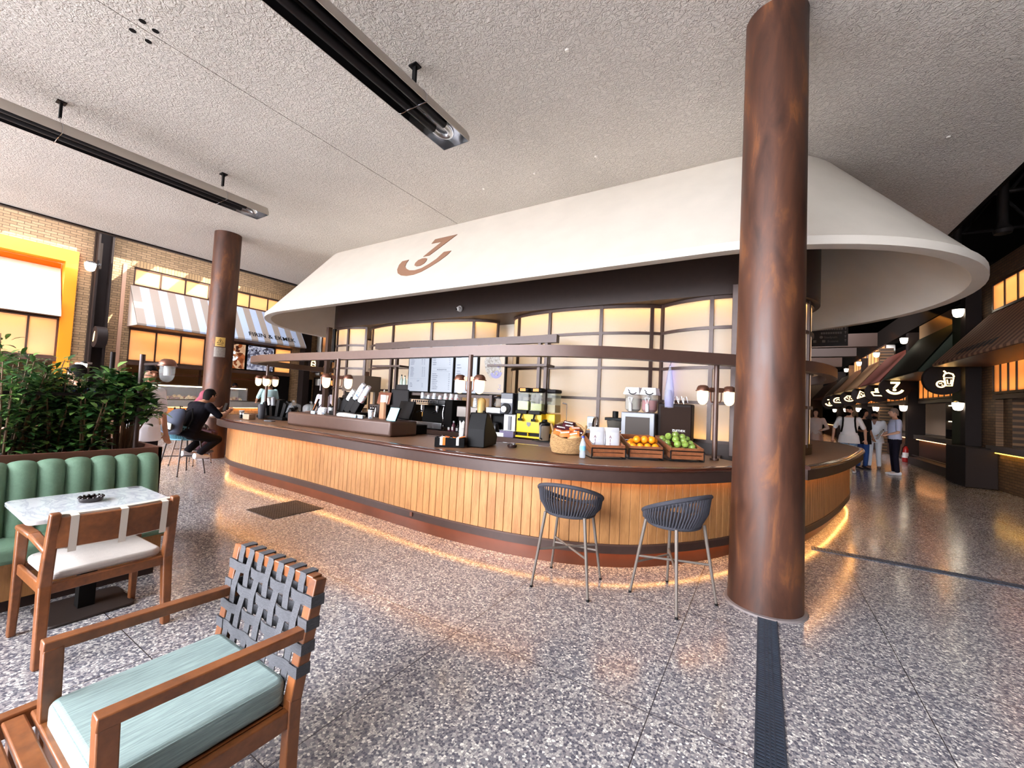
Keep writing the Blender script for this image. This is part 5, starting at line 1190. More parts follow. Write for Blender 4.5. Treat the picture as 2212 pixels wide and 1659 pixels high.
def pillow(w, h, t):
    b = MB(); n = 7; R_ = []
    for sgn in (1,-1):
        for j in range(n):
            for i in range(n): pass
    top = [[Vector((w*(i/(n-1)-.5), h*(j/(n-1)-.5), t*(math.sin(PI*i/(n-1))*math.sin(PI*j/(n-1)))**0.6)) for i in range(n)] for j in range(n)]
    bot = [[Vector((p.x,p.y,-p.z*0.7)) for p in r] for r in top]
    b.grid(top); b.grid(bot); return b
rr = random.Random(5)
for i,(lx,ly,z,c) in enumerate(((-0.09,0.02,0.215,0),(0.0,0.05,0.235,0),(0.07,0.03,0.21,1),(0.1,-0.02,0.175,0),(-0.04,-0.06,0.165,1),(0.05,-0.07,0.155,1),(-0.1,-0.04,0.175,1),(0.0,0.1,0.26,0))):
    o = obj('snack_pack', pillow(0.13,0.09,0.022), mar if c == 0 else po); a = R(25)
    o.location = (-1.78+lx*math.cos(a)-ly*math.sin(a),4.09+lx*math.sin(a)+ly*math.cos(a),TOP+z+0.045); o.rotation_euler = (R(48)+rr.uniform(-.2,.2),rr.uniform(-.25,.25),R(25)+rr.uniform(-.4,.4))
    tag(o,('maroon snack pack with white lettering in the straw basket' if c == 0 else 'orange snack pack in the straw basket'),'snack pack','maroon packs in the basket' if c == 0 else 'orange packs in the basket')
    b = MB()
    for k in range(5): b.box(-0.045+0.019*k,-0.03+0.019*k,-0.008,0.008,0.0215,0.0225)
    obj('pack_lettering', b, M['paper'], o)
wb = thing('water_bottle','small clear water bottle with blue cap beside the basket','bottle',(-1.52,3.86,TOP))
b = MB(); b.lathe([(0.026,0),(0.031,0.01),(0.031,0.05),(0.028,0.06),(0.031,0.07),(0.031,0.13),(0.026,0.15),(0.013,0.185),(0.013,0.2)],n=16); obj('bottle_body', b, glass('pet_plastic',(232,238,244),0.03,0.32), wb)
b = MB(); b.lathe([(0.0315,0.075),(0.0318,0.12)],n=16); obj('label', b, mat('water_label',(120,186,222),0.4), wb)
b = MB(); b.lathe([(0.015,0.198),(0.015,0.215),(0.012,0.216)],n=14); obj('cap', b, mat('cap_blue',(40,60,190),0.35), wb)
def crate(x, y, rz, label, ln=0.36):
    root = thing('wooden_crate', label, 'crate', (x,y,TOP), rz); w = 0.17; d = ln; zf, zb = 0.125, 0.215
    lift = lambda yy: (zb-zf)*yy/d
    for k,(z0,z1) in enumerate(((0.022,0.058),(0.065,0.10),(0.107,0.135))):
        b = MB(); b.box(-w,w,0.0,0.012,z0,z1); obj('front_board', b, M['walnut'], root, bevel=0.002)
    for s in (-1,1):
        for z0,z1 in ((0.022,0.075),(0.082,0.135)):
            b = MB(); b.add([(s*w,0,z0),(s*w,d,z0+lift(d)),(s*w,d,z1+lift(d)),(s*w,0,z1),(s*(w-0.012),0,z0),(s*(w-0.012),d,z0+lift(d)),(s*(w-0.012),d,z1+lift(d)),(s*(w-0.012),0,z1)],[(0,1,2,3),(4,5,6,7),(0,1,5,4),(1,2,6,5),(2,3,7,6),(3,0,4,7)]); obj('side_board', b, M['walnut'], root)
    for z0,z1 in ((0.11,0.16),(0.168,0.225)):
        b = MB(); b.box(-w,w,d-0.012,d,z0,z1); obj('back_board', b, M['walnut'], root)
    b = MB(); b.add([(-w,0.01,0.03),(w,0.01,0.03),(w,d,0.03+lift(d)),(-w,d,0.03+lift(d)),(-w,0.01,0.04),(w,0.01,0.04),(w,d,0.04+lift(d)),(-w,d,0.04+lift(d))],[(0,1,2,3),(4,5,6,7),(0,1,5,4),(1,2,6,5),(2,3,7,6),(3,0,4,7)]); obj('bottom_board', b, M['walnut'], root)
    b = MB()
    for s in (-1,1):
        b.tube([(s*(w+0.004),-0.004,0.006),(s*(w+0.004),-0.004,0.108)],0.006,6); b.tube([(s*(w+0.004),-0.004,0.006),(s*(w+0.004),d,0.006),(s*(w+0.004),d,0.11)],0.006,6)
    b.tube([(-w-0.004,-0.005,0.006),(w+0.004,-0.005,0.006)],0.006,6); b.tube([(-w-0.004,-0.005,0.104),(w+0.004,-0.005,0.104)],0.006,6); obj('metal_stand', b, M['black'], root)
    return root
def inplace(x, y, rz, lx, ly): return x+lx*math.cos(rz)-ly*math.sin(rz), y+lx*math.sin(rz)+ly*math.cos(rz)
C1 = (-1.30,4.0,R(38)); C2 = (-1.0,4.27,R(32)); C3 = (-0.645,4.50,R(34))
crate(*C1,'slatted wooden crate holding two silver coffee bags'); crate(*C2,'slatted wooden crate of oranges between the coffee bags and the apples',0.40); crate(*C3,'slatted wooden crate of green apples by the lamp post',0.42)
foil = mat('silver_foil',(240,240,244),0.25,0.35,bmp=1.0,bscale=30); lab = mat('bag_maroon',(110,30,40),0.5)
for i,(lx,l) in enumerate(((-0.08,'silver coffee bag nearest the basket, standing in the crate'),(0.08,'silver coffee bag nearest the oranges, standing in the crate'))):
    x,y = inplace(*C1,lx,0.13); root = thing('coffee_bag', l, 'bag', (x,y,TOP+0.06),C1[2]); n = 20; R_ = []
    for z,wx,wy in ((0,0.072,0.045),(0.02,0.078,0.05),(0.12,0.078,0.05),(0.2,0.076,0.036),(0.235,0.078,0.014),(0.245,0.077,0.006)):
        R_.append([Vector((wx*math.copysign(abs(math.cos(t))**0.6,math.cos(t)), wy*math.copysign(abs(math.sin(t))**0.7,math.sin(t))+(0.02 if z > 0.22 else 0), z)) for t in [2*PI*k/n for k in range(n)]])
    b = MB(); b.grid(R_,cu=True); b.face(R_[0]); b.face(R_[-1]); obj('foil_pouch', b, foil, root)
    b = MB()
    for k,ch in enumerate('OJIA'): text(b,ch,0.042,(-0.04,-0.0515,0.03+0.036*k),UX,UZ,0.0015,'CENTER')
    obj('bag_lettering', b, lab, root, smooth=False)
def m_orange():
    m = mat('orange_peel',(246,142,18),0.4,var=0.08,vscale=20,bmp=0.3,bscale=180); return m
opeel = m_orange(); apeel = mat('apple_skin',(126,150,66),0.28,var=0.18,vscale=14); apeel2 = mat('apple_skin_yellow',(186,202,96),0.28,var=0.15,vscale=14)
def orange_mesh():
    b = MB(); b.sphere((0,0,0),0.040,18,12,(1,1,0.95)); return b
o0 = None
ors = [(-0.12,0.05,0),(-0.045,0.05,0),(0.03,0.05,0),(0.11,0.05,0),(-0.13,0.13,0),(-0.06,0.12,0.055),(0.02,0.12,0.055),(0.095,0.12,0.055),(0.13,0.16,0.035),(-0.09,0.20,0.0),(0.04,0.2,0.02)]
for i,(lx,ly,z) in enumerate(ors):
    x,y = inplace(*C2,lx,ly)
    if o0 is None:
        o0 = obj('orange', orange_mesh(), opeel); b = MB(); b.lathe([(0.006,0.037),(0.005,0.040)],n=8); obj('stem_scar', b, mat('scar_green',(120,110,50),0.7), o0); tag(o0,'orange in the slatted crate','orange','oranges in the crate'); o = o0
    else: o = dup(o0)
    o.location = (x,y,TOP+0.112+0.225*ly+z); o.rotation_euler = (i*1.3,i*0.7,i*2.1)
a0_ = None
aps = [(-0.11,0.05,0),(-0.03,0.05,0),(0.05,0.05,0),(0.125,0.05,0),(-0.13,0.13,0),(-0.05,0.12,0.05),(0.03,0.11,0.055),(0.11,0.13,0.02),(-0.12,0.2,0.03),(-0.04,0.19,0.08),(0.05,0.2,0.06),(0.13,0.21,0.03),(-0.13,0.28,0.02),(-0.08,0.27,0.085),(0.0,0.28,0.1),(0.08,0.28,0.08),(0.13,0.3,0.05),(-0.03,0.35,0.05),(0.08,0.36,0.05),(-0.11,0.36,0.03)]
for i,(lx,ly,z) in enumerate(aps):
    x,y = inplace(*C3,lx,ly)
    if a0_ is None:
        b = MB(); b.lathe([(0.0,-0.026),(0.012,-0.031),(0.026,-0.024),(0.037,0.0),(0.037,0.016),(0.026,0.033),(0.012,0.032),(0.0,0.024)],n=18); a0_ = obj('green_apple', b, apeel, ang=60)
        b = MB(); b.tube([(0,0,0.024),(0.004,0,0.044)],0.002,5); obj('stem', b, M['walnut'], a0_); tag(a0_,'green apple in the slatted crate','apple','green apples in the crate'); o = a0_
    else: o = dup(a0_)
    o.location = (x,y,TOP+0.085+0.21*ly+z); o.rotation_euler = (0.8*math.sin(i*2.2),0.9*math.cos(i*1.7),i*1.1)
# service ledge: registers, displays, cups
LZ = 1.167
def register(x, y, rz, label, face, base_z, w=0.2, h=0.16, pole=0.12, tilt=20):
    root = thing('customer_display', label, 'display', (x,y,base_z), rz)
    b = MB(); b.box(-0.07,0.07,-0.05,0.05,0,0.012); b.beam((0,0,0.01),(0,0.02,pole),0.05,0.02,up=(0,1,0)); obj('stand', b, M['grey'], root)
    t = Euler((R(-tilt),0,0)).to_matrix(); c = Vector((0,0.0,pole+h/2-0.02))
    b = MB(); b.cb(c,(w,0.02,h),t); obj('housing', b, M['black'], root, bevel=0.004)
    b = MB(); b.cb(c+t@Vector((0,-0.0115,0)),(w-0.015,0.004,h-0.015),t); s = obj('display_face', b, face, root)
    return root, c, t
rt_,c_,t_ = register(-5.98,3.86,R(-35),'small orange customer display with a flame picture on the service ledge',emit('orange_face',(255,128,24),0.95),LZ,0.24,0.19,0.05)
b = MB(); 
for k,(x,h) in enumerate(((-0.05,0.07),(0.0,0.11),(0.05,0.06))): b.extr([(x-0.03,-0.07),(x+0.03,-0.07),(x+0.02,-0.02),(x,h-0.05),(x-0.02,-0.02)],c_+t_@Vector((0,-0.0142,0)),Vector((1,0,0)),t_@Vector((0,0,1)),0.001)
obj('flame_picture', b, emit('flame_yellow',(255,206,80),1.0), rt_, smooth=False)
register(-4.17,3.80,R(-10),'pale blue customer display at the end of the service ledge',emit('cyan_face',(150,222,240),0.95),1.05,0.22,0.20,0.11)
def monitor(x, y, z, rz, label):
    root = thing('till_monitor', label, 'monitor', (x,y,z), rz); t = Euler((R(18),0,0)).to_matrix()
    b = MB(); b.cb((0,0,0.2),(0.34,0.04,0.26),t); obj('monitor_shell', b, M['black'], root, bevel=0.01)
    b = MB(); b.box(-0.12,0.12,-0.1,0.1,0,0.02); b.beam((0,0.03,0.02),(0,0.0,0.15),0.1,0.03,up=(0,1,0)); obj('stand', b, M['black'], root)
monitor(-5.95,4.33,TOP+0.17,R(160),'black till monitor behind the orange display'); monitor(-4.28,4.12,TOP+0.13,R(170),'black till monitor behind the pale blue display')
b = MB(); b.box(-4.72,-4.12,4.13,4.4,TOP,1.09); tag(obj('cash_drawer', b, M['black_matte'], bevel=0.008), 'wide black cash drawer at the end of the service ledge','drawer')
b = MB(); b.box(-6.25,-5.65,4.15,4.4,TOP,1.13); tag(obj('cash_drawer', b, M['black_matte'], bevel=0.008), 'black cash drawer behind the orange display','drawer')
def papercup(x, y, z, label, m, lidm, h=0.10, g=None):
    root = thing('paper_cup', label, 'cup', (x,y,z), 0, g); obj('cup_wall', cup_mesh(h,0.03,0.042), m, root)
    b = MB(); b.lathe([(0.046,h-0.004),(0.046,h+0.006),(0.04,h+0.014),(0.0,h+0.014)],n=16); obj('lid', b, lidm, root)
papercup(-5.66,3.78,LZ,'small white paper cup with blue print on the service ledge',CUPB,M['white'],0.085); papercup(-5.54,3.82,LZ,'white paper cup with black lid next to the black cup holder',CUPG,M['black'],0.11); papercup(-4.62,3.80,LZ,'white paper cup with black lid before the brown paper bags',CUPB,M['black'],0.12)
ch = thing('cup_holder','black slanted holder with five tilted tubes of paper cups on the service ledge','cup dispenser',(-5.25,3.86,LZ))
b = MB(); b.box(-0.26,0.34,-0.1,0.16,0,0.06); obj('holder_base', b, M['black'], ch, bevel=0.006)
for k,(x,ln,L_,m_) in enumerate(((-0.2,0.22,0.0,None),(-0.08,0.22,0.15,CUPG),(0.06,0.24,0.30,CUPB),(0.2,0.2,0.30,CUPR))):
    d = Vector((0.55,0.05,0.83)).normalized(); p = Vector((x,0.0,0.05))
    b = MB(); b.beam(p,p+d*ln,0.12,0.10,up=(0,1,0)); obj('holder_tube', b, M['black'], ch, bevel=0.008)
    if m_:
        b = MB(); b.cyl(p+d*(ln-0.12),p+d*(ln+L_*0.6),0.046,0.043,n=18); b.cyl(p+d*(ln+L_*0.6),p+d*(ln+L_*0.6+0.09),0.043,0.032,n=18); obj('cup_tube', b, m_, ch)
for i,(x,y,rx) in enumerate(((-5.62,4.0,-0.35),(-5.5,4.02,-0.3),(-5.42,4.04,-0.3))):
    b = MB(); b.cyl((0,0,0),(0,0,0.2),0.036,0.032,n=14); o = obj('paper_cup_sleeve', b, (CUPB,CUPB,CUPR)[i]); o.location = (x,y,LZ+0.02); o.rotation_euler = (0,rx,0); tag(o,'leaning sleeve of printed paper cups behind the black lids, '+('shortest','paler','red-printed')[i],'cup sleeve')
b = MB(); b.extr([(0,0),(0.42,0.0),(0.44,0.03),(0.05,0.05),(0.0,0.03)],(-5.18,3.66,LZ),(1,0,0),(0,0,1),-0.16); tag(obj('paper_pad', b, M['paper'], bevel=0.006), 'white pad of paper lying on the service ledge','paper')
for i,(x,c) in enumerate(((-5.72,(176,206,230)),(-5.55,(226,206,200)),(-4.78,(150,186,206)),(-4.64,(166,190,224)))):
    b = MB(); b.cb((x,3.645,LZ+0.02),(0.10,0.01,0.04)); tag(obj('price_card', b, mat('card_%d'%i,c,0.5)), ('pale blue card at the flame display','pinkish card by the small cup','teal-blue card by the paper pad','lilac card below the lidded cup')[i],'card')
pb = thing('paper_bag_stand','brown and white folded paper bags standing by the lidded cup','paper bag',(-4.5,3.9,LZ))
b = MB(); b.lathe([(0.06,0),(0.065,0.02),(0.055,0.2),(0.05,0.24)],n=8,sy=0.5); obj('brown_bag', b, mat('kraft',(170,120,86),0.7), pb); b = MB(); b.lathe([(0.05,0.17),(0.052,0.18),(0.05,0.33),(0.04,0.33)],(0.0,0.0,0),8,1,0.5); obj('white_bag', b, M['paper'], pb)
tp = thing('tilted_tablet','copper-coloured tablet kiosk behind the paper bags','tablet',(-5.45,5.5,BT+0.0)); tp.location = (-6.45,5.53,1.302)
b = MB(); b.cb((0.12,-0.02,0.13),(0.36,0.02,0.24),(R(-12),0,0)); obj('kiosk_back', b, M['copper'], tp, bevel=0.006); b = MB(); b.cb((0.16,-0.04,0.11),(0.18,0.012,0.16),(R(-12),0,0)); obj('tablet_face', b, mat('tablet_pink',(206,164,150),0.3), tp)
ru = thing('rolled_hopper','dark steel vent hood of the bean station beside the glass bay','appliance',(-7.3,5.75,BT))
b = MB(); b.box(-0.42,0.30,-0.2,0.22,0.62,0.95); b.box(-0.4,-0.34,0.1,0.2,0,0.62); b.box(0.22,0.28,0.1,0.2,0,0.62); obj('hood', b, mat('brown_steel',(92,80,72),0.4,0.4), ru); b = MB(); b.box(-0.36,0.05,-0.16,0.1,0.34,0.60); obj('black_unit', b, M['black'], ru, bevel=0.02)
bl = MB(); bl.lathe([(0.05,0),(0.06,0.02),(0.06,0.22),(0.03,0.3)],n=12)
for i,x in enumerate((-6.62,-6.55,-6.48)): bottle(x,5.44,BT,0.34,0.03,M['chrome'],'steel-topped dispenser bottle beside the paper bags','steel-topped bottles',M['black'])
# self-service station at the far end of the counter
ss = thing('cutlery_station','black self-service station of slanted lid and cutlery holders at the bar end','organiser',(-7.85,3.98,TOP))
rr = random.Random(21)
b = MB(); b.box(-0.1,0.75,-0.02,0.3,0,0.05); obj('station_base', b, M['black'], ss, bevel=0.006)
for i in range(11):
    x = -0.12+0.085*i; t = -0.65+0.13*i; p = Vector((x,0.1+0.1*(i % 2),0.04)); d = Vector((t,0,1)).normalized(); L_ = 0.2+0.12*math.sin(PI*i/10)
    b = MB(); b.beam(p,p+d*L_,0.09,0.075,up=(0,1,0)); obj('holder', b, M['black'], ss, bevel=0.008)
for i,(x,t) in enumerate(((0.18,-0.35),(0.3,-0.15))):
    p = Vector((x,0.06,0.24)); d = Vector((t,0,1)).normalized(); b = MB(); b.cyl(p,p+d*0.12,0.04,n=14); b.sphere(p+d*0.12,0.04,12,6); obj('lids', b, M['chrome'] if i == 0 else M['grey'], ss)
b = MB(); b.lathe([(0.045,0),(0.065,0.26),(0.063,0.26)],(0.22,-0.1,0.0),16); obj('clear_stirrer_jar', b, glass('smoke_jar',(120,120,126),0.1,0.4), ss)
b = MB(); b.cb((-7.5,3.62,TOP+0.045),(0.15,0.12,0.09),(0,0,R(10))); tag(obj('napkin_box', b, mat('kraft_box',(160,132,106),0.6), bevel=0.004), 'kraft cardboard napkin box in front of the black station','box')
for i,(x,m_,l) in enumerate(((-7.78,M['chrome'],'steel-topped salt shaker beside the napkin box'),(-7.69,M['black'],'dark pepper shaker beside the napkin box'))):
    root = thing('shaker', l, 'shaker', (x,3.62,TOP)); b = MB(); b.lathe([(0.024,0),(0.026,0.05),(0.022,0.07)],n=12); obj('shaker_body', b, M['black_gloss'], root); b = MB(); b.lathe([(0.023,0.07),(0.02,0.095),(0.0,0.1)],n=12); obj('shaker_top', b, M['chrome'], root)
papercup(-8.28,3.86,TOP,'white printed paper cup by the seated man\'s elbow',CUPB,M['white'],0.10)
b = MB(); b.lathe([(0.0,0.01),(0.05,0.0),(0.075,0.05),(0.07,0.05)],n=18); o = obj('bowl', b, M['white']); o.location = (-8.5,4.0,TOP); tag(o,'white bowl on the bar beyond the seated man\'s hands','bowl')
for i,(x,y,l) in enumerate(((-7.2,4.2,'glass-domed cake stand nearest the cutlery station'),(-6.75,4.25,'glass-domed cake stand nearest the flame display'))):
    root = thing('cake_stand', l, 'cake stand', (x,y,TOP))
    b = MB(); b.lathe([(0.07,0),(0.03,0.02),(0.02,0.1),(0.13,0.12),(0.14,0.13),(0.0,0.13)],n=22); obj('stand', b, M['steel'], root)
    b = MB(); b.lathe([(0.125,0.13),(0.125,0.24),(0.11,0.28),(0.05,0.31),(0.0,0.315)],n=22); obj('glass_dome', b, M['clear'], root)
    b = MB(); b.sphere((0,0,0.335),0.022,10,6); obj('knob', b, M['clear'], root)
    b = MB(); b.lathe([(0.08,0.132),(0.085,0.18),(0.0,0.19)],n=16); obj('cake', b, pas[2-i], root)
b = MB(); b.lathe([(0.07,0),(0.075,0.015),(0.0,0.016)],n=16,sx=1.6); o = obj('tray', b, M['grey']); o.location = (-7.0,3.7,TOP); tag(o,'oval grey tray on the counter beside the service ledge','tray')
# ---------------------------------------------------------------- rope bar stools
def bar_stool(label, x, y, rz, rope, metal):
    root = thing('bar_stool', label, 'bar stool', (x,y,0), rz)
    n = 60; rim = []; low = []
    for i in range(n):
        t = 2*PI*i/n; c, s = math.cos(t), math.sin(t)
        k = (1-s)/2                                   # 1 at the back (-y), 0 at the front
        rim.append(Vector((0.265*c, 0.235*s-0.02, 0.635+0.215*(k**0.85))))
        low.append(Vector((0.20*c, 0.185*s, 0.595)))
    b = MB(); b.tube(rim,0.0165,8,closed=True); obj('rim', b, rope, root)
    b = MB(); b.tube(low,0.014,8,closed=True); obj('seat_ring', b, rope, root)
    b = MB()
    for i in range(n):
        if math.sin(2*PI*i/n) > 0.93: continue
        a, q = low[i], rim[(i+1) % n]; m = (a+q)/2+Vector((a.x*0.10,a.y*0.10,-0.012)); b.tube([a,m,q],0.0075,6,caps=False)
    obj('rope_back', b, rope, root)
    b = MB(); b.lathe([(0.0,0.598),(0.185,0.598),(0.20,0.612),(0.195,0.635),(0.15,0.645),(0.0,0.645)],n=36,sy=0.93); obj('seat_pad', b, rope, root)
    tops = [(-0.165,-0.15),(0.165,-0.15),(0.15,0.15),(-0.15,0.15)]; bots = [(-0.235,-0.225),(0.235,-0.225),(0.225,0.225),(-0.225,0.225)]
    P = lambda k, z: Vector((bots[k][0]+(tops[k][0]-bots[k][0])*z/0.6, bots[k][1]+(tops[k][1]-bots[k][1])*z/0.6, z))
    for k in range(4):
        b = MB(); b.cyl(P(k,0.014),P(k,0.6),0.0105,0.0135,12); lg = obj('leg', b, metal, root)
        b = MB(); b.cyl(P(k,0.0),P(k,0.016),0.0125,n=12); obj('foot_cap', b, M['black'], lg)
    for a, za, c, zc in ((0,0.30,2,0.30),(3,0.30,1,0.30),(2,0.25,3,0.25)):
        b = MB(); b.cyl(P(a,za),P(c,zc),0.0095,n=10); obj('crossbar', b, metal, root)
    return root
rope1 = mat('rope_charcoal',(52,52,60),0.75,bmp=0.6,bscale=300); met1 = mat('stool_taupe_metal',(112,102,94),0.45,0.25)
bar_stool('charcoal rope bar stool at the counter, the one away from the thick column',-1.365,3.24,R(6),rope1,met1)
bar_stool('charcoal rope bar stool next to the thick column, turned sideways',-0.585,3.50,R(62),rope1,met1)
rope2 = mat('rope_teal',(84,132,146),0.7,bmp=0.6,bscale=300); met2 = mat('stool_dark_metal',(62,54,52),0.4,0.5)
bar_stool('teal rope bar stool under the seated man with the backpack',-8.36,3.03,R(14),rope2,met2)
bar_stool('brown-legged bar stool half hidden past the seated man',-9.30,3.50,R(-60),mat('rope_brown',(96,78,68),0.75),mat('stool_brown_metal',(110,92,82),0.4,0.5))

# ---------------------------------------------------------------- wooden armchair with cream straps
T = M['teak']
def chair_straps():
    root = thing('armchair','dark wooden armchair with cream-strapped backrest and white seat pad at the marble table','armchair',(-3.44,0.85,0),R(90+2))
    for s in (-1,1):
        b = MB(); b.beam((s*0.268,-0.27,0.0),(s*0.262,-0.235,0.42),0.042,0.046,(0,1,0),0.05,0.056); b.beam((s*0.262,-0.235,0.41),(s*0.258,-0.30,0.80),0.05,0.056,(0,1,0),0.042,0.04); obj('rear_leg', b, T, root, bevel=0.008)
        b = MB(); b.beam((s*0.268,0.25,0.0),(s*0.262,0.235,0.615),0.034,0.04,(0,1,0),0.05,0.05); obj('front_leg', b, T, root, bevel=0.008)
        b = MB(); b.beam((s*0.262,-0.27,0.60),(s*0.265,0.0,0.63),0.05,0.03,(0,0,1)); b.beam((s*0.265,-0.01,0.63),(s*0.262,0.27,0.625),0.055,0.03,(0,0,1)); obj('armrest', b, T, root, bevel=0.01)
        b = MB(); b.box(min(s*0.255,s*0.275),max(s*0.255,s*0.275),-0.22,0.22,0.36,0.42); obj('side_rail', b, T, root, bevel=0.006)
    b = MB(); b.box(-0.245,0.245,-0.255,-0.22,0.365,0.42); obj('rear_rail', b, T, root, bevel=0.006)
    b = MB(); b.box(-0.245,0.245,0.215,0.245,0.365,0.42); obj('front_rail', b, T, root, bevel=0.006)
    b = MB(); n = 14; F = []; B = []
    for i in range(n+1):
        x = -0.245+0.49*i/n; c = -0.298-0.035*(1-(x/0.245)**2)
        F.append((x,c)); 
    b.grid([[(x,c+0.028,0.615) for x,c in F],[(x,c,0.612) for x,c in F],[(x,c-0.012,0.775) for x,c in F],[(x,c+0.014,0.778) for x,c in F]],cv=True)
    for i in (0,-1): x,c = F[i]; b.face([(x,c+0.028,0.615),(x,c,0.612),(x,c-0.012,0.775),(x,c+0.014,0.778)])
    obj('back_board', b, T, root, bevel=0.004)
    cream = mat('cream_fabric2',(222,212,198),0.8,bmp=0.3,bscale=300)
    for x in (-0.19,0.005,0.2):
        c = -0.298-0.035*(1-(x/0.245)**2); b = MB()
        P = [(c-0.004,0.59),(c-0.017,0.78),(c+0.0,0.786),(c+0.02,0.784),(c+0.034,0.60)]
        b.grid([[(x-0.016,p[0],p[1]) for p in P],[(x+0.016,p[0],p[1]) for p in P]]); b.grid([[(x-0.016,p[0]*1.0+0.002,p[1]-0.002) for p in P],[(x+0.016,p[0]+0.002,p[1]-0.002) for p in P]])
        obj('strap', b, cream, root)
    b = MB(); b.grid([[(x,c+0.028+0.001,0.605) for x,c in F],[(x,c+0.055,0.595) for x,c in F],[(x,c+0.06,0.70) for x,c in F],[(x,c+0.045,0.79) for x,c in F],[(x,c+0.02,0.785) for x,c in F]],cv=True); obj('back_pad', b, cream, root)
    b = MB(); b.extr(rrect(0.49,0.46,0.06),(0,0.0,0.422),(1,0,0),(0,1,0),0.045); obj('seat_cushion', b, mat('white_cushion',(204,197,190),0.8,var=0.03,vscale=40,bmp=0.3,bscale=260), root, bevel=0.016, seg=3)
    return root
chair_straps()

# ---------------------------------------------------------------- wooden armchair with woven back and blue cushion
def chair_woven():
    root = thing('armchair','wooden armchair with woven grey strap back and pale blue seat cushion','armchair',(-1.70,0.66,0),R(180))
    for s in (-1,1):
        b = MB(); b.beam((s*0.275,-0.245,0.0),(s*0.275,-0.245,0.40),0.042,0.045,(0,1,0)); b.beam((s*0.275,-0.245,0.39),(s*0.283,-0.31,0.80),0.045,0.045,(0,1,0)); obj('rear_leg', b, T, root, bevel=0.004)
        b = MB(); b.beam((s*0.275,0.245,0.0),(s*0.268,0.26,0.625),0.045,0.048,(0,1,0)); obj('front_leg', b, T, root, bevel=0.004)
        b = MB(); b.beam((s*0.275,-0.275,0.615),(s*0.27,0.285,0.632),0.045,0.036,(0,0,1)); obj('armrest', b, T, root, bevel=0.004)
        b = MB(); b.box(min(s*0.262,s*0.29),max(s*0.262,s*0.29),-0.24,0.27,0.30,0.365); obj('side_rail', b, T, root, bevel=0.004)
    b = MB(); b.box(-0.26,0.26,-0.265,-0.225,0.30,0.36); obj('rear_rail', b, T, root, bevel=0.004)
    b = MB(); b.box(-0.26,0.26,0.23,0.265,0.30,0.36); obj('front_rail', b, T, root, bevel=0.004)
    b = MB(); b.beam((-0.283,-0.307,0.785),(0.283,-0.307,0.785),0.04,0.045,(0,0,1)); obj('top_rail', b, T, root, bevel=0.004)
    b = MB(); b.box(-0.26,0.26,-0.22,0.24,0.345,0.365); obj('seat_base', b, T, root)
    st = mat('grey_webbing',(72,72,76),0.8,var=0.25,vscale=60,vstretch=(1,1,6),bmp=0.5,bscale=260)
    yb = lambda z: -0.245-0.065*(z-0.39)/0.41
    xs = [-0.225+0.075*i for i in range(7)]; zs = [0.725,0.645,0.565]
    for i,x in enumerate(xs):
        b = MB()
        for off,sg in ((0.026,1),(-0.026,-1)):
            P = [(yb(0.36)+off,0.33)]
            for j,z in list(enumerate(zs))[::-1]: P.append((yb(z)+off+0.004*(1 if (i+j) % 2 else -1)*sg,z))
            P += [(yb(0.77)+off,0.775),(yb(0.80)+off*0.9,0.806)]
            b.grid([[(x-0.019,p[0],p[1]) for p in P],[(x+0.019,p[0],p[1]) for p in P],[(x+0.019,p[0]-0.003*sg,p[1]) for p in P],[(x-0.019,p[0]-0.003*sg,p[1]) for p in P]],cv=True)
        b.box(x-0.019,x+0.019,yb(0.8)-0.026,yb(0.8)+0.026,0.804,0.8115)
        obj('upright_strap', b, st, root)
    for j,z in enumerate(zs+[0.49]):
        b = MB(); y0 = yb(z)
        nn = 29; L = []
        for k in range(nn):
            x = -0.29+0.58*k/(nn-1); ii = (x+0.225)/0.075; ph = math.cos(PI*ii)*(1 if j % 2 == 0 else -1)
            L.append((x, y0+0.026+0.0045*ph*(1 if abs(x) < 0.25 else 0)))
        b.grid([[(x,y,z-0.02) for x,y in L],[(x,y,z+0.02) for x,y in L],[(x,y-0.003,z+0.02) for x,y in L],[(x,y-0.003,z-0.02) for x,y in L]],cv=True)
        L2 = [(x,2*y0-y) for x,y in L]
        if j < 3: b.grid([[(x,y,z-0.02) for x,y in L2],[(x,y,z+0.02) for x,y in L2],[(x,y+0.003,z+0.02) for x,y in L2],[(x,y+0.003,z-0.02) for x,y in L2]],cv=True)
        for s in (-1,1): b.cb((s*(0.275+0.008*(z-0.39)/0.41),y0,z),(0.052,0.053,0.04))
        obj('cross_strap', b, st, root)
    m, nt, bs, out = new_mat('blue_cushion'); v = coords(nt,(30,1.6,30)); n = noise(nt,v,5,4,0.7)
    nt.links.new(ramp(nt,n.outputs[0],[(0.3,lin((116,134,132))),(0.55,lin((142,162,158))),(0.75,lin((164,184,178)))]),bs.inputs['Base Color']); bs.inputs['Roughness'].default_value = 0.8; bump(nt,bs,n.outputs[0],0.3,0.004)
    b = MB(); b.extr(rrect(0.515,0.50,0.035),(0,0.015,0.366),(1,0,0),(0,1,0),0.095); c = obj('seat_cushion', b, m, root, bevel=0.022, seg=4)
    b = MB(); b.tube([(p[0],p[1]+0.015,0.452) for p in rrect(0.50,0.485,0.035)],0.004,6,closed=True); obj('piping', b, m, c)
    return root
chair_woven()
stb = thing('slatted_table','low slatted wooden table butted against the front of the blue-cushioned chair','side table',(-1.78,-0.02,0))
for i in range(13):
    b = MB(); y = 0.425-0.062*i; b.box(-0.275,0.42,y-0.026,y+0.026,0.372,0.395); obj('slat', b, T, stb, bevel=0.006)
b = MB(); b.box(-0.325,-0.28,-0.42,0.435,0.33,0.40); obj('side_apron', b, T, stb, bevel=0.006)
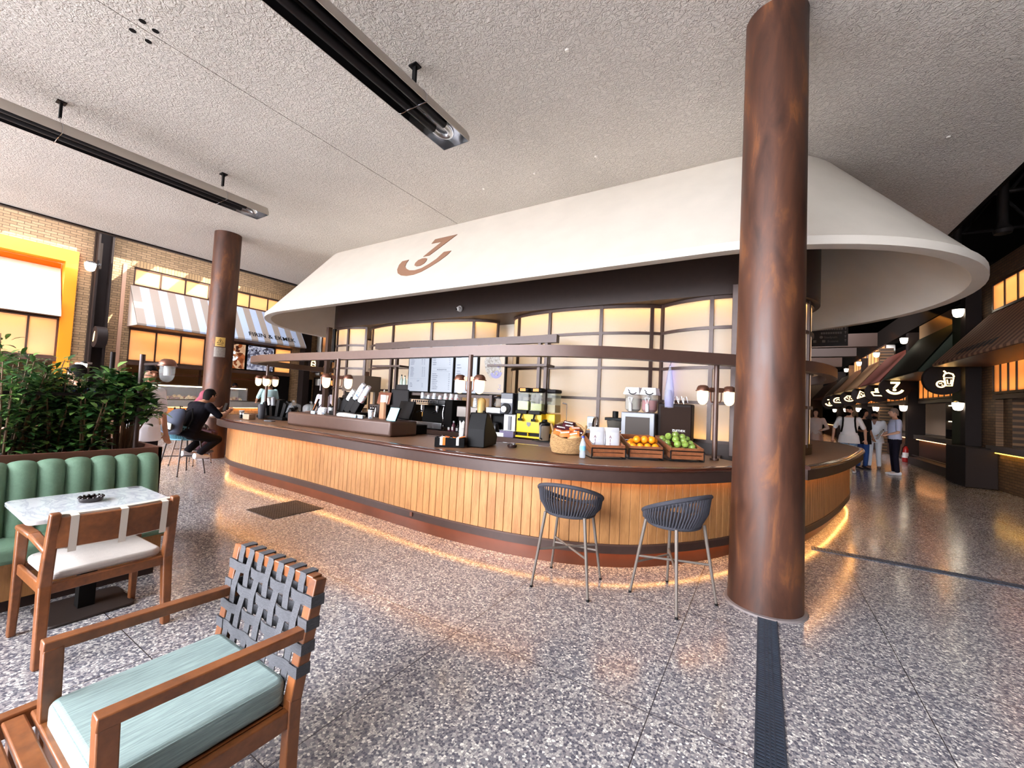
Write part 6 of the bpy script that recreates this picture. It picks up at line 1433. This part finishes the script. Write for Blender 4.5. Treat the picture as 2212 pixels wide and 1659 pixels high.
b = MB(); b.box(0.425,0.465,-0.42,0.435,0.33,0.40); obj('side_apron', b, T, stb, bevel=0.006)
for x,y in ((-0.3,-0.39),(0.44,-0.39),(-0.3,0.38),(0.44,0.38)):
    b = MB(); b.box(x-0.022,x+0.022,y-0.022,y+0.022,0,0.33); obj('leg', b, T, stb, bevel=0.004)

# ---------------------------------------------------------------- marble table, ashtray
def m_marble():
    m, nt, b, out = new_mat('marble'); n = noise(nt,coords(nt,(1,1.6,1)),3.2,7,0.65); n.inputs['Distortion'].default_value = 1.4
    nt.links.new(ramp(nt,n.outputs[0],[(0.42,lin((226,228,232))),(0.50,lin((196,200,208))),(0.53,lin((228,230,233))),(1,lin((236,237,240)))]),b.inputs['Base Color']); b.inputs['Roughness'].default_value = 0.12; b.inputs['Coat Weight'].default_value = 0.5; return m
mt = thing('marble_table','white marble-topped cafe table in front of the green bench','table',(-3.80,0.90,0))
b = MB(); b.extr(rrect(0.68,0.68,0.05),(0,0,0.672),(1,0,0),(0,1,0),0.028); obj('table_top', b, m_marble(), mt, bevel=0.006, seg=3)
b = MB(); b.cb((0,0,0.34),(0.08,0.08,0.66)); obj('pedestal', b, M['black_matte'], mt)
b = MB(); b.extr(rrect(0.40,0.42,0.04),(0,0,0.0),(1,0,0),(0,1,0),0.018); obj('base_plate', b, mat('iron_base',(52,42,38),0.6,0.3), mt, bevel=0.006)
at = thing('ashtray','dark scalloped glass ashtray on the marble table','ashtray',(-3.79,0.885,0.7005))
b = MB(); b.lathe([(0.052,0),(0.058,0.006),(0.062,0.028),(0.053,0.028),(0.048,0.01),(0.0,0.009)],n=28); obj('ashtray_bowl', b, mat('dark_glass',(36,26,26),0.12), at)
b = MB()
for i in range(14): t = 2*PI*i/14; b.sphere((0.057*math.cos(t),0.057*math.sin(t),0.029),0.009,8,5)
obj('scalloped_rim', b, bpy.data.materials['dark_glass'], at)
b = MB(); b.cb((-4.09,1.18,0.7025),(0.05,0.06,0.002)); tag(obj('table_tag', b, M['grey']), 'tiny grey tag at the corner of the marble table','tag')

# ---------------------------------------------------------------- green bench and planter
gf = mat('green_fabric',(104,134,110),0.75,var=0.06,vscale=60,bmp=0.4,bscale=340)
bn = thing('banquette','green channel-backed bench against the planter','bench',(-4.3,1.40,0))
w_ = 0.135; k = 0
while k < 18:
    y1 = -w_*k; y0 = y1-w_; b = MB(); n = 10; R_ = []
    for i in range(n+1):
        u = i/n; y = y0+w_*u; bul = 0.05*(math.sin(PI*u)**0.55)
        R_.append([Vector((-0.10,y,0.40)),Vector((0.03+bul*0.8,y,0.42)),Vector((0.01+bul,y,0.62)),Vector((-0.01+bul,y,0.82)),Vector((-0.03+bul*0.8,y,0.885+bul*0.2)),Vector((-0.07,y,0.905+bul*0.4)),Vector((-0.13,y,0.89))])
    b.grid(R_)
    if k == 0: b.face([r for r in R_[-1]])
    obj('back_channel', b, gf, bn, ang=60); k += 1
b = MB(); b.box(-0.12,0.34,-2.5,-0.02,0.33,0.435); obj('seat_pad', b, gf, bn, bevel=0.03, seg=3)
b = MB(); b.box(-0.14,-0.09,-2.5,-0.0,0.0,0.88); obj('back_panel', b, gf, bn)
b = MB(); b.box(-0.1,0.24,-2.5,-0.03,0.08,0.325); obj('oak_base', b, M['oak'], bn)
for i in range(24):
    pass
b = MB(); b.box(-0.1,0.27,-2.5,-0.02,0.30,0.33); obj('oak_trim', b, M['oak'], bn)
b = MB(); b.box(-0.1,0.20,-2.5,-0.05,0.0,0.08); obj('plinth', b, M['bronze_dark'], bn)
pl = thing('planter','long brown metal planter box behind the green bench','planter',(-4.95,1.46,0))
pm = mat('planter_brown',(104,64,50),0.5,0.2,var=0.08,vscale=6)
b = MB(); X0,X1,Y0 = -0.42,0.50,-4.2
b.box(X1-0.03,X1,Y0,0,0,0.955); b.box(X0,X0+0.03,Y0,0,0,0.955); b.box(X0,X1,-0.03,0,0,0.955); b.box(X0,X1,Y0,Y0+0.03,0,0.955); b.box(X0+0.03,X1-0.03,Y0+0.03,-0.03,0.8,0.86); obj('planter_walls', b, pm, pl, smooth=False, bevel=0.004)
b = MB(); b.box(X0+0.03,X1-0.03,Y0+0.03,-0.03,0.86,0.885); s_ = obj('soil', b, mat('soil',(48,36,28),0.9,bmp=0.8,bscale=60), pl); s_['kind'] = 'stuff'
tr_ = thing('trellis_rail','dark metal rail frame rising from the planter','rail',(-4.76,1.38,0.89)); 
b = MB(); b.box(-0.012,0.012,-3.5,0.0,0.48,0.505); b.box(-0.012,0.012,-3.5,0.0,0.90,0.925) if False else None; obj('cross_rail', b, M['dark'], tr_)
for y in (-1.6,-2.6):
    b = MB(); b.box(-0.012,0.012,y-0.012,y+0.012,-0.03,0.50); obj('upright', b, M['dark'], tr_)
b = MB(); b.cyl((-5.22,1.28,0.89),(-5.22,1.28,1.78),0.018,n=10); tag(obj('slim_pole', b, M['dark']), 'slim dark pole rising out of the planter foliage beside the unlit lantern','pole')
ul = thing('lamp_post','dark lamp post with one unlit clear lantern at the planter end','lamp post',(-4.78,1.37,0.89))
b = MB(); b.cyl((0,0,-0.01),(0,0,0.87),0.02,n=12); b.beam((0,0,0.78),(0.1,0.13,0.80),0.02,0.02); obj('pole', b, M['bronze'], ul)
lantern(ul, 0.11, 0.15, 0.79, False)

# ---------------------------------------------------------------- shrubs
lg = [mat('leaf_deep',(50,88,46),0.4,var=0.35,vscale=8), mat('leaf_mid',(88,132,66),0.4,var=0.3,vscale=8), mat('leaf_light',(138,174,92),0.4,var=0.25,vscale=8)]
bark = mat('bark',(120,92,68),0.8)
rr = random.Random(12)
def leaf(b, p, d, up, L, w):
    d = d.normalized(); s = d.cross(up)
    if s.length < 1e-4: s = d.orthogonal()
    s.normalize(); n = s.cross(d)
    pts = []
    for t,ww,h in ((0,0.04,0),(0.3,0.85,0.05),(0.6,1.0,0.04),(0.85,0.55,-0.02),(1.0,0.02,-0.08)):
        c = p+d*(L*t)+n*(L*h); pts.append((c-s*(w*ww)+n*(w*0.25*ww), c, c+s*(w*ww)+n*(w*0.25*ww)))
    b.grid([list(r) for r in pts])
def shrub(x, y, h, rx, ry, nst, L, w, label, spread=0.5, per=7, dens=5, zb=0.88, tmin=0.06):
    root = thing('leafy_shrub', label, 'shrub', (x,y,zb)); st = MB(); fo = [MB(),MB(),MB()]
    for i in range(nst):
        a = rr.random()*2*PI; r0 = rr.random()**0.5
        bx, by = rx*0.4*r0*math.cos(a), ry*0.4*r0*math.sin(a); tx, ty = rx*r0*math.cos(a), ry*r0*math.sin(a); hh = h*(0.55+0.45*rr.random())*(1-0.25*r0)
        P = [Vector((bx,by,0)),Vector((bx+(tx-bx)*0.3,by+(ty-by)*0.3,hh*0.45)),Vector((tx*0.8+bx*0.2,ty*0.8+by*0.2,hh*0.8)),Vector((tx,ty,hh))]
        st.tube(P,[0.009,0.007,0.005,0.003],5)
        for q in range(dens):
            t = tmin+(1-tmin)*(q+rr.random()*0.6)/dens; t = min(t,1.0); k = min(int(t*3),2); f = t*3-k; p = P[k].lerp(P[k+1],f)
            for j in range(per):
                az = 2*PI*(j/per)+rr.random()*0.6; el = rr.uniform(-0.35,0.75); d = Vector((math.cos(az)*math.cos(el),math.sin(az)*math.cos(el),math.sin(el)))
                o_ = d*0.02+Vector((rr.uniform(-.04,.04),rr.uniform(-.04,.04),rr.uniform(-.03,.03)))
                leaf(fo[0 if rr.random() < 0.42 else (1 if rr.random() < 0.6 else 2)], p+o_, d, Vector((0,0,1)), L*rr.uniform(0.7,1.2), w*rr.uniform(0.75,1.15))
    obj('stems', st, bark, root)
    allf = MB()
    for i in range(3):
        allf.cur = i; allf.add(fo[i].v, fo[i].f)
    o = obj('foliage', allf, lg, root, recalc=False, ang=180); o['kind'] = 'stuff'
    return root
shrub(-4.95,1.30,0.84,0.28,0.22,28,0.105,0.027,'broad-leaved green shrub at the planter end around the unlit lantern',per=7,dens=5,tmin=0.5)
shrub(-4.95,1.08,0.72,0.30,0.20,28,0.09,0.023,'low broad-leaved shrub in the planter below the lit round sign',per=7,dens=5)
shrub(-5.0,0.90,0.82,0.30,0.26,32,0.07,0.016,'fine-leaved dark shrub in the planter beside the orange frame',per=8,dens=7)
shrub(-4.95,0.64,1.08,0.30,0.28,32,0.095,0.015,'tall feathery shrub reaching up at the picture edge',per=8,dens=7)
shrub(-4.95,0.2,0.9,0.25,0.30,10,0.08,0.016,'dense shrub farther along the planter',per=7,dens=5)
# ---------------------------------------------------------------- people
SK = [mat('skin_light',(206,158,130),0.55), mat('skin_tan',(176,124,96),0.55), mat('skin_deep',(128,86,66),0.55)]
HAIR = mat('hair_black',(18,14,14),0.7,bmp=0.5,bscale=200,spec=0.1); HAIRB = mat('hair_brown',(50,35,26),0.7,bmp=0.5,bscale=200,spec=0.1)
def remesh(o, vox, it=4):
    m = o.modifiers.new('remesh','REMESH'); m.mode = 'VOXEL'; m.voxel_size = vox; m.use_smooth_shade = True
    if it: s = o.modifiers.new('smooth','SMOOTH'); s.iterations = it; s.factor = 0.5
    return o
def limb(b, p0, p1, r0, r1, n=10):
    b.cyl(p0, p1, r0, r1, n); b.sphere(p0, r0*1.0, n, 7); b.sphere(p1, r1*1.0, n, 7)
def person(name_label, x, y, face, h=1.75, skin=0, top=(230,230,232), bottom=(40,40,48), shoes=(40,36,36), hair=HAIR, hair_kind='short', arms=None, legs=None, pelvis=None, lean=0.0, head_turn=0, head_drop=0.0, sleeve='short', build=1.0, bottom_kind='trousers', hem=None, vox=0.011, group=None, beard=False, headlean=0.0, face_on=True):
    root = thing('person', name_label, 'person', (x, y, 0), face, group)      # local +y is the way the person faces
    s = h/1.75; V = lambda a, c, z: Vector((a*s, c*s, z*s))
    pz = pelvis if pelvis is not None else 0.93; P0 = V(0,0,pz)
    up = Vector((0, math.sin(lean), math.cos(lean))); fw = Vector((0, math.cos(lean), -math.sin(lean)))
    at = lambda a, c, t: P0 + Vector((a*s,0,0)) + fw*(c*s) + up*(t*s)          # torso frame, t above the pelvis
    prof = [(-0.06,0.135,0.10,0.0),(0.04,0.155,0.115,0.0),(0.14,0.138,0.105,0.005),(0.26,0.150,0.112,0.008),(0.38,0.165,0.112,0.0),(0.46,0.160,0.095,-0.01),(0.52,0.11,0.07,-0.012),(0.56,0.062,0.058,-0.005)]
    def torso(b, g, t0=-0.1, t1=0.6, k=1.0):
        R_ = []
        for t, wx, wy, c in prof:
            if t < t0 or t > t1: continue
            R_.append([at(wx*build*math.cos(a)*k+g*math.cos(a), c+wy*build*math.sin(a)*k+g*math.sin(a), t) for a in [2*PI*i/20 for i in range(20)]])
        b.grid(R_, cu=True); b.face(R_[0]); b.face(R_[-1])
    sh = [at(sg*0.185*build**0.5, -0.01, 0.475) for sg in (-1, 1)]
    arms = arms or [((-0.07,-0.02,-0.29),(-0.05,0.08,-0.54)), ((0.07,-0.02,-0.29),(0.05,0.08,-0.54))]
    el = [sh[i]+Vector(arms[i][0])*s for i in (0,1)]; wr = [sh[i]+Vector(arms[i][1])*s for i in (0,1)]
    hp = [P0+Vector((sg*0.09*s*build**0.5,0,-0.02*s)) for sg in (-1,1)]
    legs = legs or [((-0.10,0.02,0.49),(-0.11,-0.02,0.085)), ((0.10,0.0,0.49),(0.11,-0.03,0.085))]
    kn = [V(*legs[i][0]) for i in (0,1)]; an = [V(*legs[i][1]) for i in (0,1)]
    hd = at(0,0.03+headlean,0.70-head_drop); hq = Matrix.Rotation(head_turn,3,'Z')
    H = lambda a, c, z: hd + hq@Vector((a*s,c*s,z*s))
    b = MB(); torso(b, -0.012)
    limb(b, at(0,0.0,0.53), hd+Vector((0,-0.01*s,-0.06*s)), 0.056*s, 0.052*s)
    b.sphere(hd, 0.1*s, 16, 12, (0.76,0.94,1.14)); b.sphere(H(0,0.035,-0.065), 0.056*s, 12, 8, (0.95,0.95,0.9))
    b.sphere(H(0,0.098,-0.012), 0.017*s, 8, 6, (0.8,1.2,1.4)); b.sphere(H(0,0.085,0.03), 0.05*s, 10, 6, (1.1,0.3,0.3))
    for sg in (-1,1): b.sphere(H(sg*0.078,-0.005,-0.01), 0.024*s, 8, 6, (0.45,0.8,1.2))
    for i, sg in ((0,-1),(1,1)):
        limb(b, sh[i], el[i], 0.046*s*build**0.5, 0.037*s); limb(b, el[i], wr[i], 0.037*s, 0.026*s)
        d = (wr[i]-el[i]).normalized(); a = d.cross(Vector((0,0,1)));
        if a.length < 0.2: a = Vector((0,1,0)) - d*d.y
        a.normalize(); n_ = a.cross(d)
        b.sphere(wr[i]+d*0.05*s, 0.042*s, 10, 7, (0.85,0.85,0.85)); limb(b, wr[i], wr[i]+d*0.06*s, 0.026*s, 0.034*s)
        for k in range(4):
            q = wr[i]+d*0.075*s+a*(0.021*(k-1.5))*s; L_ = (0.062,0.075,0.07,0.055)[k]*s; m_ = q+d*L_*0.55+n_*0.006*s
            limb(b, q, m_, 0.0095*s, 0.009*s, 7); limb(b, m_, m_+(d*0.8-n_*0.6*(-1))*L_*0.45, 0.009*s, 0.0075*s, 7)
        q = wr[i]+d*0.03*s-a*0.03*s*sg; limb(b, q, q+(d*0.7-a*0.7*sg).normalized()*0.055*s, 0.012*s, 0.009*s, 7)
        limb(b, hp[i], kn[i], 0.074*s, 0.050*s); limb(b, kn[i], an[i], 0.050*s, 0.034*s)
        limb(b, an[i]+Vector((0,-0.02*s,-0.03*s)), an[i]+Vector((0,0.13*s,-0.045*s)), 0.038*s, 0.03*s)
    body = remesh(obj('body', b, SK[skin], root), vox*0.8, 3)
    if face_on:
        b = MB()
        for sg in (-1,1): b.sphere(H(sg*0.032,0.083,0.012), 0.0105*s, 8, 6, (1.2,0.7,0.7))
        obj('eyes', b, M['black_gloss'], root)
        b = MB(); b.sphere(H(0,0.088,-0.062), 0.022*s, 10, 5, (1.1,0.35,0.3)); obj('lips', b, mat('lips',(150,88,78),0.5), root)
        b = MB()
        for sg in (-1,1): b.sphere(H(sg*0.033,0.086,0.035), 0.019*s, 8, 5, (1.1,0.35,0.25))
        obj('eyebrows', b, hair, root)
    # hair
    b = MB()
    if hair_kind in ('short','bald'):
        k = 1.0 if hair_kind == 'short' else 0.94
        R_ = []
        for j in range(7):
            ph = PI*0.5*(1-j/6.0); ring = []
            for i in range(22):
                t = 2*PI*i/22; fr = math.sin(t)
                lo = 0.035 if fr > 0.35 else (-0.02 if fr > -0.3 else -0.075)
                zz = 0.124*math.sin(ph) if ph > 0.35 else lo+(0.124*math.sin(0.35)-lo)*(ph/0.35)
                rr_ = math.cos(ph)**0.75 if ph > 0.35 else 0.985
                ring.append(H(0.083*k*rr_*math.cos(t), -0.006+0.102*k*rr_*math.sin(t), zz+0.002))
            R_.append(ring)
        b.grid(R_, cu=True); b.face(R_[0]); obj('hair', b, hair, root, ang=80)
    elif hair_kind in ('scarf','long'):
        b.sphere(H(0,-0.012,0.01), 0.112*s, 16, 12, (0.86,0.98,1.12)); 
        limb(b, H(0,-0.05,-0.04), at(0,-0.05,0.47 if hair_kind == 'scarf' else 0.34), 0.085*s, 0.11*s if hair_kind == 'scarf' else 0.075*s, 14)
        if hair_kind == 'scarf': limb(b, H(0,0.02,-0.12), at(0,0.06,0.44), 0.065*s, 0.11*s, 14)
        # opening for the face
        o = remesh(obj('headscarf' if hair_kind == 'scarf' else 'long_hair', b, hair, root), vox, 3)
        b = MB(); b.sphere(H(0,0.06,-0.015), 0.075*s, 14, 10, (0.8,0.66,1.05)); b.sphere(H(0,0.108,-0.018),0.014*s,8,6); obj('face', b, SK[skin], root)
    elif hair_kind == 'cap':
        b.sphere(H(0,-0.005,0.035), 0.103*s, 14, 10, (0.84,1.0,0.9)); b.extr([(x_*s,y_*s) for x_,y_ in [(-0.07,0.06),(0.07,0.06),(0.05,0.15),(-0.05,0.15)]], H(0,0,0.05), hq@Vector((1,0,0)), hq@Vector((0,1,0)), 0.012); obj('cap', b, hair, root)
    if beard:
        b = MB(); b.sphere(H(0,0.045,-0.078), 0.060*s, 12, 8, (0.98,0.95,0.85)); obj('beard', b, hair, root)
    # top
    mt_ = mat('top_cloth', top, 0.85, bmp=0.3, bscale=120, spec=0.08); b = MB(); lo = hem if hem is not None else -0.07
    torso(b, 0.014, -0.1, 0.53, 1.03)
    if lo < -0.07: 
        R_ = [[at((0.165*build+0.02)*math.cos(a),(0.125*build+0.02)*math.sin(a),0.05) for a in [2*PI*i/18 for i in range(18)]],[at((0.20*build+0.01)*math.cos(a),(0.15*build+0.01)*math.sin(a),lo) for a in [2*PI*i/18 for i in range(18)]]]
        b.grid(R_, cu=True); b.face(R_[0]); b.face(R_[1])
    for i in (0,1):
        e = sh[i]+(el[i]-sh[i])*(0.78 if sleeve == 'short' else 1.0)
        limb(b, at((-1,1)[i]*0.13,-0.005,0.46), sh[i], 0.06*s, 0.062*s*build**0.5); limb(b, sh[i], e, 0.062*s*build**0.5, 0.056*s if sleeve == 'short' else 0.047*s)
        if sleeve == 'long': limb(b, el[i], el[i]+(wr[i]-el[i])*0.92, 0.047*s, 0.036*s)
    remesh(obj('shirt' if bottom_kind != 'dress' else 'blouse', b, mt_, root), vox, 3)
    mb_ = mat('bottom_cloth', bottom, 0.85, bmp=0.3, bscale=120, spec=0.08); b = MB()
    if bottom_kind == 'dress':
        R_ = []
        for z,w in ((pz+0.12,0.135),(pz,0.17),(pz-0.3,0.20),(0.35,0.235),(0.10,0.26)):
            R_.append([V((w+0.012*math.cos(6*a))*math.cos(a),(w*0.8+0.012*math.cos(6*a))*math.sin(a),z) for a in [2*PI*i/36 for i in range(36)]])
        b.grid(R_, cu=True); b.face(R_[0]); b.face(R_[-1]); obj('skirt', b, mb_, root)
    else:
        R_ = [[at(w*build*math.cos(a),d*build*math.sin(a),t) for a in [2*PI*i/18 for i in range(18)]] for t,w,d in ((-0.1,0.155,0.125),(0.0,0.165,0.128),(0.1,0.145,0.118))]
        b.grid(R_, cu=True); b.face(R_[0]); b.face(R_[-1])
        for i in (0,1):
            limb(b, hp[i], kn[i], 0.092*s*build**0.5, 0.068*s)
            e = an[i]+(kn[i]-an[i])*0.08 if bottom_kind == 'trousers' else kn[i]+(an[i]-kn[i])*0.08
            limb(b, kn[i], e, 0.068*s, 0.056*s if bottom_kind == 'trousers' else 0.070*s)
        remesh(obj('trousers' if bottom_kind == 'trousers' else 'shorts', b, mb_, root), vox, 3)
    ms_ = mat('shoe_leather', shoes, 0.5)
    for i in (0,1):
        b = MB(); a = an[i]; F = lambda c, z, w, hh: [Vector((a.x+w*s*math.cos(t), a.y+c*s, a.z+(z+hh*math.sin(t))*s)) for t in [2*PI*k/14 for k in range(14)]]
        R_ = [F(-0.085,-0.035,0.02,0.02),F(-0.07,-0.03,0.042,0.05),F(0.0,-0.035,0.046,0.048),F(0.08,-0.05,0.048,0.034),F(0.15,-0.055,0.042,0.027),F(0.185,-0.06,0.02,0.016)]
        b.grid(R_, cu=True); b.face(R_[0]); b.face(R_[-1]); obj('shoe', b, ms_, root)
    root['_sh'] = 0; del root['_sh']
    return root, dict(sh=sh, el=el, wr=wr, at=at, hd=hd)
def facing(dx, dy): return math.atan2(-dx, dy)

# seated at the bar
sm_, J = person('seated man in black t-shirt on the teal stool, leaning on the bar with a phone',-8.24,3.02,facing(-0.25,0.97),1.78,1,(20,18,24),(18,16,20),(206,212,222),HAIR,'short',
    arms=[((-0.10,0.16,-0.20),(0.06,0.34,-0.09)),((0.09,0.16,-0.20),(-0.02,0.36,-0.10))], legs=[((-0.15,0.40,0.60),(-0.13,0.10,0.36)),((0.14,0.42,0.56),(0.13,0.12,0.34))], pelvis=0.70, lean=0.42, head_drop=0.01, headlean=0.02, build=1.16, vox=0.009)
b = MB(); w0 = (J['wr'][0]+J['wr'][1])/2; b.cb(w0+Vector((0,0.07,0.075)),(0.072,0.009,0.15),(R(-20),0,0)); ph = obj('mobile_phone', b, M['black_gloss'], bevel=0.003)
ph.matrix_world = Matrix.Translation((-8.24,3.02,0)) @ Matrix.Rotation(facing(-0.25,0.97),4,'Z'); tag(ph,'mobile phone held up by the seated man in black','phone')
bp = thing('backpack','grey-blue backpack hanging on the back of the seated man in black','backpack',(-8.24,3.02,0),facing(-0.25,0.97)+0.15)
b = MB(); R_ = []
for z,w,d,c in ((0.70,0.12,0.07,-0.27),(0.74,0.16,0.10,-0.28),(0.88,0.165,0.115,-0.27),(1.0,0.15,0.10,-0.22),(1.08,0.11,0.07,-0.17),(1.11,0.06,0.04,-0.15)):
    R_.append([Vector((w*math.cos(t),c+d*math.sin(t),z)) for t in [2*PI*k/20 for k in range(20)]])
b.grid(R_,cu=True); b.face(R_[0]); b.face(R_[-1]); obj('pack_body', b, mat('pack_blue',(60,66,84),0.7,bmp=0.3,bscale=200), bp)
b = MB(); b.sphere((0.0,-0.36,0.82),0.09,12,8,(1.3,0.5,1.0)); obj('front_pocket', b, mat('pack_grey',(40,42,48),0.7), bp)
b = MB(); b.extr([(-0.05,-0.03),(0.05,-0.05),(0.06,0.04),(-0.02,0.06)],(0.07,-0.398,0.84),(1,0,0),(0,0,1),0.012); obj('printed_patch', b, mat('patch_pale',(206,216,206),0.6), bp)
b = MB(); b.tube([(0.0,-0.15,1.10),(0.02,-0.18,1.15),(0.0,-0.12,1.14)],0.01,6)
for sg in (-1,1): b.tube([(sg*0.1,-0.16,1.06),(sg*0.17,-0.10,1.12),(sg*0.18,-0.09,0.95),(sg*0.16,-0.18,0.76)],0.013,6)
obj('pack_straps', b, M['black_matte'], bp)
person('seated woman in maroon headscarf and white top beyond the man in black',-9.32,3.48,facing(0.6,0.75),1.66,0,(226,222,224),(70,50,56),(60,50,50),mat('scarf_maroon',(140,62,78),0.8),'scarf',
    arms=[((-0.08,0.15,-0.20),(0.02,0.36,-0.14)),((0.08,0.15,-0.20),(-0.02,0.36,-0.14))], legs=[((-0.12,0.36,0.62),(-0.12,0.18,0.30)),((0.12,0.36,0.62),(0.12,0.18,0.30))], pelvis=0.70, lean=0.25, sleeve='long', face_on=True)
# behind the plants and at the brick stalls
person('person in white t-shirt and dark trousers standing behind the planter end',-6.55,1.93,facing(0.9,0.3),1.74,1,(236,234,240),(28,26,32),(40,36,38),HAIR,'short',hem=-0.14)
person('person in dark blue behind the planter leaves',-7.4,1.52,facing(-0.6,-0.5),1.70,1,(40,50,92),(34,38,60),(40,36,38),HAIR,'short')
person('person sitting bent forward behind the planter leaves in a dark top',-6.9,0.72,facing(0.6,0.6),1.70,1,(54,62,62),(46,44,52),(200,204,212),HAIRB,'short',pelvis=0.46,lean=0.4,
    arms=[((-0.06,0.16,-0.22),(0.02,0.38,-0.24)),((0.06,0.16,-0.22),(-0.02,0.38,-0.24))],legs=[((-0.12,0.42,0.5),(-0.12,0.40,0.085)),((0.12,0.42,0.5),(0.12,0.42,0.085))])
person('customer in pale green t-shirt seen from behind at the bakery counter',-13.85,7.22,facing(-1,0.1),1.80,1,(176,204,204),(60,56,60),(40,36,36),HAIR,'short',build=1.22,arms=[((-0.10,0.06,-0.28),(-0.04,0.25,-0.36)),((0.10,0.06,-0.28),(0.04,0.25,-0.36))],hem=-0.12)
person('bakery server with dark cap and black apron behind the pastry case',-15.75,7.05,facing(1,-0.2),1.66,1,(196,176,160),(34,30,32),(40,36,36),M['charcoal'],'cap')
pk,J = person('person with dark hair in white and pink shirt walking past the cake sign',-11.9,7.95,facing(-0.8,0.5),1.70,1,(222,214,226),(60,62,80),(60,56,60),HAIR,'short',hem=-0.12)
b = MB(); b.tube([Vector((0.12,-0.125,1.42)),Vector((0.02,-0.145,1.25)),Vector((-0.1,-0.14,1.08)),Vector((-0.17,-0.06,0.98))],0.012,6); b.tube([Vector((0.12,-0.125,1.42)),Vector((0.12,0.0,1.47)),Vector((0.02,0.13,1.25)),Vector((-0.15,0.08,0.98))],0.012,6); obj('shoulder_strap', b, M['black'], pk)
ht = thing('hanging_tag','orange and navy hanging card on a hook under the ring beam','card',(-9.48,6.3,1.55))
b = MB(); b.box(-0.005,0.005,-0.10,0.10,0.15,0.34); obj('orange_half', b, mat('tag_orange',(206,104,50),0.5), ht); b = MB(); b.box(-0.005,0.005,-0.10,0.10,-0.02,0.15); obj('navy_half', b, mat('tag_navy',(40,32,60),0.5), ht); b = MB(); b.box(-0.008,0.004,-0.115,-0.10,-0.02,0.34); obj('white_edge', b, M['paper'], ht)
b = MB(); b.tube([(0,0,0.34),(0,0.01,0.40),(0,0.0,0.44)],0.006,6); obj('hook', b, M['steel'], ht)
# in the hall
p1,J = person('man in white t-shirt and blue jeans shorts with dark backpack straps',2.02,14.4,facing(-0.15,-1),1.80,0,(232,228,226),(116,140,170),(220,220,224),HAIR,'short',bottom_kind='shorts',hem=-0.16,beard=True,build=1.12,arms=[((-0.13,0.0,-0.28),(-0.14,0.12,-0.52)),((0.12,0.0,-0.28),(0.14,0.05,-0.54))],head_turn=-0.3)
b = MB()
for sg in (-1,1): b.tube([(sg*0.13,-0.13,1.46),(sg*0.13,0.0,1.53),(sg*0.125,0.125,1.42),(sg*0.135,0.15,1.25),(sg*0.16,0.08,1.1),(sg*0.15,-0.13,1.05)],0.022,8)
b.box(-0.16,0.16,-0.30,-0.14,1.0,1.48); obj('backpack', b, M['black_matte'], p1, bevel=0.01)
person('person with dark hair in black t-shirt and blue jeans beside the man in all white',2.52,15.7,facing(0.45,-0.6),1.76,1,(28,26,28),(52,76,128),(40,38,44),HAIR,'long',hem=-0.2,build=1.1,arms=[((-0.07,-0.02,-0.29),(0.0,0.14,-0.5)),((0.08,0.05,-0.28),(0.08,0.28,-0.30))])
pw,J = person('man all in white, V-neck shirt and loose trousers, in the hall',2.86,16.15,facing(-0.2,-1),1.72,2,(226,230,238),(214,216,224),(44,36,36),HAIR,'short',hem=-0.14,build=1.12,sleeve='long',beard=True,arms=[((-0.10,0.03,-0.28),(0.02,0.2,-0.34)),((0.12,0.0,-0.28),(0.13,0.1,-0.5))])
b = MB(); b.extr([(-0.055,0.02),(0.055,0.02),(0.0,-0.16)],(0,0.135,1.42),(1,0,0),(0,0.1,1),-0.006); obj('open_neck', b, SK[2], pw)
pl_,J = person('grey-haired man in pale blue shirt and dark trousers holding a paper, side on',3.05,14.86,facing(-0.85,-0.1),1.80,0,(186,190,214),(30,28,40),(226,226,230),mat('hair_grey',(120,100,88),0.7),'short',build=1.08,hem=-0.02,arms=[((-0.08,0.03,-0.28),(-0.03,0.24,-0.36)),((0.08,0.02,-0.28),(0.03,0.23,-0.38))])
b = MB(); b.cb((-0.02,0.32,1.05),(0.20,0.012,0.28),(R(25),0,0)); pp = obj('paper_sheet', b, M['paper']); pp.matrix_world = Matrix.Translation((3.05,14.86,0)) @ Matrix.Rotation(facing(-0.85,-0.1),4,'Z'); tag(pp,'white paper in the hands of the man in the pale blue shirt','paper')
person('woman in long beige dress and pale top raising a hand in the hall',1.42,15.9,facing(-0.1,-1),1.72,0,(206,186,176),(190,160,146),(180,150,130),HAIRB,'long',bottom_kind='dress',sleeve='long',arms=[((-0.12,0.05,-0.26),(0.02,0.22,-0.32)),((0.14,0.08,-0.16),(0.2,0.22,0.06))])
fe = thing('fire_extinguisher','red fire extinguisher with a white label by the green stall','fire extinguisher',(4.3,19.6,0.01))
b = MB(); b.lathe([(0.08,0),(0.09,0.02),(0.09,0.46),(0.06,0.54),(0.03,0.57)],n=18); obj('cylinder', b, mat('extinguisher_red',(160,26,24),0.3), fe); b = MB(); b.lathe([(0.091,0.16),(0.0915,0.34)],n=18); obj('label', b, M['paper'], fe)
b = MB(); b.box(-0.02,0.02,-0.08,0.05,0.57,0.62); b.tube([(0.0,-0.04,0.6),(-0.08,-0.06,0.5),(-0.11,-0.04,0.25)],0.012,6); obj('valve', b, M['black'], fe)
